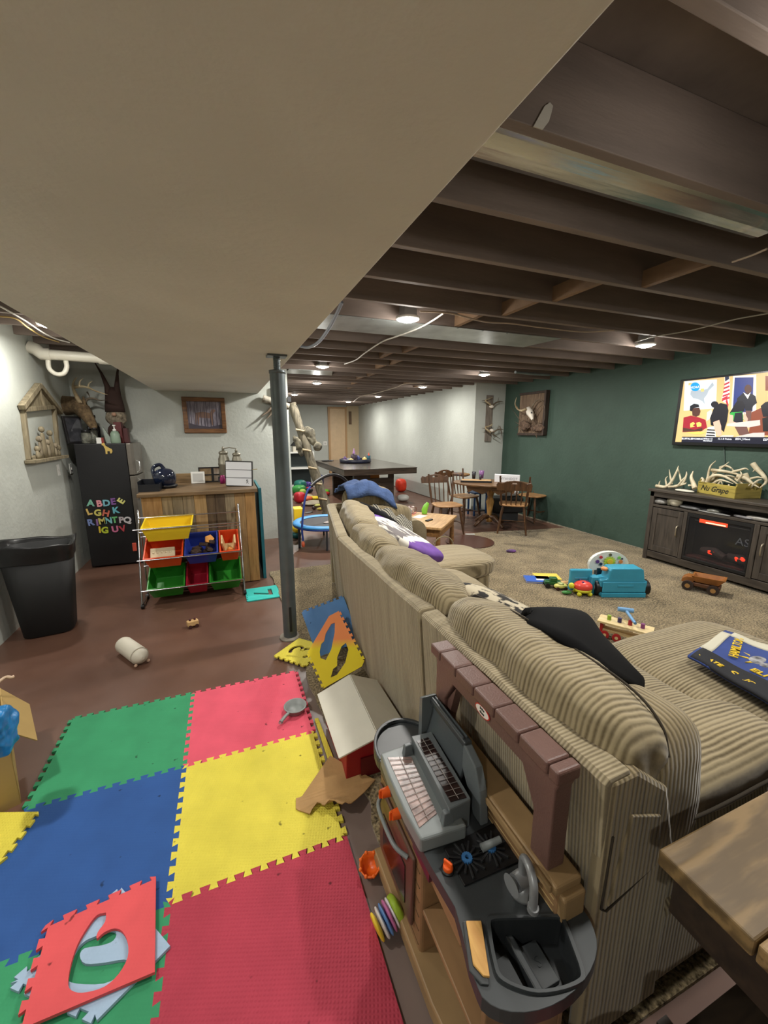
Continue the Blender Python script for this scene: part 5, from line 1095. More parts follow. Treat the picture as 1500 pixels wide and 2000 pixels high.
for k in range(9):
    c = inbin(-.36+.165*rr2.random(), .07+.14*rr2.random(), .075+.02*(k % 3)); m = MB(); m.box(c, (.085,.05,.03), RZ(rr2.random()*3) @ RX(.4)); single('dark_track_piece', m, mat('dark_track', (66,50,42), .6), 'dark brown toy piece piled in the blue bin', 'toy piece', c, 'dark pieces in the blue bin', bevel=.004)
c = inbin(-.21,.20,.125); m = MB(); m.prism([(.045*math.cos(k*1.2566),.045*math.sin(k*1.2566)) for k in range(5)], 0, .03, M=frame(c,(1,0,0),(0,.5,.8))); single('wooden_nut', m, mat('orange_wood', (216,150,70), .5), 'orange wooden nut shaped block on top of the blue bin', 'toy block', c, bevel=.004)
for k, (dx, a_, s_) in enumerate(((-.055,.0,(.016,.12,.13)),(.045,.3,(.016,.12,.12)),(-.0,.1,(.09,.10,.02)))):
    c = inbin(-.035+dx, .14, .11 if k < 2 else .06); m = MB(); m.box(c, s_, RX(.5) @ RY(a_-.15)); single('wooden_plank_piece', m, wood('toy_pine', (196,160,108), (226,196,146), 'Y', 8), 'pale wooden piece sticking out of the small orange bin', 'toy piece', c, 'wooden pieces in the orange bin', bevel=.003)
c = inbin(-.03,.08,.085); m = MB(); m.ell(c,(.06,.05,.05),10); single('amber_toy', m, mat('amber', (214,138,60), .4), 'small amber coloured toy in the small orange bin', 'toy', c)

# ================================================================ FAR END
# ---- driftwood post leaning
L0 = P(637,990,y=7.55); L1 = P(574,800,y=7.9); t = thing('driftwood_post', 'weathered grey driftwood post leaning in the partition opening', 'wooden post', (L0.x,L0.y,0))
ln = [Vector((L0.x+.02,L0.y,.0)), L0, L0.lerp(L1,.33), L0.lerp(L1,.66), L1, L1+(L1-L0)*.06]
dw = wood('driftwood', (58,54,44), (120,112,94), 'Z', 5, .85, bump=.6); bark = mat('shelf_fungus_bark', (122,116,98), .9, rgb2=(40,37,30), vscale=9, bump=.8, bscale=12)
MB().tube(spline(ln, 4), [.10+.008*math.sin(k*1.7)-.0012*k for k in range(21)], 12).build('trunk', dw, t)
for f_, dx, dz, s_, wr_ in ((.72,.13,.03,(.17,.13,.42),.05),(.64,.22,-.03,(.15,.10,.16),.03),(.66,-.13,-.05,(.12,.12,.42),.05)):
    a = L0.lerp(L1, f_); m = MB(); m.pad(a+Vector((dx,-.04,dz)), s_, 2.4, 12, RY(-.35), wr_, 7, f_*9); m.build('bark_growth', bark, t)
for k, f_ in enumerate((.1,.26,.42,.60,.8)):
    a = L0.lerp(L1, f_); MB().tube([a+Vector((-.10,-.08,.0)), a+Vector((.05,-.12,-.03))], [.022,.016], 6).build('peg', bone, t)
# ---- mini trampoline
cx, cy, zz, rr = 1.24, 5.50, .31, .45; t = thing('mini_trampoline', 'small round trampoline with a bright blue edge pad and an arched handle bar', 'trampoline', (cx,cy,0))
m = MB(); vs = []; pb = mat('pad_blue', (70,150,214), .5, var=.1)
m.lathe([(rr-.10,zz+.004),(rr-.08,zz+.018),(rr-.02,zz+.018),(rr,zz+.002),(rr,zz-.012),(rr-.10,zz-.004)], (cx,cy,0), 8*5, cap=False); m.build('edge_pad', pb, t)
MB().lathe([(0,zz-.004),(rr-.10,zz-.002)], (cx,cy,0), 40, cap=False).build('jump_mat', mat('mat_dark', (58,56,58), .6), t)
m = MB(); m.pad((cx+.12,cy-.02,zz+.004),(.36,.10,.010),3,8,.5); m.build('mat_print', mat('print_pale', (190,176,172), .6), t)
m = MB(); m.tube([(cx+rr*.97*math.cos(a), cy+rr*.97*math.sin(a), zz-.025) for a in [2*PI*k/40 for k in range(41)]], .014, 8); m.build('frame_ring', mat('tube_blue', (46,70,150), .35), t)
for k in range(6):
    a = k*PI/3+.35; MB().cyl((cx+.42*math.cos(a),cy+.42*math.sin(a),zz-.03),(cx+.42*math.cos(a),cy+.42*math.sin(a),.0), .014, .014, 10).build('leg', mat('tube_dark', (50,52,58), .4), t)
hb = [(592,1056,5.25),(590,1030,5.25),(594,985,5.27),(600,960,5.3),(607,950,5.32)]; hb2 = [(607,950,5.32),(618,940,5.38),(636,930,5.45),(652,927,5.55),(668,932,5.64),(680,943,5.70)]; hb3 = [(680,943,5.70),(686,955,5.74),(685,975,5.76),(684,1000,5.76)]
tb = mat('tube_blue', (46,70,150), .35)
MB().tube(spline([P(a, b, y=c) for a, b, c in hb], 5), .014, 10).build('handle_tube', tb, t); MB().tube(spline([P(a, b, y=c) for a, b, c in hb2], 5), .021, 10).build('foam_grip', black, t)
q = spline([P(a, b, y=c) for a, b, c in hb3], 5); MB().tube(q, .014, 10).build('handle_tube', tb, t)
a = P(592,1062,y=5.25); MB().lathe([(.0,max(.0,a.z-.05)),(.02,max(.01,a.z-.04)),(.024,a.z),(.016,a.z+.03)], (a.x,a.y,0), 12).build('foot_cap', mat('cap_orange', (226,104,70), .5), t)
# ---- big dark table (games table) at the far side
gx0, gx1, gy0, gy1, gz = 2.15, 3.74, 7.68, 10.4, .82
t = thing('games_table', 'large dark wooden games table with heavy block legs in the far room', 'table', ((gx0+gx1)/2,9,0)); gw = wood('games_table_wood', (44,36,30), (74,62,52), 'X', 4, .3, bump=.05)
MB().bb((gx0,gy0,gz-.13),(gx1,gy1,gz-.012)).build('table_frame', gw, t, bevel=.006); MB().bb((gx0-.01,gy0-.01,gz-.012),(gx1+.01,gy1+.01,gz)).build('table_top', mat('table_top_sheen', (72,64,56), .22, var=.08), t, bevel=.004)
for yy in (7.98, 9.75):
    MB().bb((2.44,yy,.0),(3.34,yy+.10,.58)).build('leg_panel', gw, t, bevel=.004); MB().bb((2.44,yy,.58),(2.80,yy+.10,gz-.13)).build('leg_post', gw, t); MB().bb((3.24,yy,.58),(3.34,yy+.10,gz-.13)).build('leg_post', gw, t)
MB().bb((2.8,8.4,.43),(3.24,9.75,.46)).build('shelf', gw, t)
single('orange_board', MB().bb((2.98,8.5,.461),(3.20,8.8,.68)), mat('board_orange', (222,140,50), .5), 'bright orange board on the shelf under the games table', 'board', (3.1,8.6,.461))
single('dark_game_box', MB().bb((2.82,8.5,.461),(2.96,8.7,.57)), mat('box_brown_dark', (60,44,40), .6), 'dark box beside the orange board under the games table', 'box', (2.9,8.6,.461))
a, b = P(673,903,z=.84), P(726,903,z=.84); t = thing('castle_tray', 'round dark blue play tray with toys standing on the games table', 'toy tray', ((a.x+b.x)/2,a.y+.1,.82))
m = MB(); m.lathe([(.36,.0),(.38,.02),(.38,.09),(.36,.09),(.35,.02),(0,.02)], seg=30); m.build('tray', mat('tray_navy', (22,24,44), .4, var=.3), t, local=True)
for dx, dy, w1, h1, col in ((-.26,.0,.10,.16,(90,60,110)),(-.02,.05,.16,.24,(60,44,60)),(-.02,.05,.06,.34,(176,130,190)),(.10,.1,.10,.17,(60,70,130)),(.20,-.1,.12,.14,(214,190,110)),(.30,-.1,.10,.22,(40,90,110)),(.30,-.12,.05,.24,(226,90,40)),(-.14,-.1,.12,.12,(200,186,120))):
    m = MB(); m.lathe([(w1/2,.02),(w1/2,h1*.75),(w1*.3,h1*.8),(.004,h1)], (dx,dy,0), 10); m.build('tray_toy', mat('tt_%d_%d_%d' % col, col, .5), t, local=True)
a = P(640,900,z=.83); single('black_cue_bridge', MB().pad((a.x,a.y,.835),(.34,.12,.03),3,6,.3), black, 'flat dark object at the far left edge of the games table', 'toy', (a.x,a.y,.82))
# ---- toys, bins and shelf seen through the opening
def blob(px, py, y, d, col, lb, nm='toy', cat='toy', n=2.6, z=None, wr=.0):
    p = P(px, py, y=y); zc = p.z if z is None else z; zc = max(zc, d[2]/2+.002); m = MB(); m.pad((p.x,y,zc), d, n, 8, random.uniform(0,1), wr, 9, px)
    return single(nm, m, mat('c_%d_%d_%d' % col, col, .45, var=.12), lb, cat, (p.x,y,zc-d[2]/2))
s0 = P(577,880,y=11.4); t = thing('toy_shelf', 'low white and black toy shelf behind the driftwood post', 'shelf', (1.9,11.5,0))
for b in (((1.55,11.3,0),(1.60,11.7,1.0)),((2.25,11.3,0),(2.30,11.7,1.0)),((1.60,11.3,.02),(2.25,11.7,.05)),((1.60,11.3,.52),(2.25,11.7,.56)),((1.60,11.3,.96),(2.25,11.7,1.0))): MB().bb(*b).build('shelf_board', white, t)
MB().bb((1.60,11.66,.05),(2.25,11.70,.96)).build('shelf_back', mat('shelf_back_dark', (40,50,52), .6), t)
a = Vector((1.95,11.45,1.0)); t = thing('toy_house', 'small black roofed white toy house on the toy shelf', 'toy house', a); MB().bb((-.22,-.12,0),(.22,.12,.16)).build('house_body', mat('house_cream', (206,200,184), .6), t, local=True)
m = MB(); m.prism([(-.26,.16),(.26,.16),(-.10,.34)], -.14, .14, M=frame((0,0,0),(1,0,0),(0,0,1))); m.build('house_roof', black, t, local=True)
for a_ in ((-.10,.08),(.08,.08)): MB().bb((a_[0]-.04,-.125,a_[1]-.04),(a_[0]+.04,-.121,a_[1]+.04)).build('house_window', black, t, local=True)
far = [(585,913,10.6,(.30,.3,.30),(30,110,100),'teal toy bucket in front of the toy shelf'),(583,930,10.2,(.34,.3,.22),(60,150,70),'green toy bin of balls beside the teal bucket'),(590,928,10.0,(.16,.16,.14),(170,200,80),'lime green ball on the green bin'),
       (600,915,10.8,(.16,.2,.22),(70,50,130),'purple toy near the toy shelf'),(602,925,10.5,(.16,.16,.12),(190,40,60),'small red toy beside the purple one'),(602,935,10.3,(.22,.2,.12),(30,28,32),'black toy car shape on the far floor heap'),
       (625,925,11.2,(.16,.2,.36),(30,40,80),'dark blue toy behind the driftwood post'),(636,953,9.9,(.22,.2,.12),(100,170,40),'lime green toy on a red stand'),(636,962,9.7,(.26,.2,.09),(170,40,40),'flat red toy under the lime green one'),
       (585,962,8.9,(.24,.24,.24),(180,26,40),'round red toy bucket at the partition edge'),(600,955,9.1,(.24,.2,.10),(232,120,70),'orange toy beside the red bucket'),(612,958,9.2,(.28,.2,.08),(232,206,50),'flat yellow toy beside the orange one'),
       (610,975,8.6,(.5,.4,.07),(176,164,140),'pile of beige cloth on the far floor'),(590,943,9.4,(.5,.4,.10),(186,176,150),'rumpled pale blanket under the toys'),(620,980,8.3,(.18,.12,.05),(206,204,110),'pale yellow green toy on the far floor'),(613,985,8.0,(.10,.08,.07),(60,40,40),'small dark toy at the far floor edge'),
       (624,988,7.9,(.12,.06,.05),(226,206,90),'small yellow toy lying by the post foot'),(628,983,8.1,(.10,.07,.06),(120,50,60),'small maroon toy by the post foot'),(603,993,7.7,(.20,.10,.02),(90,90,88),'flat grey toy on the far floor'),
       (783,948,9.6,(.26,.3,.34),(226,62,34),'bright red orange toy seat beside the far wall'),(787,975,8.25,(.26,.26,.15),(214,214,210),'white plastic tub near the games table leg'),
       (830,952,8.9,(.07,.07,.07),(190,206,90),'small lime ball at the long wall base')]
for px, py, y, d, col, lb in far: blob(px, py, y, d, col, lb, n=3 if d[2] > .15 else 2.4, z=d[2]/2+.003)
# yellow bin by the wall end
p = P(580,990,y=6.9); single('yellow_bin', MB().bb((p.x-.07,6.8,.002),(p.x+.09,7.05,.27)), mat('bin_yellow', (236,200,40), .4), 'yellow plastic bin just inside the partition opening', 'bin', (p.x,6.9,0), bevel=.01)
single('yellow_ball', MB().ell((.90,5.92,.14),(.13,.13,.13),12), mat('ball_yellow', (240,206,40), .4), 'yellow ball under the trampoline beside the wall end', 'ball', (.90,5.92,.08)); single('teal_tub', MB().lathe([(.06,.002),(.075,.075),(0,.075)], (.90,5.92,0), 14), mat('tub_teal', (20,90,90), .5), 'small teal tub under the yellow ball', 'tub', (.90,5.92,0))
q = P(635,866,y=YFAR); t = thing('thermostat_plate', 'white square plate on the far wall beside the beige door', 'wall plate', (q.x,YFAR,q.z)); MB().bb((-.07,-.015,-.07),(.07,0,.07)).build('plate', white, t, local=True, bevel=.005); MB().bb((-.03,-.02,-.03),(.03,-.0155,.03)).build('plate_button', mat('plate_grey', (190,190,186), .5), t, local=True)
q = P(684,815,y=YFAR-.08); single('hanging_sign', MB().bb((q.x-.045,YFAR-.09,q.z-.24),(q.x+.045,YFAR-.055,q.z+.20)), mat('sign_bronze', (96,74,52), .5), 'tall narrow bronze coloured sign on the cream wall by the far door', 'sign', (q.x,YFAR-.06,q.z-.24))
# ================================================================ TELEVISION WALL
TX = XR-.06
def tw_(px, py, x=TX): return P(px, py, x=x)
TV = thing('television', 'large wall mounted television showing a classroom scene above the console', 'television', (XR,2.74,1.4))
a = tw_(1329,742); b = tw_(1322,869); tz1, tz0, ty1 = a.z, b.z+.0, a.y; ty0 = ty1-1.36
MB().bb((TX+.002,ty0,tz0),(XR-.02,ty1,tz1)).build('casing', mat('tv_black', (14,14,16), .3), TV, bevel=.004)
MB().bb((XR-.02,ty0+.4,tz0+.2),(XR,ty1-.4,tz1-.2)).build('wall_bracket', dark, TV)
# the picture on the screen, drawn as flat areas in the plane of the screen
def em_(n, rgb, k=.5): return mat('screen_'+n, rgb, .4, emit=k)
SC = ['wall','map_paper','sky','logo','land','flag_red','flag_white','flag_blue','frame','door','skin_dark','hair','shirt_red','gold','skin','stripe','green','sweater','wood_brown','desk','caption_bar','caption','pants','orange_land']
SCc = [(196,166,112),(198,214,222),(170,200,220),(20,140,200),(150,160,170),(170,36,50),(226,222,220),(26,30,60),(214,208,200),(28,44,110),(70,40,32),(12,12,24),(140,24,40),(220,180,90),(206,160,140),(20,20,24),(40,150,60),(20,22,34),(120,60,40),(190,180,176),(14,16,36),(210,214,224),(96,66,60),(206,180,110)]
SM = [em_(n, c) for n, c in zip(SC, SCc)]; I_ = {n: i for i, n in enumerate(SC)}
scr = MB(); LZ = [0]
def poly(n, pts):
    LZ[0] += 1; xx = TX+.001-.00008*LZ[0]; q = [tw_(x, y) for x, y in pts]
    q = [(min(max(p.y, ty0+.03), ty1-.04), min(max(p.z, tz0+.035), tz1-.02)) for p in q]
    scr.mat(I_[n]); M = Matrix(((0,0,-1,xx),(1,0,0,0),(0,1,0,0),(0,0,0,1))); 
    vs = [Vector((xx, y, z)) for y, z in q]; tri = tessellate_polygon([[Vector((y, z, 0)) for y, z in q]])
    fs = []
    for t_ in tri:
        u, v, w__ = [vs[i] for i in t_]; fs.append(tuple(t_) if (v-u).cross(w__-u).x < 0 else tuple(t_)[::-1])
    scr.add(vs, fs)
Y0, Y1 = ty0+.03, ty1-.04
scr.mat(I_['wall']); scr.add([(TX+.0015,Y1,tz0+.035),(TX+.0015,Y0,tz0+.035),(TX+.0015,Y0,tz1-.02),(TX+.0015,Y1,tz1-.02)], [(0,1,2,3)])
def zz_(pts): return [(1300+a*.15, 700+b*.15) for a, b in pts]    # points read off an enlarged view
poly('map_paper', zz_([(250,290),(668,275),(655,650),(235,680)])); poly('land', zz_([(330,420),(470,410),(540,400),(610,310),(630,350),(560,420),(540,470),(500,520),(510,600),(480,560),(420,530),(360,520),(320,470)]))
poly('orange_land', zz_([(455,395),(500,392),(500,430),(460,435)])); poly('orange_land', zz_([(300,320),(350,318),(320,350),(295,350)]))
poly('logo', zz_([(385+62*math.cos(k*PI/10), 370+58*math.sin(k*PI/10)) for k in range(20)]))
poly('frame', zz_([(880,225),(1180,210),(1180,700),(850,760)])); poly('door', zz_([(900,250),(1145,245),(1130,690),(870,720)]))
poly('flag_white', zz_([(770,230),(830,225),(840,330),(835,420),(820,600),(740,560),(730,520),(760,420),(770,330)]))
poly('flag_blue', zz_([(775,225),(828,225),(826,270),(775,300)]))
for k in range(5): y = 310+k*50; poly('flag_red', zz_([(765-k*7,y+20),(832,y-12),(834,y+12),(760-k*7,y+45)]))
poly('flag_red', zz_([(735,520),(815,480),(800,520),(740,560)])); poly('flag_red', zz_([(780,560),(800,520),(820,600),(810,640)]))
poly('wood_brown', zz_([(1300,230),(1340,230),(1340,420),(1300,420)])); poly('wood_brown', zz_([(1120,700),(1340,600),(1340,1000),(1080,1000)]))
poly('sweater', zz_([(930,520),(1010,450),(1100,450),(1170,490),(1190,580),(1140,620),(1120,680),(1040,680),(1000,560),(930,580)])); poly('skin_dark', zz_([(1075+48*math.cos(k*PI/8), 400+60*math.sin(k*PI/8)) for k in range(16)])); poly('flag_white', zz_([(1010,440),(1070,530),(1110,440),(1070,475)])); poly('pants', zz_([(1040,680),(1120,680),(1110,820),(1060,850)]))
poly('hair', zz_([(640+50*math.cos(k*PI/6), 600+44*math.sin(k*PI/6)) for k in range(12)])); poly('desk', zz_([(540,700),(600,660),(620,760),(530,820)]))
poly('shirt_red', zz_([(235,770),(330,745),(440,770),(520,800),(540,900),(440,960),(220,960)])); poly('skin_dark', zz_([(345,650),(440,640),(455,690),(440,740),(400,760),(350,745)])); poly('hair', zz_([(315,680),(320,620),(370,590),(430,600),(440,630),(360,650),(345,690)])); poly('gold', zz_([(320,850),(360,825),(385,850),(355,875),(385,890),(320,900)])); poly('gold', zz_([(400,840),(440,825),(470,850),(465,885),(410,895)])); poly('skin_dark', zz_([(225,900),(380,930),(480,900),(480,945),(230,955)]))
poly('green', zz_([(850,700),(900,690),(1000,690),(1020,800),(880,830),(830,740)])); poly('sweater', zz_([(905,710),(1000,700),(1010,830),(880,840)])); poly('skin', zz_([(830,730),(880,740),(880,820),(960,850),(1060,830),(1040,870),(820,860)])); poly('skin', zz_([(1020,690),(1075,790),(1060,830),(1010,790)])); poly('hair', zz_([(830,720),(900,600),(930,555),(1000,555),(1035,610),(1020,690),(940,700),(860,700)]))
poly('desk', zz_([(800,850),(1230,800),(1235,870),(1080,900),(800,880)])); poly('pants', zz_([(900,890),(1060,890),(1100,1000),(960,1000)])); poly('stripe', zz_([(1260,780),(1340,760),(1340,950),(1270,950)])); poly('hair', zz_([(1240,620),(1300,570),(1340,560),(1340,760),(1270,760)]))
poly('flag_white', zz_([(550,900),(640,880),(660,1030),(520,1030)])); 
for k in range(3): poly('stripe', zz_([(545-k*6,920+k*36),(640,925+k*36),(650,945+k*36),(540-k*6,938+k*36)]))
poly('hair', zz_([(590,870),(580,780),(640,620),(720,580),(800,600),(820,680),(800,820),(780,880),(760,960),(700,900)])); poly('skin', zz_([(620,830),(700,800),(725,880),(730,1000),(680,1015),(640,930)])); poly('desk', zz_([(740,1000),(890,1000),(880,1025),(700,1025)])); poly('desk', zz_([(1140,970),(1290,965),(1290,1030),(900,1025),(1000,1000)])); poly('gold', zz_([(260,960),(440,950),(520,965),(460,990),(380,990)]))
poly('caption_bar', zz_([(215,1020),(1340,1025),(1340,1140),(205,1110)]))
scr.build('screen_picture', SM, TV)
def tvtext(txt, px, py, size, n='caption', off=.0):
    p = tw_(px, py); m = MB(); m.text(txt, size, frame((TX-.0062,p.y,p.z),(0,-1,0),(0,0,1)), .0004, .0006); return m.build('screen_caption', em_(n, SCc[I_[n]], .8), TV)
tvtext('NCAA', 1357.5, 756.5, .036, 'flag_white')
tvtext('BUFFALO', 1343, 857, .030); tvtext('WYOMING', 1362, 857.5, .026); tvtext('Wilson 12\nMorehead', 1383, 859, .022); tvtext('12.1.0 Points', 1416, 857.5, .026); tvtext('BSN | Next', 1451, 857.8, .028); tvtext('ESPN', 1499, 859, .03)
wire([(XR-.012,tw_(1407,875).y,tz0+.02),(XR-.008,tw_(1409,890).y,tz0-.10),(XR-.008,tw_(1411,905,).y,tz0-.25),(XR-.008,tw_(1413,925).y,tz0-.42)], .006, (70,86,80), 'grey cable hanging from the television down to the console')
# ================================================================ CONSOLE
CX = 4.78; cw = wood('console_wood', (46,41,37), (78,70,62), 'Z', 4, .5, bump=.12); cwh = wood('console_wood_h', (44,39,35), (76,68,60), 'Y', 4, .45, bump=.12)
cyL = 3.33; cyR = 1.15
C_ = thing('media_console', 'long dark grey wooden media console with an electric fireplace under the television', 'media console', (4.96,2.24,.014))
def cpx(px): return P(px, 1060, x=CX).y
dl0, dl1, f0, f1 = cpx(1266), cpx(1326), cpx(1341), cpx(1466)
MB().bb((CX-.02,cyR-.02,.86),(XR-.012,cyL+.02,.89)).build('console_top', cwh, C_, bevel=.005)
MB().bb((CX,cyR,.80),(CX+.03,cyL,.86)).build('top_rail', cwh, C_, bevel=.003)
for y in (cyL-.05, cyR): MB().bb((CX,y,.014),(XR-.015,y+.05,.86)).build('side_panel', cw, C_, bevel=.004)
MB().bb((CX,cyR+.05,.68),(XR-.02,cyL-.05,.705)).build('shelf', cwh, C_, bevel=.002)
MB().bb((XR-.03,cyR+.05,.06),(XR-.015,cyL-.05,.86)).build('back_panel', cw, C_)
MB().bb((CX+.005,cyR+.05,.05),(CX+.03,cyL-.05,.13)).build('bottom_rail', cwh, C_, bevel=.003)
MB().bb((CX+.03,cyR+.05,.10),(XR-.03,cyL-.05,.12)).build('bottom_board', cw, C_)
for y0, y1 in ((dl1-.045, dl1-.005),(f1-.05, f1-.005)): MB().bb((CX,y0,.13),(CX+.03,y1,.68)).build('divider_post', cw, C_, bevel=.003)
MB().bb((CX+.03,.5*(2.7+2.7)-.9+.62,.79),(XR-.03,2.44,.80)) if False else None
def door(y0, y1, hy):
    D = MB(); D.bb((CX+.004,y0,.14),(CX+.022,y0+.055,.67)); D.bb((CX+.004,y1-.055,.14),(CX+.022,y1,.67)); D.bb((CX+.004,y0+.055,.60),(CX+.022,y1-.055,.67)); D.bb((CX+.004,y0+.055,.14),(CX+.022,y1-.055,.21)); D.bb((CX+.012,y0+.055,.21),(CX+.020,y1-.055,.60))
    d_ = D.build('door', cw, C_, bevel=.002); m = MB(); m.tube(spline([(CX+.004,hy,.50),(CX-.018,hy,.485),(CX-.022,hy,.44),(CX-.018,hy,.395),(CX+.004,hy,.38)], 4), [.007]*17, 8, flat=1.3); m.build('door_handle', mat('handle_bronze', (170,160,140), .3, .7), d_)
door(dl1, cyL-.055, dl1+.04); door(cyR+.055, f1-.055, f1-.10)
MB().bb((CX+.004,f1,.14),(CX+.03,f0-.002+.05,.67)) if False else None
m = MB(); m.bb((CX+.004,f1-.002,.635),(CX+.020,dl1-.047,.675)); m.bb((CX+.004,f1-.002,.14),(CX+.020,dl1-.047,.175)); m.bb((CX+.004,f1-.002,.175),(CX+.020,f1+.02,.635)); m.bb((CX+.004,dl1-.07,.175),(CX+.020,dl1-.047,.635)); m.build('fireplace_frame', black, C_, bevel=.003)
MB().bb((CX+.008,f1+.02,.175),(CX+.011,dl1-.07,.635)).build('fireplace_glass', mat('smoked_glass', (60,60,62), .04, alpha=.22), C_)
MB().bb((CX+.17,f1+.0,.14),(CX+.18,dl1-.05,.67)).build('firebox_back', mat('firebox_black', (14,14,18), .4), C_)
MB().bb((CX+.03,f1,.14),(CX+.17,dl1-.05,.19)).build('ember_bed', mat('ember_bed', (40,22,20), .8, rgb2=(90,34,26), vscale=30), C_)
gy = [P(1387,1078,x=CX).y, P(1440,1093,x=CX).y]
glow = mat('log_glow', (255,60,30), .6, emit=.9, var=.3, vscale=14)
for k, y in enumerate(gy):
    m = MB(); m.tube([(CX+.10,y+.13,.27),(CX+.07,y,.29-.01*k),(CX+.05,y-.12,.26)], [.04,.05,.035], 10); m.build('fire_log', mat('log_dark', (50,32,28), .8, var=.4, vscale=12), C_)
    m = MB(); m.pad((CX+.045,y-.01,.285),(.05,.12,.06),2.2,8,None,.01,20,k); m.build('glowing_log', glow, C_)
dp = P(1391,1029,x=CX); m = MB(); m.bb((CX+.0045,dp.y-.135,.592),(CX+.0075,dp.y+.135,.632)); HD = m.build('heater_display', mat('display_red', (214,70,40), .4, emit=.5), C_)
m = MB(); m.bb((CX+.0030,dp.y-.12,.597),(CX+.0044,dp.y+.07,.610)); m.build('display_digits', mat('display_pale', (255,220,180), .4, emit=.6), HD)
m = MB(); m.tube([(CX+.05,f1+.05,.60),(CX+.05,dl1-.1,.60)], .004, 6); m.build('heater_grill_wire', mat('grill_wire_grey', (110,110,112), .4), C_)
m = MB(); m.text('AS', .11, frame((CX+.0076,P(1450,1056,x=CX).y,.47),(0,-1,0),(0,0,1)), .0004); m.build('finger_smudge', mat('smudge', (70,72,76), .8), C_)
# ---- things on and in the console
zc = .891
def cons(px, y=None, x=4.95): p = P(px, 950, x=x); return p.y
boneA = mat('antler_white', (214,204,176), .55, rgb2=(160,144,112), vscale=10)
def px3(m, pts, r, flat=1):
    q = spline([P(a, b, x=c) for a, b, c in pts], 5); n_ = len(q); m.tube(q, [r*(1-.8*(k/(n_-1))**1.6) for k in range(n_)], 8)
def antl(curves, lb, group=None, nm='antler', mt=None):
    m = MB()
    if group: curves = [([(a, b, min(5.11, x+.10)) for a, b, x in pts], r) for pts, r in curves]
    for pts, r in curves: px3(m, pts, r)
    zm = min(v.z for v in m.v)
    o = single(nm, m, mt or boneA, lb, 'antler', None, group); c = sum((v.co for v in o.data.vertices), Vector())/len(o.data.vertices); rebase(o, (c.x,c.y,zm)); return o
antl([([(1281,949,4.86),(1300,951,4.88),(1312,940,4.9),(1322,920,4.92),(1325,910,4.95)], .020),([(1287,948,4.86),(1288,942,4.86),(1290,939,4.86)],.008),([(1302,948,4.9),(1300,936,4.92),(1304,930,4.93)], .010)], 'white antler lying at the left end of the console, tines up')
antl([([(1318,950,4.95),(1332,946,4.97),(1340,930,4.99),(1341,921,5.0)], .018),([(1312,946,4.95),(1309,930,4.97),(1307,917,4.99)], .012),([(1330,940,4.95),(1327,925,4.98),(1324,912,5.0)], .010)], 'second white antler standing behind the leftmost one on the console')
antl([([(1306,951,4.85),(1322,949,4.85),(1332,938,4.87),(1337,932,4.9)], .014),([(1322,949,4.86),(1338,945,4.88),(1340,942,4.9)],.010)], 'small curved white antler in front of the left pair on the console')
antl([([(1357,954,4.86),(1354,944,4.88),(1350,932,4.9),(1354,920,4.92)], .026),([(1345,948,4.86),(1352,948,4.86)], .012)], 'single upright white antler beside the yellow crate')
p = P(1334,956,x=4.82); single('white_dish', MB().pad((4.85,p.y,zc+.014),(.09,.20,.028),2.4,8), mat('dish_white', (210,206,190), .4), 'small flat white oval dish on the console front edge', 'dish', (4.85,p.y,zc))
# crate, turned a little, with a handle hole in its end
A = Vector((4.83, P(1433,978,x=4.83).y, 0)); t = thing('wooden_crate', 'faded yellow wooden bottle crate with worn script lettering, full of antlers', 'crate', (A.x,A.y,zc), rz=-.30)
cy = wood('crate_yellow', (118,104,40), (176,158,72), 'Y', 4, .8); LW, DW, HW = .46, .29, .125
MB().bb((0,0,0),(.012,LW,HW)).build('side_board', wood('crate_yellow_a', (128,112,42), (182,164,76), 'Y', 4, .8), t, local=True, bevel=.002); MB().bb((DW-.012,0,0),(DW,LW,HW)).build('side_board', cy, t, local=True, bevel=.002)
for y in (0, LW-.018):
    m = MB(); m.prism([(.012,0),(DW-.012,0),(DW-.012,HW+.03),(.012,HW+.03)], -y-.018, -y, [[(.11,.09),(.18,.09),(.19,.10),(.18,.115),(.11,.115),(.10,.10)]], M=frame((0,0,0),(1,0,0),(0,0,1))); m.build('end_board', wood('crate_yellow_b', (104,92,40), (160,142,70), 'X', 4, .8), t, local=True, bevel=.002)
MB().bb((.012,.018,.0),(DW-.012,LW-.018,.012)).build('crate_floor', cy, t, local=True)
m = MB(); Mt = frame((-.0012,LW*.52,.062),(0,-1,0),(0,0,1)) @ Matrix(((1,.35,0,0),(0,1,0,0),(0,0,1,0),(0,0,0,1))); m.text('Nu Grape', .082, Mt, .0006, .0012); m.text('BOTTLING', .02, frame((-.0012,LW*.87,.115),(0,-1,0),(0,0,1)), .0004); m.build('script_lettering', mat('faded_black_ink', (40,38,22), .8), t, local=True)
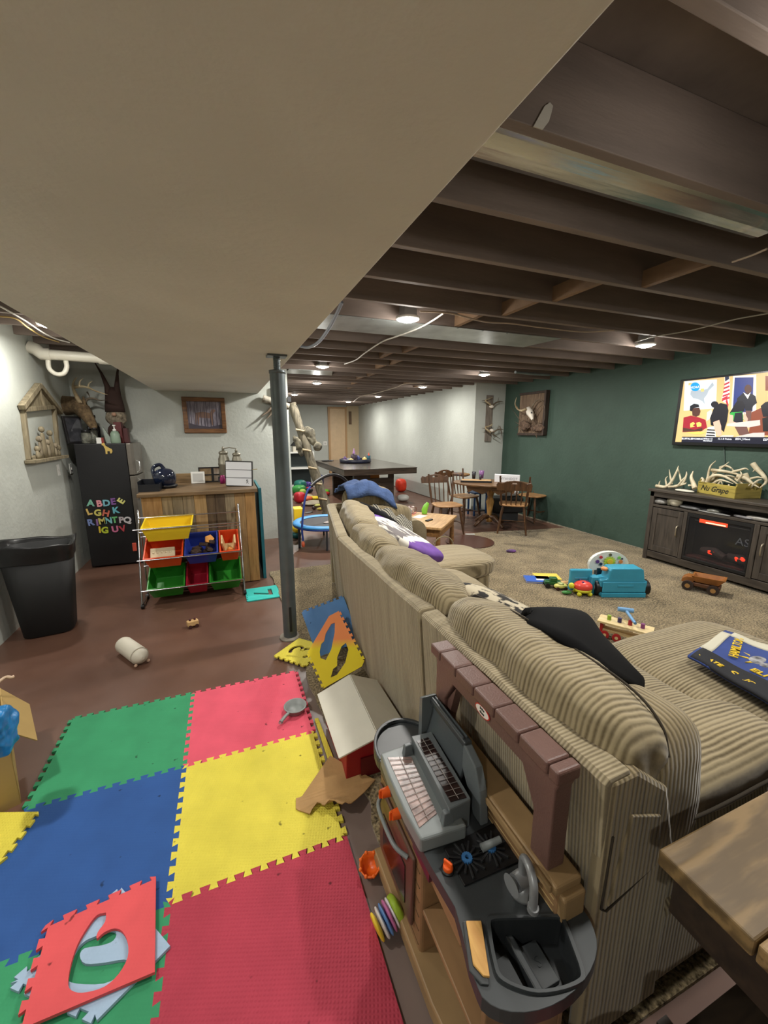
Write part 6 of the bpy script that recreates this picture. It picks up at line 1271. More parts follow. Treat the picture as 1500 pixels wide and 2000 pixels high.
# tangled antlers in the crate
g_ = 'antlers piled in the yellow crate'; lb_ = 'bleached antler in the tangled pile filling the yellow crate'
rnd = random.Random(12); X0 = 4.93
sets = [[([(1371,958,4.9),(1372,940,4.9),(1371,932,4.9)], .035),([(1378,950,4.9),(1382,935,4.9),(1387,912,4.92),(1398,900,4.94)], .016)],
 [([(1380,945,4.88),(1395,925,4.9),(1408,915,4.9),(1424,902,4.92)], .016),([(1392,925,4.9),(1394,915,4.9)],.008)],
 [([(1390,918,4.88),(1410,920,4.88),(1432,924,4.9),(1448,930,4.92),(1452,942,4.92)], .018)],
 [([(1378,945,4.87),(1392,930,4.87),(1412,930,4.87),(1432,940,4.88),(1445,950,4.88)], .020)],
 [([(1392,945,4.86),(1405,938,4.86),(1418,940,4.86),(1432,945,4.86)], .014),([(1400,950,4.86),(1408,940,4.86),(1412,952,4.86)], .010)],
 [([(1430,922,4.9),(1445,918,4.9),(1456,915,4.9),(1462,918,4.9)], .014),([(1440,930,4.9),(1458,935,4.9),(1470,945,4.9),(1482,952,4.9)], .022)],
 [([(1470,905,4.95),(1478,915,4.95),(1492,930,4.95),(1496,942,4.95),(1484,953,4.92)], .026),([(1476,916,4.95),(1470,922,4.95)], .010)],
 [([(1455,925,4.92),(1462,938,4.92),(1476,948,4.92)], .026),([(1466,935,4.92),(1480,932,4.92),(1492,934,4.92)], .012)],
 [([(1434,955,4.86),(1446,950,4.86),(1460,949,4.86),(1466,945,4.86)], .014),([(1448,950,4.86),(1456,955,4.86)], .008)],
 [([(1405,914,4.95),(1418,910,4.98),(1430,916,4.98),(1436,926,4.98)], .014)],
 [([(1420,950,4.88),(1410,958,4.86),(1404,962,4.85)], .010),([(1424,946,4.88),(1422,956,4.86),(1418,963,4.85)], .010)],
 [([(1385,940,4.95),(1400,932,4.96),(1425,930,4.96),(1450,940,4.96),(1480,944,4.96)], .018)],
 [([(1440,940,4.88),(1448,928,4.88),(1446,920,4.9)], .012),([(1436,935,4.9),(1455,948,4.9)], .014)],
 [([(1465,952,4.9),(1478,940,4.9),(1488,936,4.92)], .014)], [([(1395,952,4.9),(1396,940,4.9),(1402,935,4.9)],.012),([(1380,955,4.9),(1400,948,4.9),(1420,952,4.9)],.016)]]
for cset in sets: antl(cset, lb_, g_)
# open shelf contents
zs = .706
def shelf_thing(nm, px, py, d, col, lb, x=4.86, cat='object', n=2.5, metal=0):
    p = P(px, py, x=x); m = MB(); m.pad((x,p.y,zs+d[2]/2), d, n, 8, random.uniform(-.3,.3), .003, 20, px)
    single(nm, m, mat('sh_%d_%d_%d' % col, col, .35, metal, var=.2, vscale=20), lb, cat, (x,p.y,zs))
shelf_thing('silver_ornament', 1290, 980, (.12,.20,.07), (140,138,134), 'silver crumpled ornament at the left end of the console shelf')
shelf_thing('white_vase', 1320, 982, (.11,.15,.125), (206,200,180), 'white round vase on the console shelf', n=2.2, cat='vase'); shelf_thing('small_bone', 1308, 975, (.04,.05,.09), (150,144,126), 'small pale bone beside the white vase', cat='ornament')
shelf_thing('grey_cable_pile', 1350, 990, (.14,.26,.04), (90,90,90), 'grey pile of cables and remotes on the console shelf'); shelf_thing('flat_player', 1385, 997, (.20,.36,.035), (56,56,58), 'flat dark media player box on the console shelf', n=8, cat='media player', x=4.93)
shelf_thing('silver_remote', 1392, 1004, (.05,.34,.018), (128,128,126), 'long silver remote bar lying in front of the player', cat='remote', x=4.81); shelf_thing('grey_game_pad', 1396, 993, (.10,.13,.05), (100,100,92), 'grey game controller on the flat player', cat='controller', x=4.84)
shelf_thing('pale_rod', 1452, 1010, (.05,.20,.03), (120,118,120), 'pale grey rod on the right side of the console shelf', x=4.83); shelf_thing('curved_gadget', 1483, 1012, (.06,.22,.045), (150,146,140), 'white curved handle shape at the right frame edge of the shelf', x=4.83)
# ================================================================ SKULL PLAQUE on the green wall
def gw_(px, py, x=XR): p = P(px, py, x=x); return Vector((x, p.y, p.z))
a, b, c, d = gw_(1020,771), gw_(1072,764), gw_(1072,848), gw_(1022,846)
Kp = thing('skull_plaque', 'framed barnwood plaque with a white deer skull, antlers and dry twigs on the green wall', 'wall decor', (XR,(a.y+b.y)/2,c.z))
y0, y1, z0, z1 = b.y, a.y, (c.z+d.z)/2, (a.z+b.z)/2
MB().bb((XR-.04,y0,z0),(XR-.01,y1,z1)).build('plaque_board', wood('plaque_wood', (84,66,52), (140,118,96), 'Z', 4, .85, bump=.5), Kp)
fr = wood('plaque_frame', (38,28,24), (70,54,44), 'Z', 5, .7)
for b_ in (((XR-.09,y0-.04,z0-.02),(XR-.005,y0,z1+.02)),((XR-.06,y0,z1-.02),(XR-.005,y1,z1+.02)),((XR-.06,y0,z0-.03),(XR-.005,y1,z0+.01))): MB().bb(*b_).build('frame_rail', fr, Kp, bevel=.003)
sk_ = mat('skull_white', (222,214,200), .5)
def gt(pts, r, mt, nm, dx=-.12):
    m = MB(); q = spline([P(x, y, x=XR+dx) for x, y in pts], 5); n_ = len(q); m.tube(q, [r*(1-.8*k/(n_-1)) for k in range(n_)], 8); m.build(nm, mt, Kp)
p = P(1036,808,x=XR-.12); m = MB(); m.tube([P(1032,799,x=XR-.10), P(1035,806,x=XR-.14), P(1038,813,x=XR-.17), P(1040,820,x=XR-.18)], [.05,.062,.042,.018], 12); m.build('skull', sk_, Kp)
m = MB(); m.ell(P(1030,808,x=XR-.155),(.03,.03,.03),6); m.ell(P(1038,806,x=XR-.18),(.02,.03,.03),6); m.build('eye_socket', black, Kp)
gt([(1027,799),(1018,802),(1010,798),(1006,788),(1009,776)], .022, bone, 'antler', -.2); gt([(1012,800),(1009,792)], .010, bone, 'antler_tine', -.2)
gt([(1038,797),(1042,790),(1048,783),(1056,781),(1062,786)], .016, boned, 'antler'); gt([(1046,784),(1045,778)], .008, boned, 'antler_tine')
gt([(1043,812),(1050,800),(1060,790),(1064,796),(1064,815),(1060,830)], .006, boned, 'twig'); gt([(1015,820),(1005,806),(995,791)], .006, boned, 'twig', -.1); gt([(1040,790),(1041,800),(1038,812),(1046,826)], .006, boned, 'twig')
tw2 = mat('dry_moss', (60,46,36), .95, rgb2=(116,94,78), vscale=20, bump=.8); rn = random.Random(3)
m = MB(); m.pad(P(1026,832,x=XR-.10),(.10,.26,.16),2.2,10,None,.04,12,3); m.build('moss_clump', tw2, Kp); m = MB(); m.pad(P(1050,836,x=XR-.08),(.07,.34,.12),2.2,10,None,.03,12,5); m.build('moss_clump', tw2, Kp)
m = MB()
for k in range(34):
    a_ = (1014+rn.random()*40, 812+rn.random()*30); b_ = (a_[0]+rn.uniform(-12,10), a_[1]+rn.uniform(-12,16)); m.tube([P(a_[0],a_[1],x=XR-.08), P((a_[0]+b_[0])/2+rn.uniform(-3,3),(a_[1]+b_[1])/2,x=XR-.12), P(b_[0],b_[1],x=XR-.10)], [.005,.004,.002], 5)
o = m.build('dry_twigs', tw2, Kp); o['kind'] = 'stuff'
# ================================================================ ANTLER COAT RACK on the return wall
def rw(px, py, y=YRET): p = P(px, py, y=y); return Vector((p.x, y, p.z))
a, c = rw(950,772), rw(963,862); t = thing('antler_wall_rack', 'narrow weathered board with two pairs of antlers mounted between the pale and green walls', 'wall decor', ((a.x+c.x)/2,YRET,c.z))
MB().bb((a.x,YRET-.035,c.z),(a.x+.14,YRET-.002,a.z)).build('board', wood('rack_board', (88,80,72), (140,130,118), 'Z', 4, .85), t, bevel=.004)
def rt(pts, r, mt, nm='antler', dy=-.12):
    m = MB(); q = spline([P(x, y, y=YRET+dy) for x, y in pts], 5); n_ = len(q); m.tube(q, [r*(1-.8*k/(n_-1)) for k in range(n_)], 8); m.build(nm, mt, t)
for oy in (0, 54):
    m = MB(); m.ell(P(960,794-oy*0+oy*.87,y=YRET-.07),(.09,.10,.07),8); m.build('skull_plate', sk_, t)
    rt([(958,790+oy),(951,785+oy),(948,782+oy),(955,779+oy),(962,776+oy)], .020, bone); rt([(963,791+oy),(970,786+oy),(978,784+oy),(983,785+oy)], .018, boned); rt([(972,786+oy),(974,776+oy)], .010, boned); rt([(950,783+oy),(941,782+oy)], .010, boned)
rt([(948,834),(956,832),(963,827)], .018, bone); rt([(962,848),(970,853),(978,858)], .012, boned); rt([(976,832),(979,845),(978,858)], .012, boned)
# ================================================================ DINING CORNER
dw1 = wood('dining_wood', (74,50,30), (128,94,60), 'X', 5, .35); dw2 = wood('chair_wood', (50,33,20), (98,66,40), 'Z', 5, .4); dw3 = wood('chair_seat_wood', (120,82,46), (186,142,94), 'X', 5, .4)
def make_chair(label):
    t = thing('dining_chair', label, 'chair', group='spindle back dining chairs')
    def f2(p, v): return Vector((p.x*(1-.06*v.y), p.y, p.z*(1-.25*(1-v.x*v.x)*(1 if v.z > 0 else 0))))
    MB().pad((0,0,.445),(.43,.42,.04),4,12,fn=f2).build('seat', dw3, t, local=True)
    for sx in (-1, 1):
        for sy, nm in ((-1,'leg'),(1,'leg')):
            MB().tube([(sx*.15,sy*.15,.43),(sx*.17,sy*.17,.30),(sx*.175,sy*.175,.24),(sx*.195,sy*.195,.12),(sx*.21,sy*.21,.0)], [.017,.022,.015,.020,.012], 10).build(nm, dw2, t, local=True)
        MB().cyl((sx*.185,-.18,.17),(sx*.185,.18,.17), .009, .009, 8).build('stretcher', dw2, t, local=True)
    MB().cyl((-.18,0,.17),(.18,0,.17), .009, .009, 8).build('stretcher', dw2, t, local=True)
    for sx in (-1, 1): MB().tube([(sx*.175,.18,.45),(sx*.19,.215,.62),(sx*.205,.25,.80),(sx*.21,.262,.90)], [.014,.019,.013,.014], 10).build('back_post', dw2, t, local=True)
    for k in range(4): x = -.105+k*.07; MB().tube([(x,.185,.45),(x*1.06,.215,.60),(x*1.12,.25,.80)], [.008,.011,.007], 8).build('spindle', dw2, t, local=True)
    top = [(-.235,.78),(.235,.78),(.245,.86),(.225,.90),(.17,.885),(.10,.915),(0,.925),(-.10,.915),(-.17,.885),(-.225,.90),(-.245,.86)]
    m = MB(); m.prism(top, -.012, .012, [[(-.045,.875),(.045,.875),(.035,.898),(-.035,.898)]], M=Matrix.Translation((0,.045,0)) @ Matrix.Rotation(-.14,4,'X') @ frame((0,.365-.005,0),(1,0,0),(0,0,1))); m.build('crest_rail', dw2, t, local=True, bevel=.004)
    return t
ch = make_chair('spindle back chair standing apart on the brown floor, nearest the end table')
def put(o, x, y, rz): o.location = (x, y, 0.0); o.rotation_euler = (0,0,rz)
pA = P(870,985,z=.45); ch.matrix_basis = Matrix.Identity(4)
put(ch, pA.x+.02, pA.y, -.12)
for (px, py, rz, zz2, lb) in ((907,968,14,0,'spindle back chair behind the left end of the dining table'),(1003,985,140,.014,'spindle back chair with its back towards the sofa, in front of the white sign'),(1040,968,-75,.014,'spindle back chair at the right end of the dining table by the green wall')):
    c = copy_tree(ch); p = P(px, py, z=.45); put(c, p.x, p.y, math.radians(rz)); c.location.z = zz2; c['label'] = lb
for c in [o for o in COL.objects if o.name.startswith('dining_chair')]:
    pass
TA = math.radians(-37); tc_ = Vector((4.04,5.5,0)); t = thing('dining_table', 'oval drop leaf wooden dining table on a turned pedestal in the green wall corner', 'dining table', tc_, rz=TA)
ovp = [(.62*math.cos(a), .46*math.sin(a)) for a in [2*PI*k/40 for k in range(40)]]
MB().prism(ovp, .715, .74).build('table_top', dw1, t, local=True, bevel=.006, seg=3)
m = MB(); m.prism([(-.35,.60),(-.28,.64),(-.12,.58),(0,.66),(.12,.58),(.28,.64),(.35,.60),(.38,.715),(-.38,.715)], -.01, .01, M=frame((0,-.30,0),(1,0,0),(0,0,1))); m.build('apron', dw1, t, local=True)
m = MB(); m.prism([(-.35,.62),(.35,.62),(.38,.715),(-.38,.715)], -.01, .01, M=frame((0,.30,0),(1,0,0),(0,0,1))); m.build('apron', dw1, t, local=True)
MB().lathe([(.05,.08),(.06,.14),(.035,.20),(.05,.32),(.07,.42),(.04,.50),(.075,.60),(.05,.66),(.10,.71)], seg=18).build('pedestal', wood('pedestal_wood', (150,108,54), (196,154,92), 'Z', 5, .35), t, local=True)
for k in range(4):
    a = k*PI/2+PI/4; MB().tube([(0,0,.16),(.12*math.cos(a),.12*math.sin(a),.17),(.26*math.cos(a),.26*math.sin(a),.08),(.32*math.cos(a),.32*math.sin(a),.035)], [.04,.035,.028,.025], 10).build('foot', dw2, t, local=True)
# on the table
def on_table(px, py): return P(px, py, z=.742)
p = on_table(990,942); t = thing('white_sign', 'white message sign with grey letters standing on the dining table', 'sign', (p.x,p.y,.7405), rz=-.75); MB().bb((-.20,-.02,0),(.20,.03,.13)).build('sign_box', mat('sign_white', (224,226,230), .4), t, local=True, bevel=.006); m = MB(); m.text('WYANDOT', .055, frame((.02,-.0212,.062),(1,0,0),(0,0,1)), .001); m.build('sign_letters', mat('sign_grey', (140,142,150), .5), t, local=True)
p = on_table(930,940); t = thing('game_board', 'dark edged flat board on the dining table', 'game board', (p.x,p.y,.7405), rz=-.6); MB().bb((-.24,-.17,0),(.24,.17,.02)).build('board', wood('game_board_wood', (150,120,84), (190,156,112), 'X', 5), t, local=True); MB().bb((-.25,-.185,.0),(.25,-.172,.03)).build('board_edge', black, t, local=True)
for px, py, w1, h1, col, lb in ((925,931,.07,.12,(30,26,34),'black cup on the dining table'),(940,930,.09,.13,(120,80,130),'purple topped dark cup on the dining table'),(938,933,.05,.08,(50,40,60),'small dark cup beside the purple one')):
    p = on_table(px, py+6); m = MB(); m.lathe([(w1*.38,0),(w1*.5,h1),(w1*.42,h1),(w1*.3,.01),(0,.01)], (p.x,p.y,.762), 14); single('cup', m, mat('cup_%d' % px, col, .4), lb, 'cup', (p.x,p.y,.762))
p = on_table(900,930); m = MB(); m.pad((p.x,p.y,.775),(.34,.16,.07),3,10,-.6,.01,10); single('toy_pile', m, mat('navy_amber', (40,44,70), .5, rgb2=(150,110,50), vscale=12), 'dark blue and amber folded item on the left end of the dining table', 'object', (p.x,p.y,.7405))
# crate with white cloth under the table
p = P(985,990,z=.25); t = thing('storage_bin', 'black storage bin holding a white bag under the dining table', 'bin', (p.x,p.y,.014), rz=-.3); MB().bb((-.27,-.18,.16),(.27,.18,.42)).build('bin_box', black, t, local=True, bevel=.02); MB().bb((-.2,-.14,0),(.2,.14,.16)).build('bin_base', dark, t, local=True)
m = MB(); q = Vector((p.x+.12,p.y+.05,.50)); m.pad(q,(.36,.26,.15),2.6,10,None,.02,10,2); single('white_bag', m, mat('bag_white', (222,220,222), .6), 'crumpled white bag on the black storage bin', 'bag', (q.x,q.y,.435))
p = P(932,985,z=.2); t = thing('blue_stool', 'dark blue framed stool behind the dining table legs', 'stool', (p.x,p.y,0)); 
for dx, dy in ((-.13,-.1),(.13,-.1),(-.13,.1),(.13,.1)): MB().cyl((dx,dy,0),(dx,dy,.42), .02, .02, 8).build('leg', mat('stool_blue', (22,50,84), .4), t, local=True)
MB().bb((-.16,-.13,.42),(.16,.13,.45)).build('stool_top', mat('stool_blue', (22,50,84), .4), t, local=True, bevel=.01); MB().bb((-.13,-.1,.08),(.13,.1,.10)).build('stool_shelf', mat('stool_dark', (24,26,30), .4), t, local=True)
p = P(873,1017); t = thing('glass_lantern', 'dark glass lantern standing on the floor under the nearest dining chair', 'lantern', (p.x-.02,p.y+.1,0))
for nm, prof, mt_ in (('base',[(.09,0),(.09,.03),(.05,.05),(0,.05)],dark),('glass',[(.05,.05),(.085,.12),(.085,.20),(.06,.26)],mat('smoke_glass', (80,70,66), .1, alpha=.6)),('cap',[(.065,.26),(.05,.30),(.02,.32),(0,.33)],dark)): MB().lathe(prof, seg=14).build(nm, mt_, t, local=True)
# round brown mat
p = P(926,1053); single('round_mat', MB().prism([(3.17+.34*math.cos(a), 4.74+.34*math.sin(a)) for a in [2*PI*k/40 for k in range(40)]], .0145, .024), mat('mat_brown', (78,50,42), .25), 'round dark brown glossy floor mat on the carpet corner by the sofa', 'mat', (3.17,4.74,.0145), bevel=.003)
p = P(918,1043,z=.03); single('white_strip', MB().box((p.x,p.y,.028),(.14,.03,.007),-.4), mat('strip_white', (230,230,226), .4), 'thin white strip on the round brown mat', 'paper', (p.x,p.y,.0245))
# ================================================================ END TABLE by the far arm
ET = thing('end_table', 'square light wood end table beyond the far arm of the sofa', 'end table', (2.20,3.86,0), rz=math.radians(46)); ew = wood('end_table_top', (170,128,82), (214,174,122), 'X', 5, .35); ew2 = wood('end_table_side', (104,70,38), (150,108,64), 'X', 5, .5)
MB().bb((0,0,.47),(.78,.66,.50)).build('table_top', ew, ET, local=True, bevel=.006); MB().bb((.03,.03,.38),(.75,.63,.47)).build('apron', ew2, ET, local=True)
for x, y in ((.05,.05),(.73,.05),(.05,.61),(.73,.61)): MB().tube([(x,y,.38),(x,y,.20),(x,y,.0)], [.026,.032,.02], 10).build('leg', ew2, ET, local=True)
p = P(803,1003,z=.5); t = thing('mug', 'brown and white patterned mug on the end table', 'mug', (p.x,p.y,.501)); MB().lathe([(.036,0),(.042,.01),(.042,.095),(.037,.095),(.036,.012),(0,.012)], seg=18).build('mug_body', mat('mug_print', (96,50,46), .3, rgb2=(206,190,180), vscale=30), t, local=True); MB().tube(spline([(.04,0,.08),(.07,0,.075),(.07,0,.03),(.04,0,.02)], 4), .006, 8).build('handle', mat('mug_handle', (120,80,70), .3), t, local=True)
p = P(838,1017,z=.5); t = thing('remote_control', 'small black remote on the end table corner', 'remote', (p.x,p.y,.5005), rz=.5); MB().bb((-.06,-.02,0),(.06,.02,.016)).build('remote_body', black, t, local=True, bevel=.004)
p = P(820,1009,z=.5); single('paper_sheet', MB().box((p.x,p.y,.5015),(.20,.12,.002),.6), mat('paper_white', (224,222,216), .6), 'white paper on the end table beside the mug', 'paper', (p.x,p.y,.5005))
p = P(812,1006,z=.5); single('pink_card', MB().box((p.x+.0,p.y+.12,.502),(.16,.10,.003),.9), mat('card_pink', (206,120,104), .6), 'pink card on the end table behind the white paper', 'card', (p.x,p.y+.12,.5005))
p = P(834,990,z=.58); m = MB(); q0 = P(829,1003,z=.505); m.tube([q0, q0+Vector((.0,.0,.05)), q0+Vector((.02,.0,.10)), q0+Vector((.05,0,.14))], [.035,.04,.034,.02], 10); single('green_caterpillar', m, mat('lime_green', (130,200,60), .45), 'bright green curved toy standing on the end table edge', 'toy', q0)
# ================================================================ TOYS ON THE CARPET
zc_ = .0145
tq = mat('turquoise_blue', (56,152,182), .35, var=.05)
Ax = Vector((3.235,2.62,zc_)); ex = Vector((.93,-.37,0)).normalized(); rz = math.atan2(ex.y, ex.x); t = thing('activity_truck', 'turquoise plastic activity truck with black wheels and a white sun panel on the carpet', 'toy truck', Ax, rz=rz)
m = MB(); body = [(0,.02),(.02,.0),(.42,.0),(.44,.02),(.45,.15),(.42,.17),(.40,.27),(.37,.285),(.10,.285),(.08,.26),(.07,.18),(.0,.165)]
m.prism(body, -.14, 0, M=frame((0,0,0),(1,0,0),(0,0,1))); m.build('truck_body', tq, t, local=True, bevel=.012, seg=3)
MB().bb((.02,-.012,.05),(.43,.0,.15)).build('bumper', tq, t, local=True, bevel=.008, seg=3); m = MB(); m.bb((.16,-.016,.105),(.31,-.011,.125)); m.build('embossed_plate', tq, t, local=True, bevel=.002)
MB().bb((.015,-.018,.0),(.435,.0,.045)).build('lower_bumper', tq, t, local=True, bevel=.006)
for x in (.0,.455):
    m = MB(); m.cyl((x-.028,.07,.075),(x+.028,.07,.075), .075, .075, 20); wh_ = m.build('wheel', black, t, local=True); MB().cyl((x-.030,.07,.075),(x+.030,.07,.075), .035, .035, 14).build('hub', grl, wh_, local=True)
MB().lathe([(.028,.27),(.032,.29),(.02,.30),(0,.302)], (.055,.06,-.02), 14).build('peg', mat('peg_orange', (226,150,90), .4), t, local=True)
MB().bb((-.24,.10,.02),(-.03,.15,.235)).build('side_door', tq, t, local=True, bevel=.012, seg=3); MB().bb((-.20,.095,.05),(-.08,.101,.10)).build('door_recess', mat('turquoise_dark', (30,96,120), .4), t, local=True, bevel=.003); MB().bb((-.20,.094,.14),(-.08,.101,.16)).build('door_ridge', tq, t, local=True, bevel=.003)
MB().bb((-.06,.05,.0),(.02,.14,.18)).build('connector', tq, t, local=True, bevel=.01)
pn = [(-.03,.20),(.33,.20),(.35,.255)]+arcp(.155,.255,.195,.135,0,180,14)+[(-.04,.255)]
m = MB(); m.prism(pn, -.24, -.20, M=frame((.02,0,0),(1,0,0),(0,0,1))); SPN = m.build('sun_panel', mat('panel_white', (222,224,216), .35), t, local=True, bevel=.01, seg=2); MB().bb((.06,.19,.0),(.28,.25,.22)).build('panel_stand', mat('stand_dark', (20,60,76), .5), t, local=True)
Fp = frame((.175,.196,.29),(1,0,0),(0,0,1)); m = MB(); m.prism([((.065 if k % 2 else .045)*math.cos(k*PI/14), (.055 if k % 2 else .040)*math.sin(k*PI/14)) for k in range(28)], 0, .006, M=Fp); m.build('sun_rays', mat('sun_lime', (190,214,60), .4), SPN, local=True)
m = MB(); m.prism([(.030*math.cos(k*PI/8), .027*math.sin(k*PI/8)) for k in range(16)], .006, .014, M=Fp); m.build('sun_face', mat('sun_yellow', (236,200,50), .4), SPN, local=True, bevel=.003)
for dx, dz, rr_, col in ((-.12,.0,.018,(96,60,130)),(-.09,.045,.015,(190,50,60)),(.09,.04,.015,(130,200,90)),(.11,.0,.018,(226,140,70)),(-.085,-.025,.015,(40,60,90)),(.12,.03,.008,(40,50,60)),(.0,.07,.014,(90,90,60))):
    MB().prism([(dx+rr_*math.cos(k*PI/6), dz+rr_*math.sin(k*PI/6)) for k in range(12)], 0, .008, M=Fp).build('panel_button', mat('btn_%d_%d_%d' % col, col, .4), SPN, local=True)
m = MB(); m.prism([(.33,.26),(.43,.20),(.44,.16),(.33,.12)], -.22, -.15, M=frame((0,0,0),(1,0,0),(0,0,1))); m.build('yellow_slide', mat('slide_yellow', (232,204,50), .4), t, local=True, bevel=.006)
# turtle
p = P(1137,1160,z=.02); t = thing('toy_turtle', 'red shelled plastic turtle with yellow feet beside the turquoise truck', 'toy turtle', (p.x,p.y,zc_), rz=-.4)
MB().pad((0,0,.085),(.17,.15,.11),2.1,12,fn=lambda p_, v: Vector((p_.x,p_.y,max(p_.z,-.02)))).build('shell', mat('turtle_red', (224,72,60), .35), t, local=True); yt = mat('turtle_yellow', (214,210,50), .4)
m = MB(); m.lathe([(.07,.035),(.082,.045),(.082,.062),(.07,.068)], seg=20, sy=.9); m.build('shell_rim', yt, t, local=True)
for x, y in ((-.05,-.05),(.05,-.05),(-.05,.05),(.05,.05)): MB().ell((x,y,.022),(.045,.04,.044),8).build('foot', yt, t, local=True)
MB().ell((-.11,0,.09),(.055,.05,.06),8).build('head', yt, t, local=True); MB().ell((-.15,.0,.02),(.10,.05,.035),8).build('green_keel', mat('turtle_green', (60,130,60), .4), t, local=True)
for a_ in (0, 2.1, 4.2): MB().ell((.035*math.cos(a_),.035*math.sin(a_),.135),(.022,.022,.022),6).build('shell_peg', mat('peg_purple', (90,50,110), .4), t, local=True)
# books
for px, py, col, rz_, lb, txt in ((1050,1131,(60,100,190),-.5,'blue covered board book lying open side down on the carpet','blue'),(1068,1126,(232,206,90),-.45,'yellow covered board book behind the blue one','yellow')):
    p = P(px, py, z=.03); t = thing('board_book', lb, 'book', (p.x,p.y,zc_+(.0 if txt == 'blue' else .0)), rz=rz_)
    MB().bb((-.13,-.09,0),(.13,.09,.004)).build('cover', mat('book_'+txt, col, .4), t, local=True); MB().bb((-.127,-.086,.004),(.127,.086,.016)).build('pages', mat('page_cream', (222,214,196), .7), t, local=True); MB().bb((-.13,-.09,.016),(.13,.09,.020)).build('cover', mat('book_'+txt, col, .4, rgb2=tuple(min(255, c+50) for c in col), vscale=14), t, local=True)
    if txt == 'blue': MB().bb((-.02,-.04,.020),(.07,.0,.0205)).build('cover_print', mat('book_print_white', (224,226,230), .5), t, local=True)
# green car, yellow car, sticks
p = P(1078,1149); t = thing('toy_tractor', 'dark green toy vehicle beside the small yellow car', 'toy car', (p.x,p.y,zc_), rz=-.5); gn = mat('tractor_green', (36,92,44), .4)
MB().bb((-.08,-.035,.03),(.08,.035,.07)).build('body', gn, t, local=True, bevel=.008); MB().bb((-.03,-.03,.07),(.04,.03,.105)).build('cab', gn, t, local=True, bevel=.006)
for x in (-.055,.05):
    for y in (-.04,.04): MB().cyl((x,y-.01,.026),(x,y+.01,.026), .026, .026, 12).build('wheel', black, t, local=True)
p = P(1094,1154); t = thing('toy_car', 'tiny pale yellow toy car with dark wheels', 'toy car', (p.x,p.y,zc_), rz=-.3); MB().pad((0,0,.038),(.13,.06,.045),3,8).build('body', mat('car_yellow', (222,216,120), .35), t, local=True); MB().pad((.0,0,.06),(.06,.05,.03),3,6).build('cab', mat('car_cab', (180,186,120), .35), t, local=True)
for x in (-.04,.04):
    for y in (-.028,.028): MB().cyl((x,y-.006,.018),(x,y+.006,.018), .018, .018, 12).build('wheel', mat('wheel_dark', (60,30,28), .5), t, local=True)
for k, (px, py, r_) in enumerate(((1090,1137,-.2),(1100,1140,-.35),(1108,1136,.1))):
    p = P(px, py, z=.03); single('wooden_stick', MB().box((p.x,p.y,zc_+.012+.0*k),(.20,.022,.022),r_), wl, ('pale wooden stick beside the yellow book','pale wooden stick nearest the turtle','short pale wooden stick behind the other sticks')[k], 'toy', (p.x,p.y,zc_), 'wooden sticks on the carpet', bevel=.003)
# dump truck
p = P(1372,1158); t = thing('toy_dump_truck', 'orange brown toy dump truck on the carpet in front of the console', 'toy truck', (p.x+.02,p.y+.02,zc_), rz=math.radians(-66)); do = mat('dump_orange', (146,92,44), .4, var=.25, vscale=14); db = mat('dump_brown', (92,58,38), .45)
MB().bb((-.14,-.06,.045),(.14,.06,.085)).build('chassis', db, t, local=True, bevel=.008)
m = MB(); m.prism([(-.17,.07),(-.08,.07),(-.06,.11),(-.08,.135),(-.13,.135),(-.165,.11)], -.06, .06, M=frame((0,0,0),(1,0,0),(0,0,1))); m.build('cab', do, t, local=True, bevel=.006)
m = MB(); m.add([(-.06,-.06,.095),(.12,-.06,.095),(.12,.06,.095),(-.06,.06,.095),(-.09,-.085,.155),(.17,-.085,.16),(.17,.085,.16),(-.09,.085,.155),(-.05,-.05,.105),(.11,-.05,.105),(.11,.05,.105),(-.05,.05,.105),(-.075,-.075,.155),(.155,-.075,.16),(.155,.075,.16),(-.075,.075,.155)],
  [(3,2,1,0),(0,1,5,4),(1,2,6,5),(2,3,7,6),(3,0,4,7),(4,5,13,12),(5,6,14,13),(6,7,15,14),(7,4,12,15),(12,13,9,8),(13,14,10,9),(14,15,11,10),(15,12,8,11),(8,9,10,11)]); m.build('dump_bed', do, t, local=True)
for x in (-.11,.09):
    for y in (-.075,.075): w2 = MB().cyl((x,y-.022,.048),(x,y+.022,.048), .048, .048, 16).build('wheel', mat('tyre_brown', (44,32,28), .6), t, local=True); MB().cyl((x,y-.024,.048),(x,y+.024,.048), .022, .022, 12).build('hub', mat('hub_tan', (160,120,70), .4), w2, local=True)
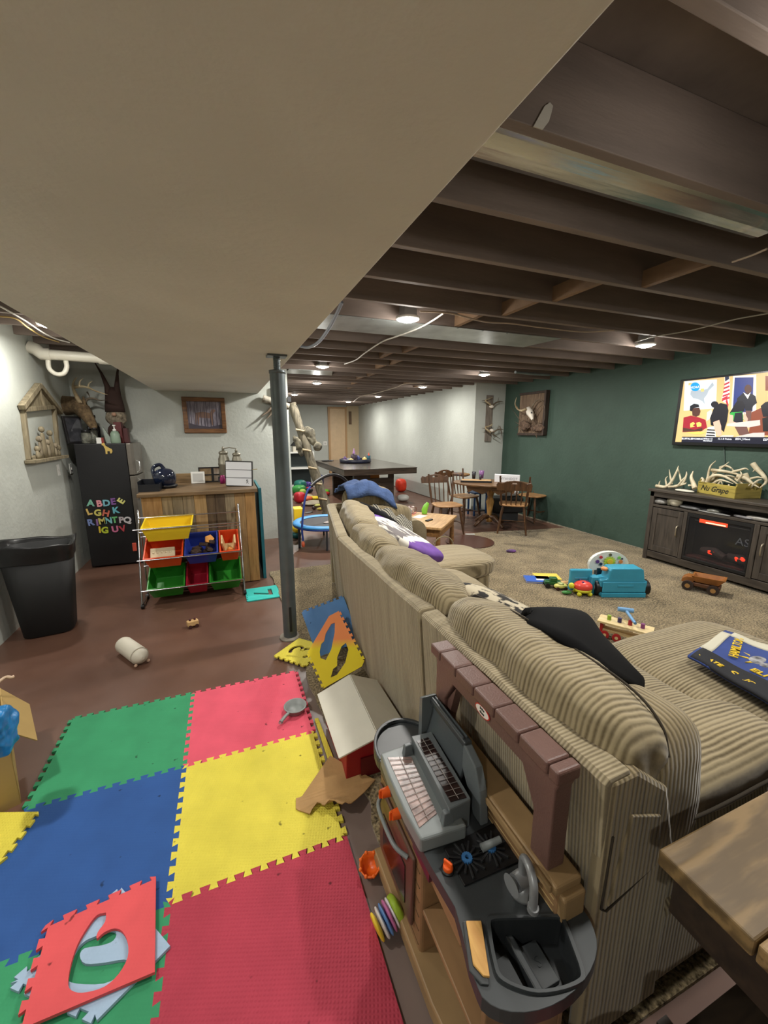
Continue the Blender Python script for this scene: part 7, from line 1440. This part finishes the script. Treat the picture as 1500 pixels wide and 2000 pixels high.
# hammer bench
h1_, h2_ = P(1188,1212,z=.14), P(1250,1228,z=.14); hz = math.atan2(h2_.y-h1_.y, h2_.x-h1_.x); p = (h1_+h2_)/2; t = thing('hammer_bench', 'wooden peg and hammer bench with coloured pegs and red wheels by the chaise', 'toy bench', (p.x,p.y,zc_), rz=hz); pw2 = wood('bench_pine', (206,180,124), (232,212,164), 'X', 8)
MB().bb((-.17,-.07,.12),(.19,.07,.135)).build('bench_top', pw2, t, local=True, bevel=.002); rdm = mat('bench_red', (170,34,40), .4)
MB().bb((-.15,-.05,.02),(-.13,.05,.12)).build('end_panel', rdm, t, local=True, bevel=.002); MB().bb((.13,-.05,.02),(.15,.05,.12)).build('end_panel', rdm, t, local=True, bevel=.002); MB().bb((-.13,-.045,.05),(.13,.045,.065)).build('lower_board', pw2, t, local=True)
for x in (-.11,-.03):
    w3 = MB().cyl((x,-.065,.03),(x,-.05,.03), .03, .03, 16).build('wheel', rdm, t, local=True); MB().cyl((x,-.068,.03),(x,-.064,.03), .012, .012, 10).build('hub', pw2, w3, local=True)
for x, col in ((-.10,(140,170,50)),(-.03,(50,40,90)),(.04,(160,40,50)),(.12,(130,60,120))): MB().cyl((x,.0,.135),(x,.0,.17), .014, .014, 12).build('peg', mat('peg_%d_%d_%d' % col, col, .45), t, local=True)
single('toy_hammer', MB().tube([(p.x-.02,p.y-.10,.20),(p.x+.09,p.y+.06,.21)], .011, 8).tube([(p.x+.05,p.y+.10,.215),(p.x+.13,p.y+.03,.215)], .018, 10), mat('hammer_blue', (110,160,206), .4), 'pale blue toy hammer resting across the coloured pegs', 'toy hammer', (p.x+.13,p.y,.19))
# small bits
p = P(998,1081); single('small_black_toy', MB().pad((p.x,p.y,.035),(.13,.05,.04),2.3,8,-.4), mat('toy_black_purple', (40,36,50), .5, rgb2=(130,80,160), vscale=12), 'tiny black and purple toy on the middle of the carpet', 'toy', (p.x,p.y,zc_))
p = P(922,1098); single('small_white_toy', MB().pad((p.x,p.y,.05),(.07,.07,.07),3,8,.4), mat('toy_white_blue', (214,206,196), .5, rgb2=(90,110,150), vscale=18), 'small white toy block on the carpet against the sofa seat', 'toy', (p.x,p.y,zc_))
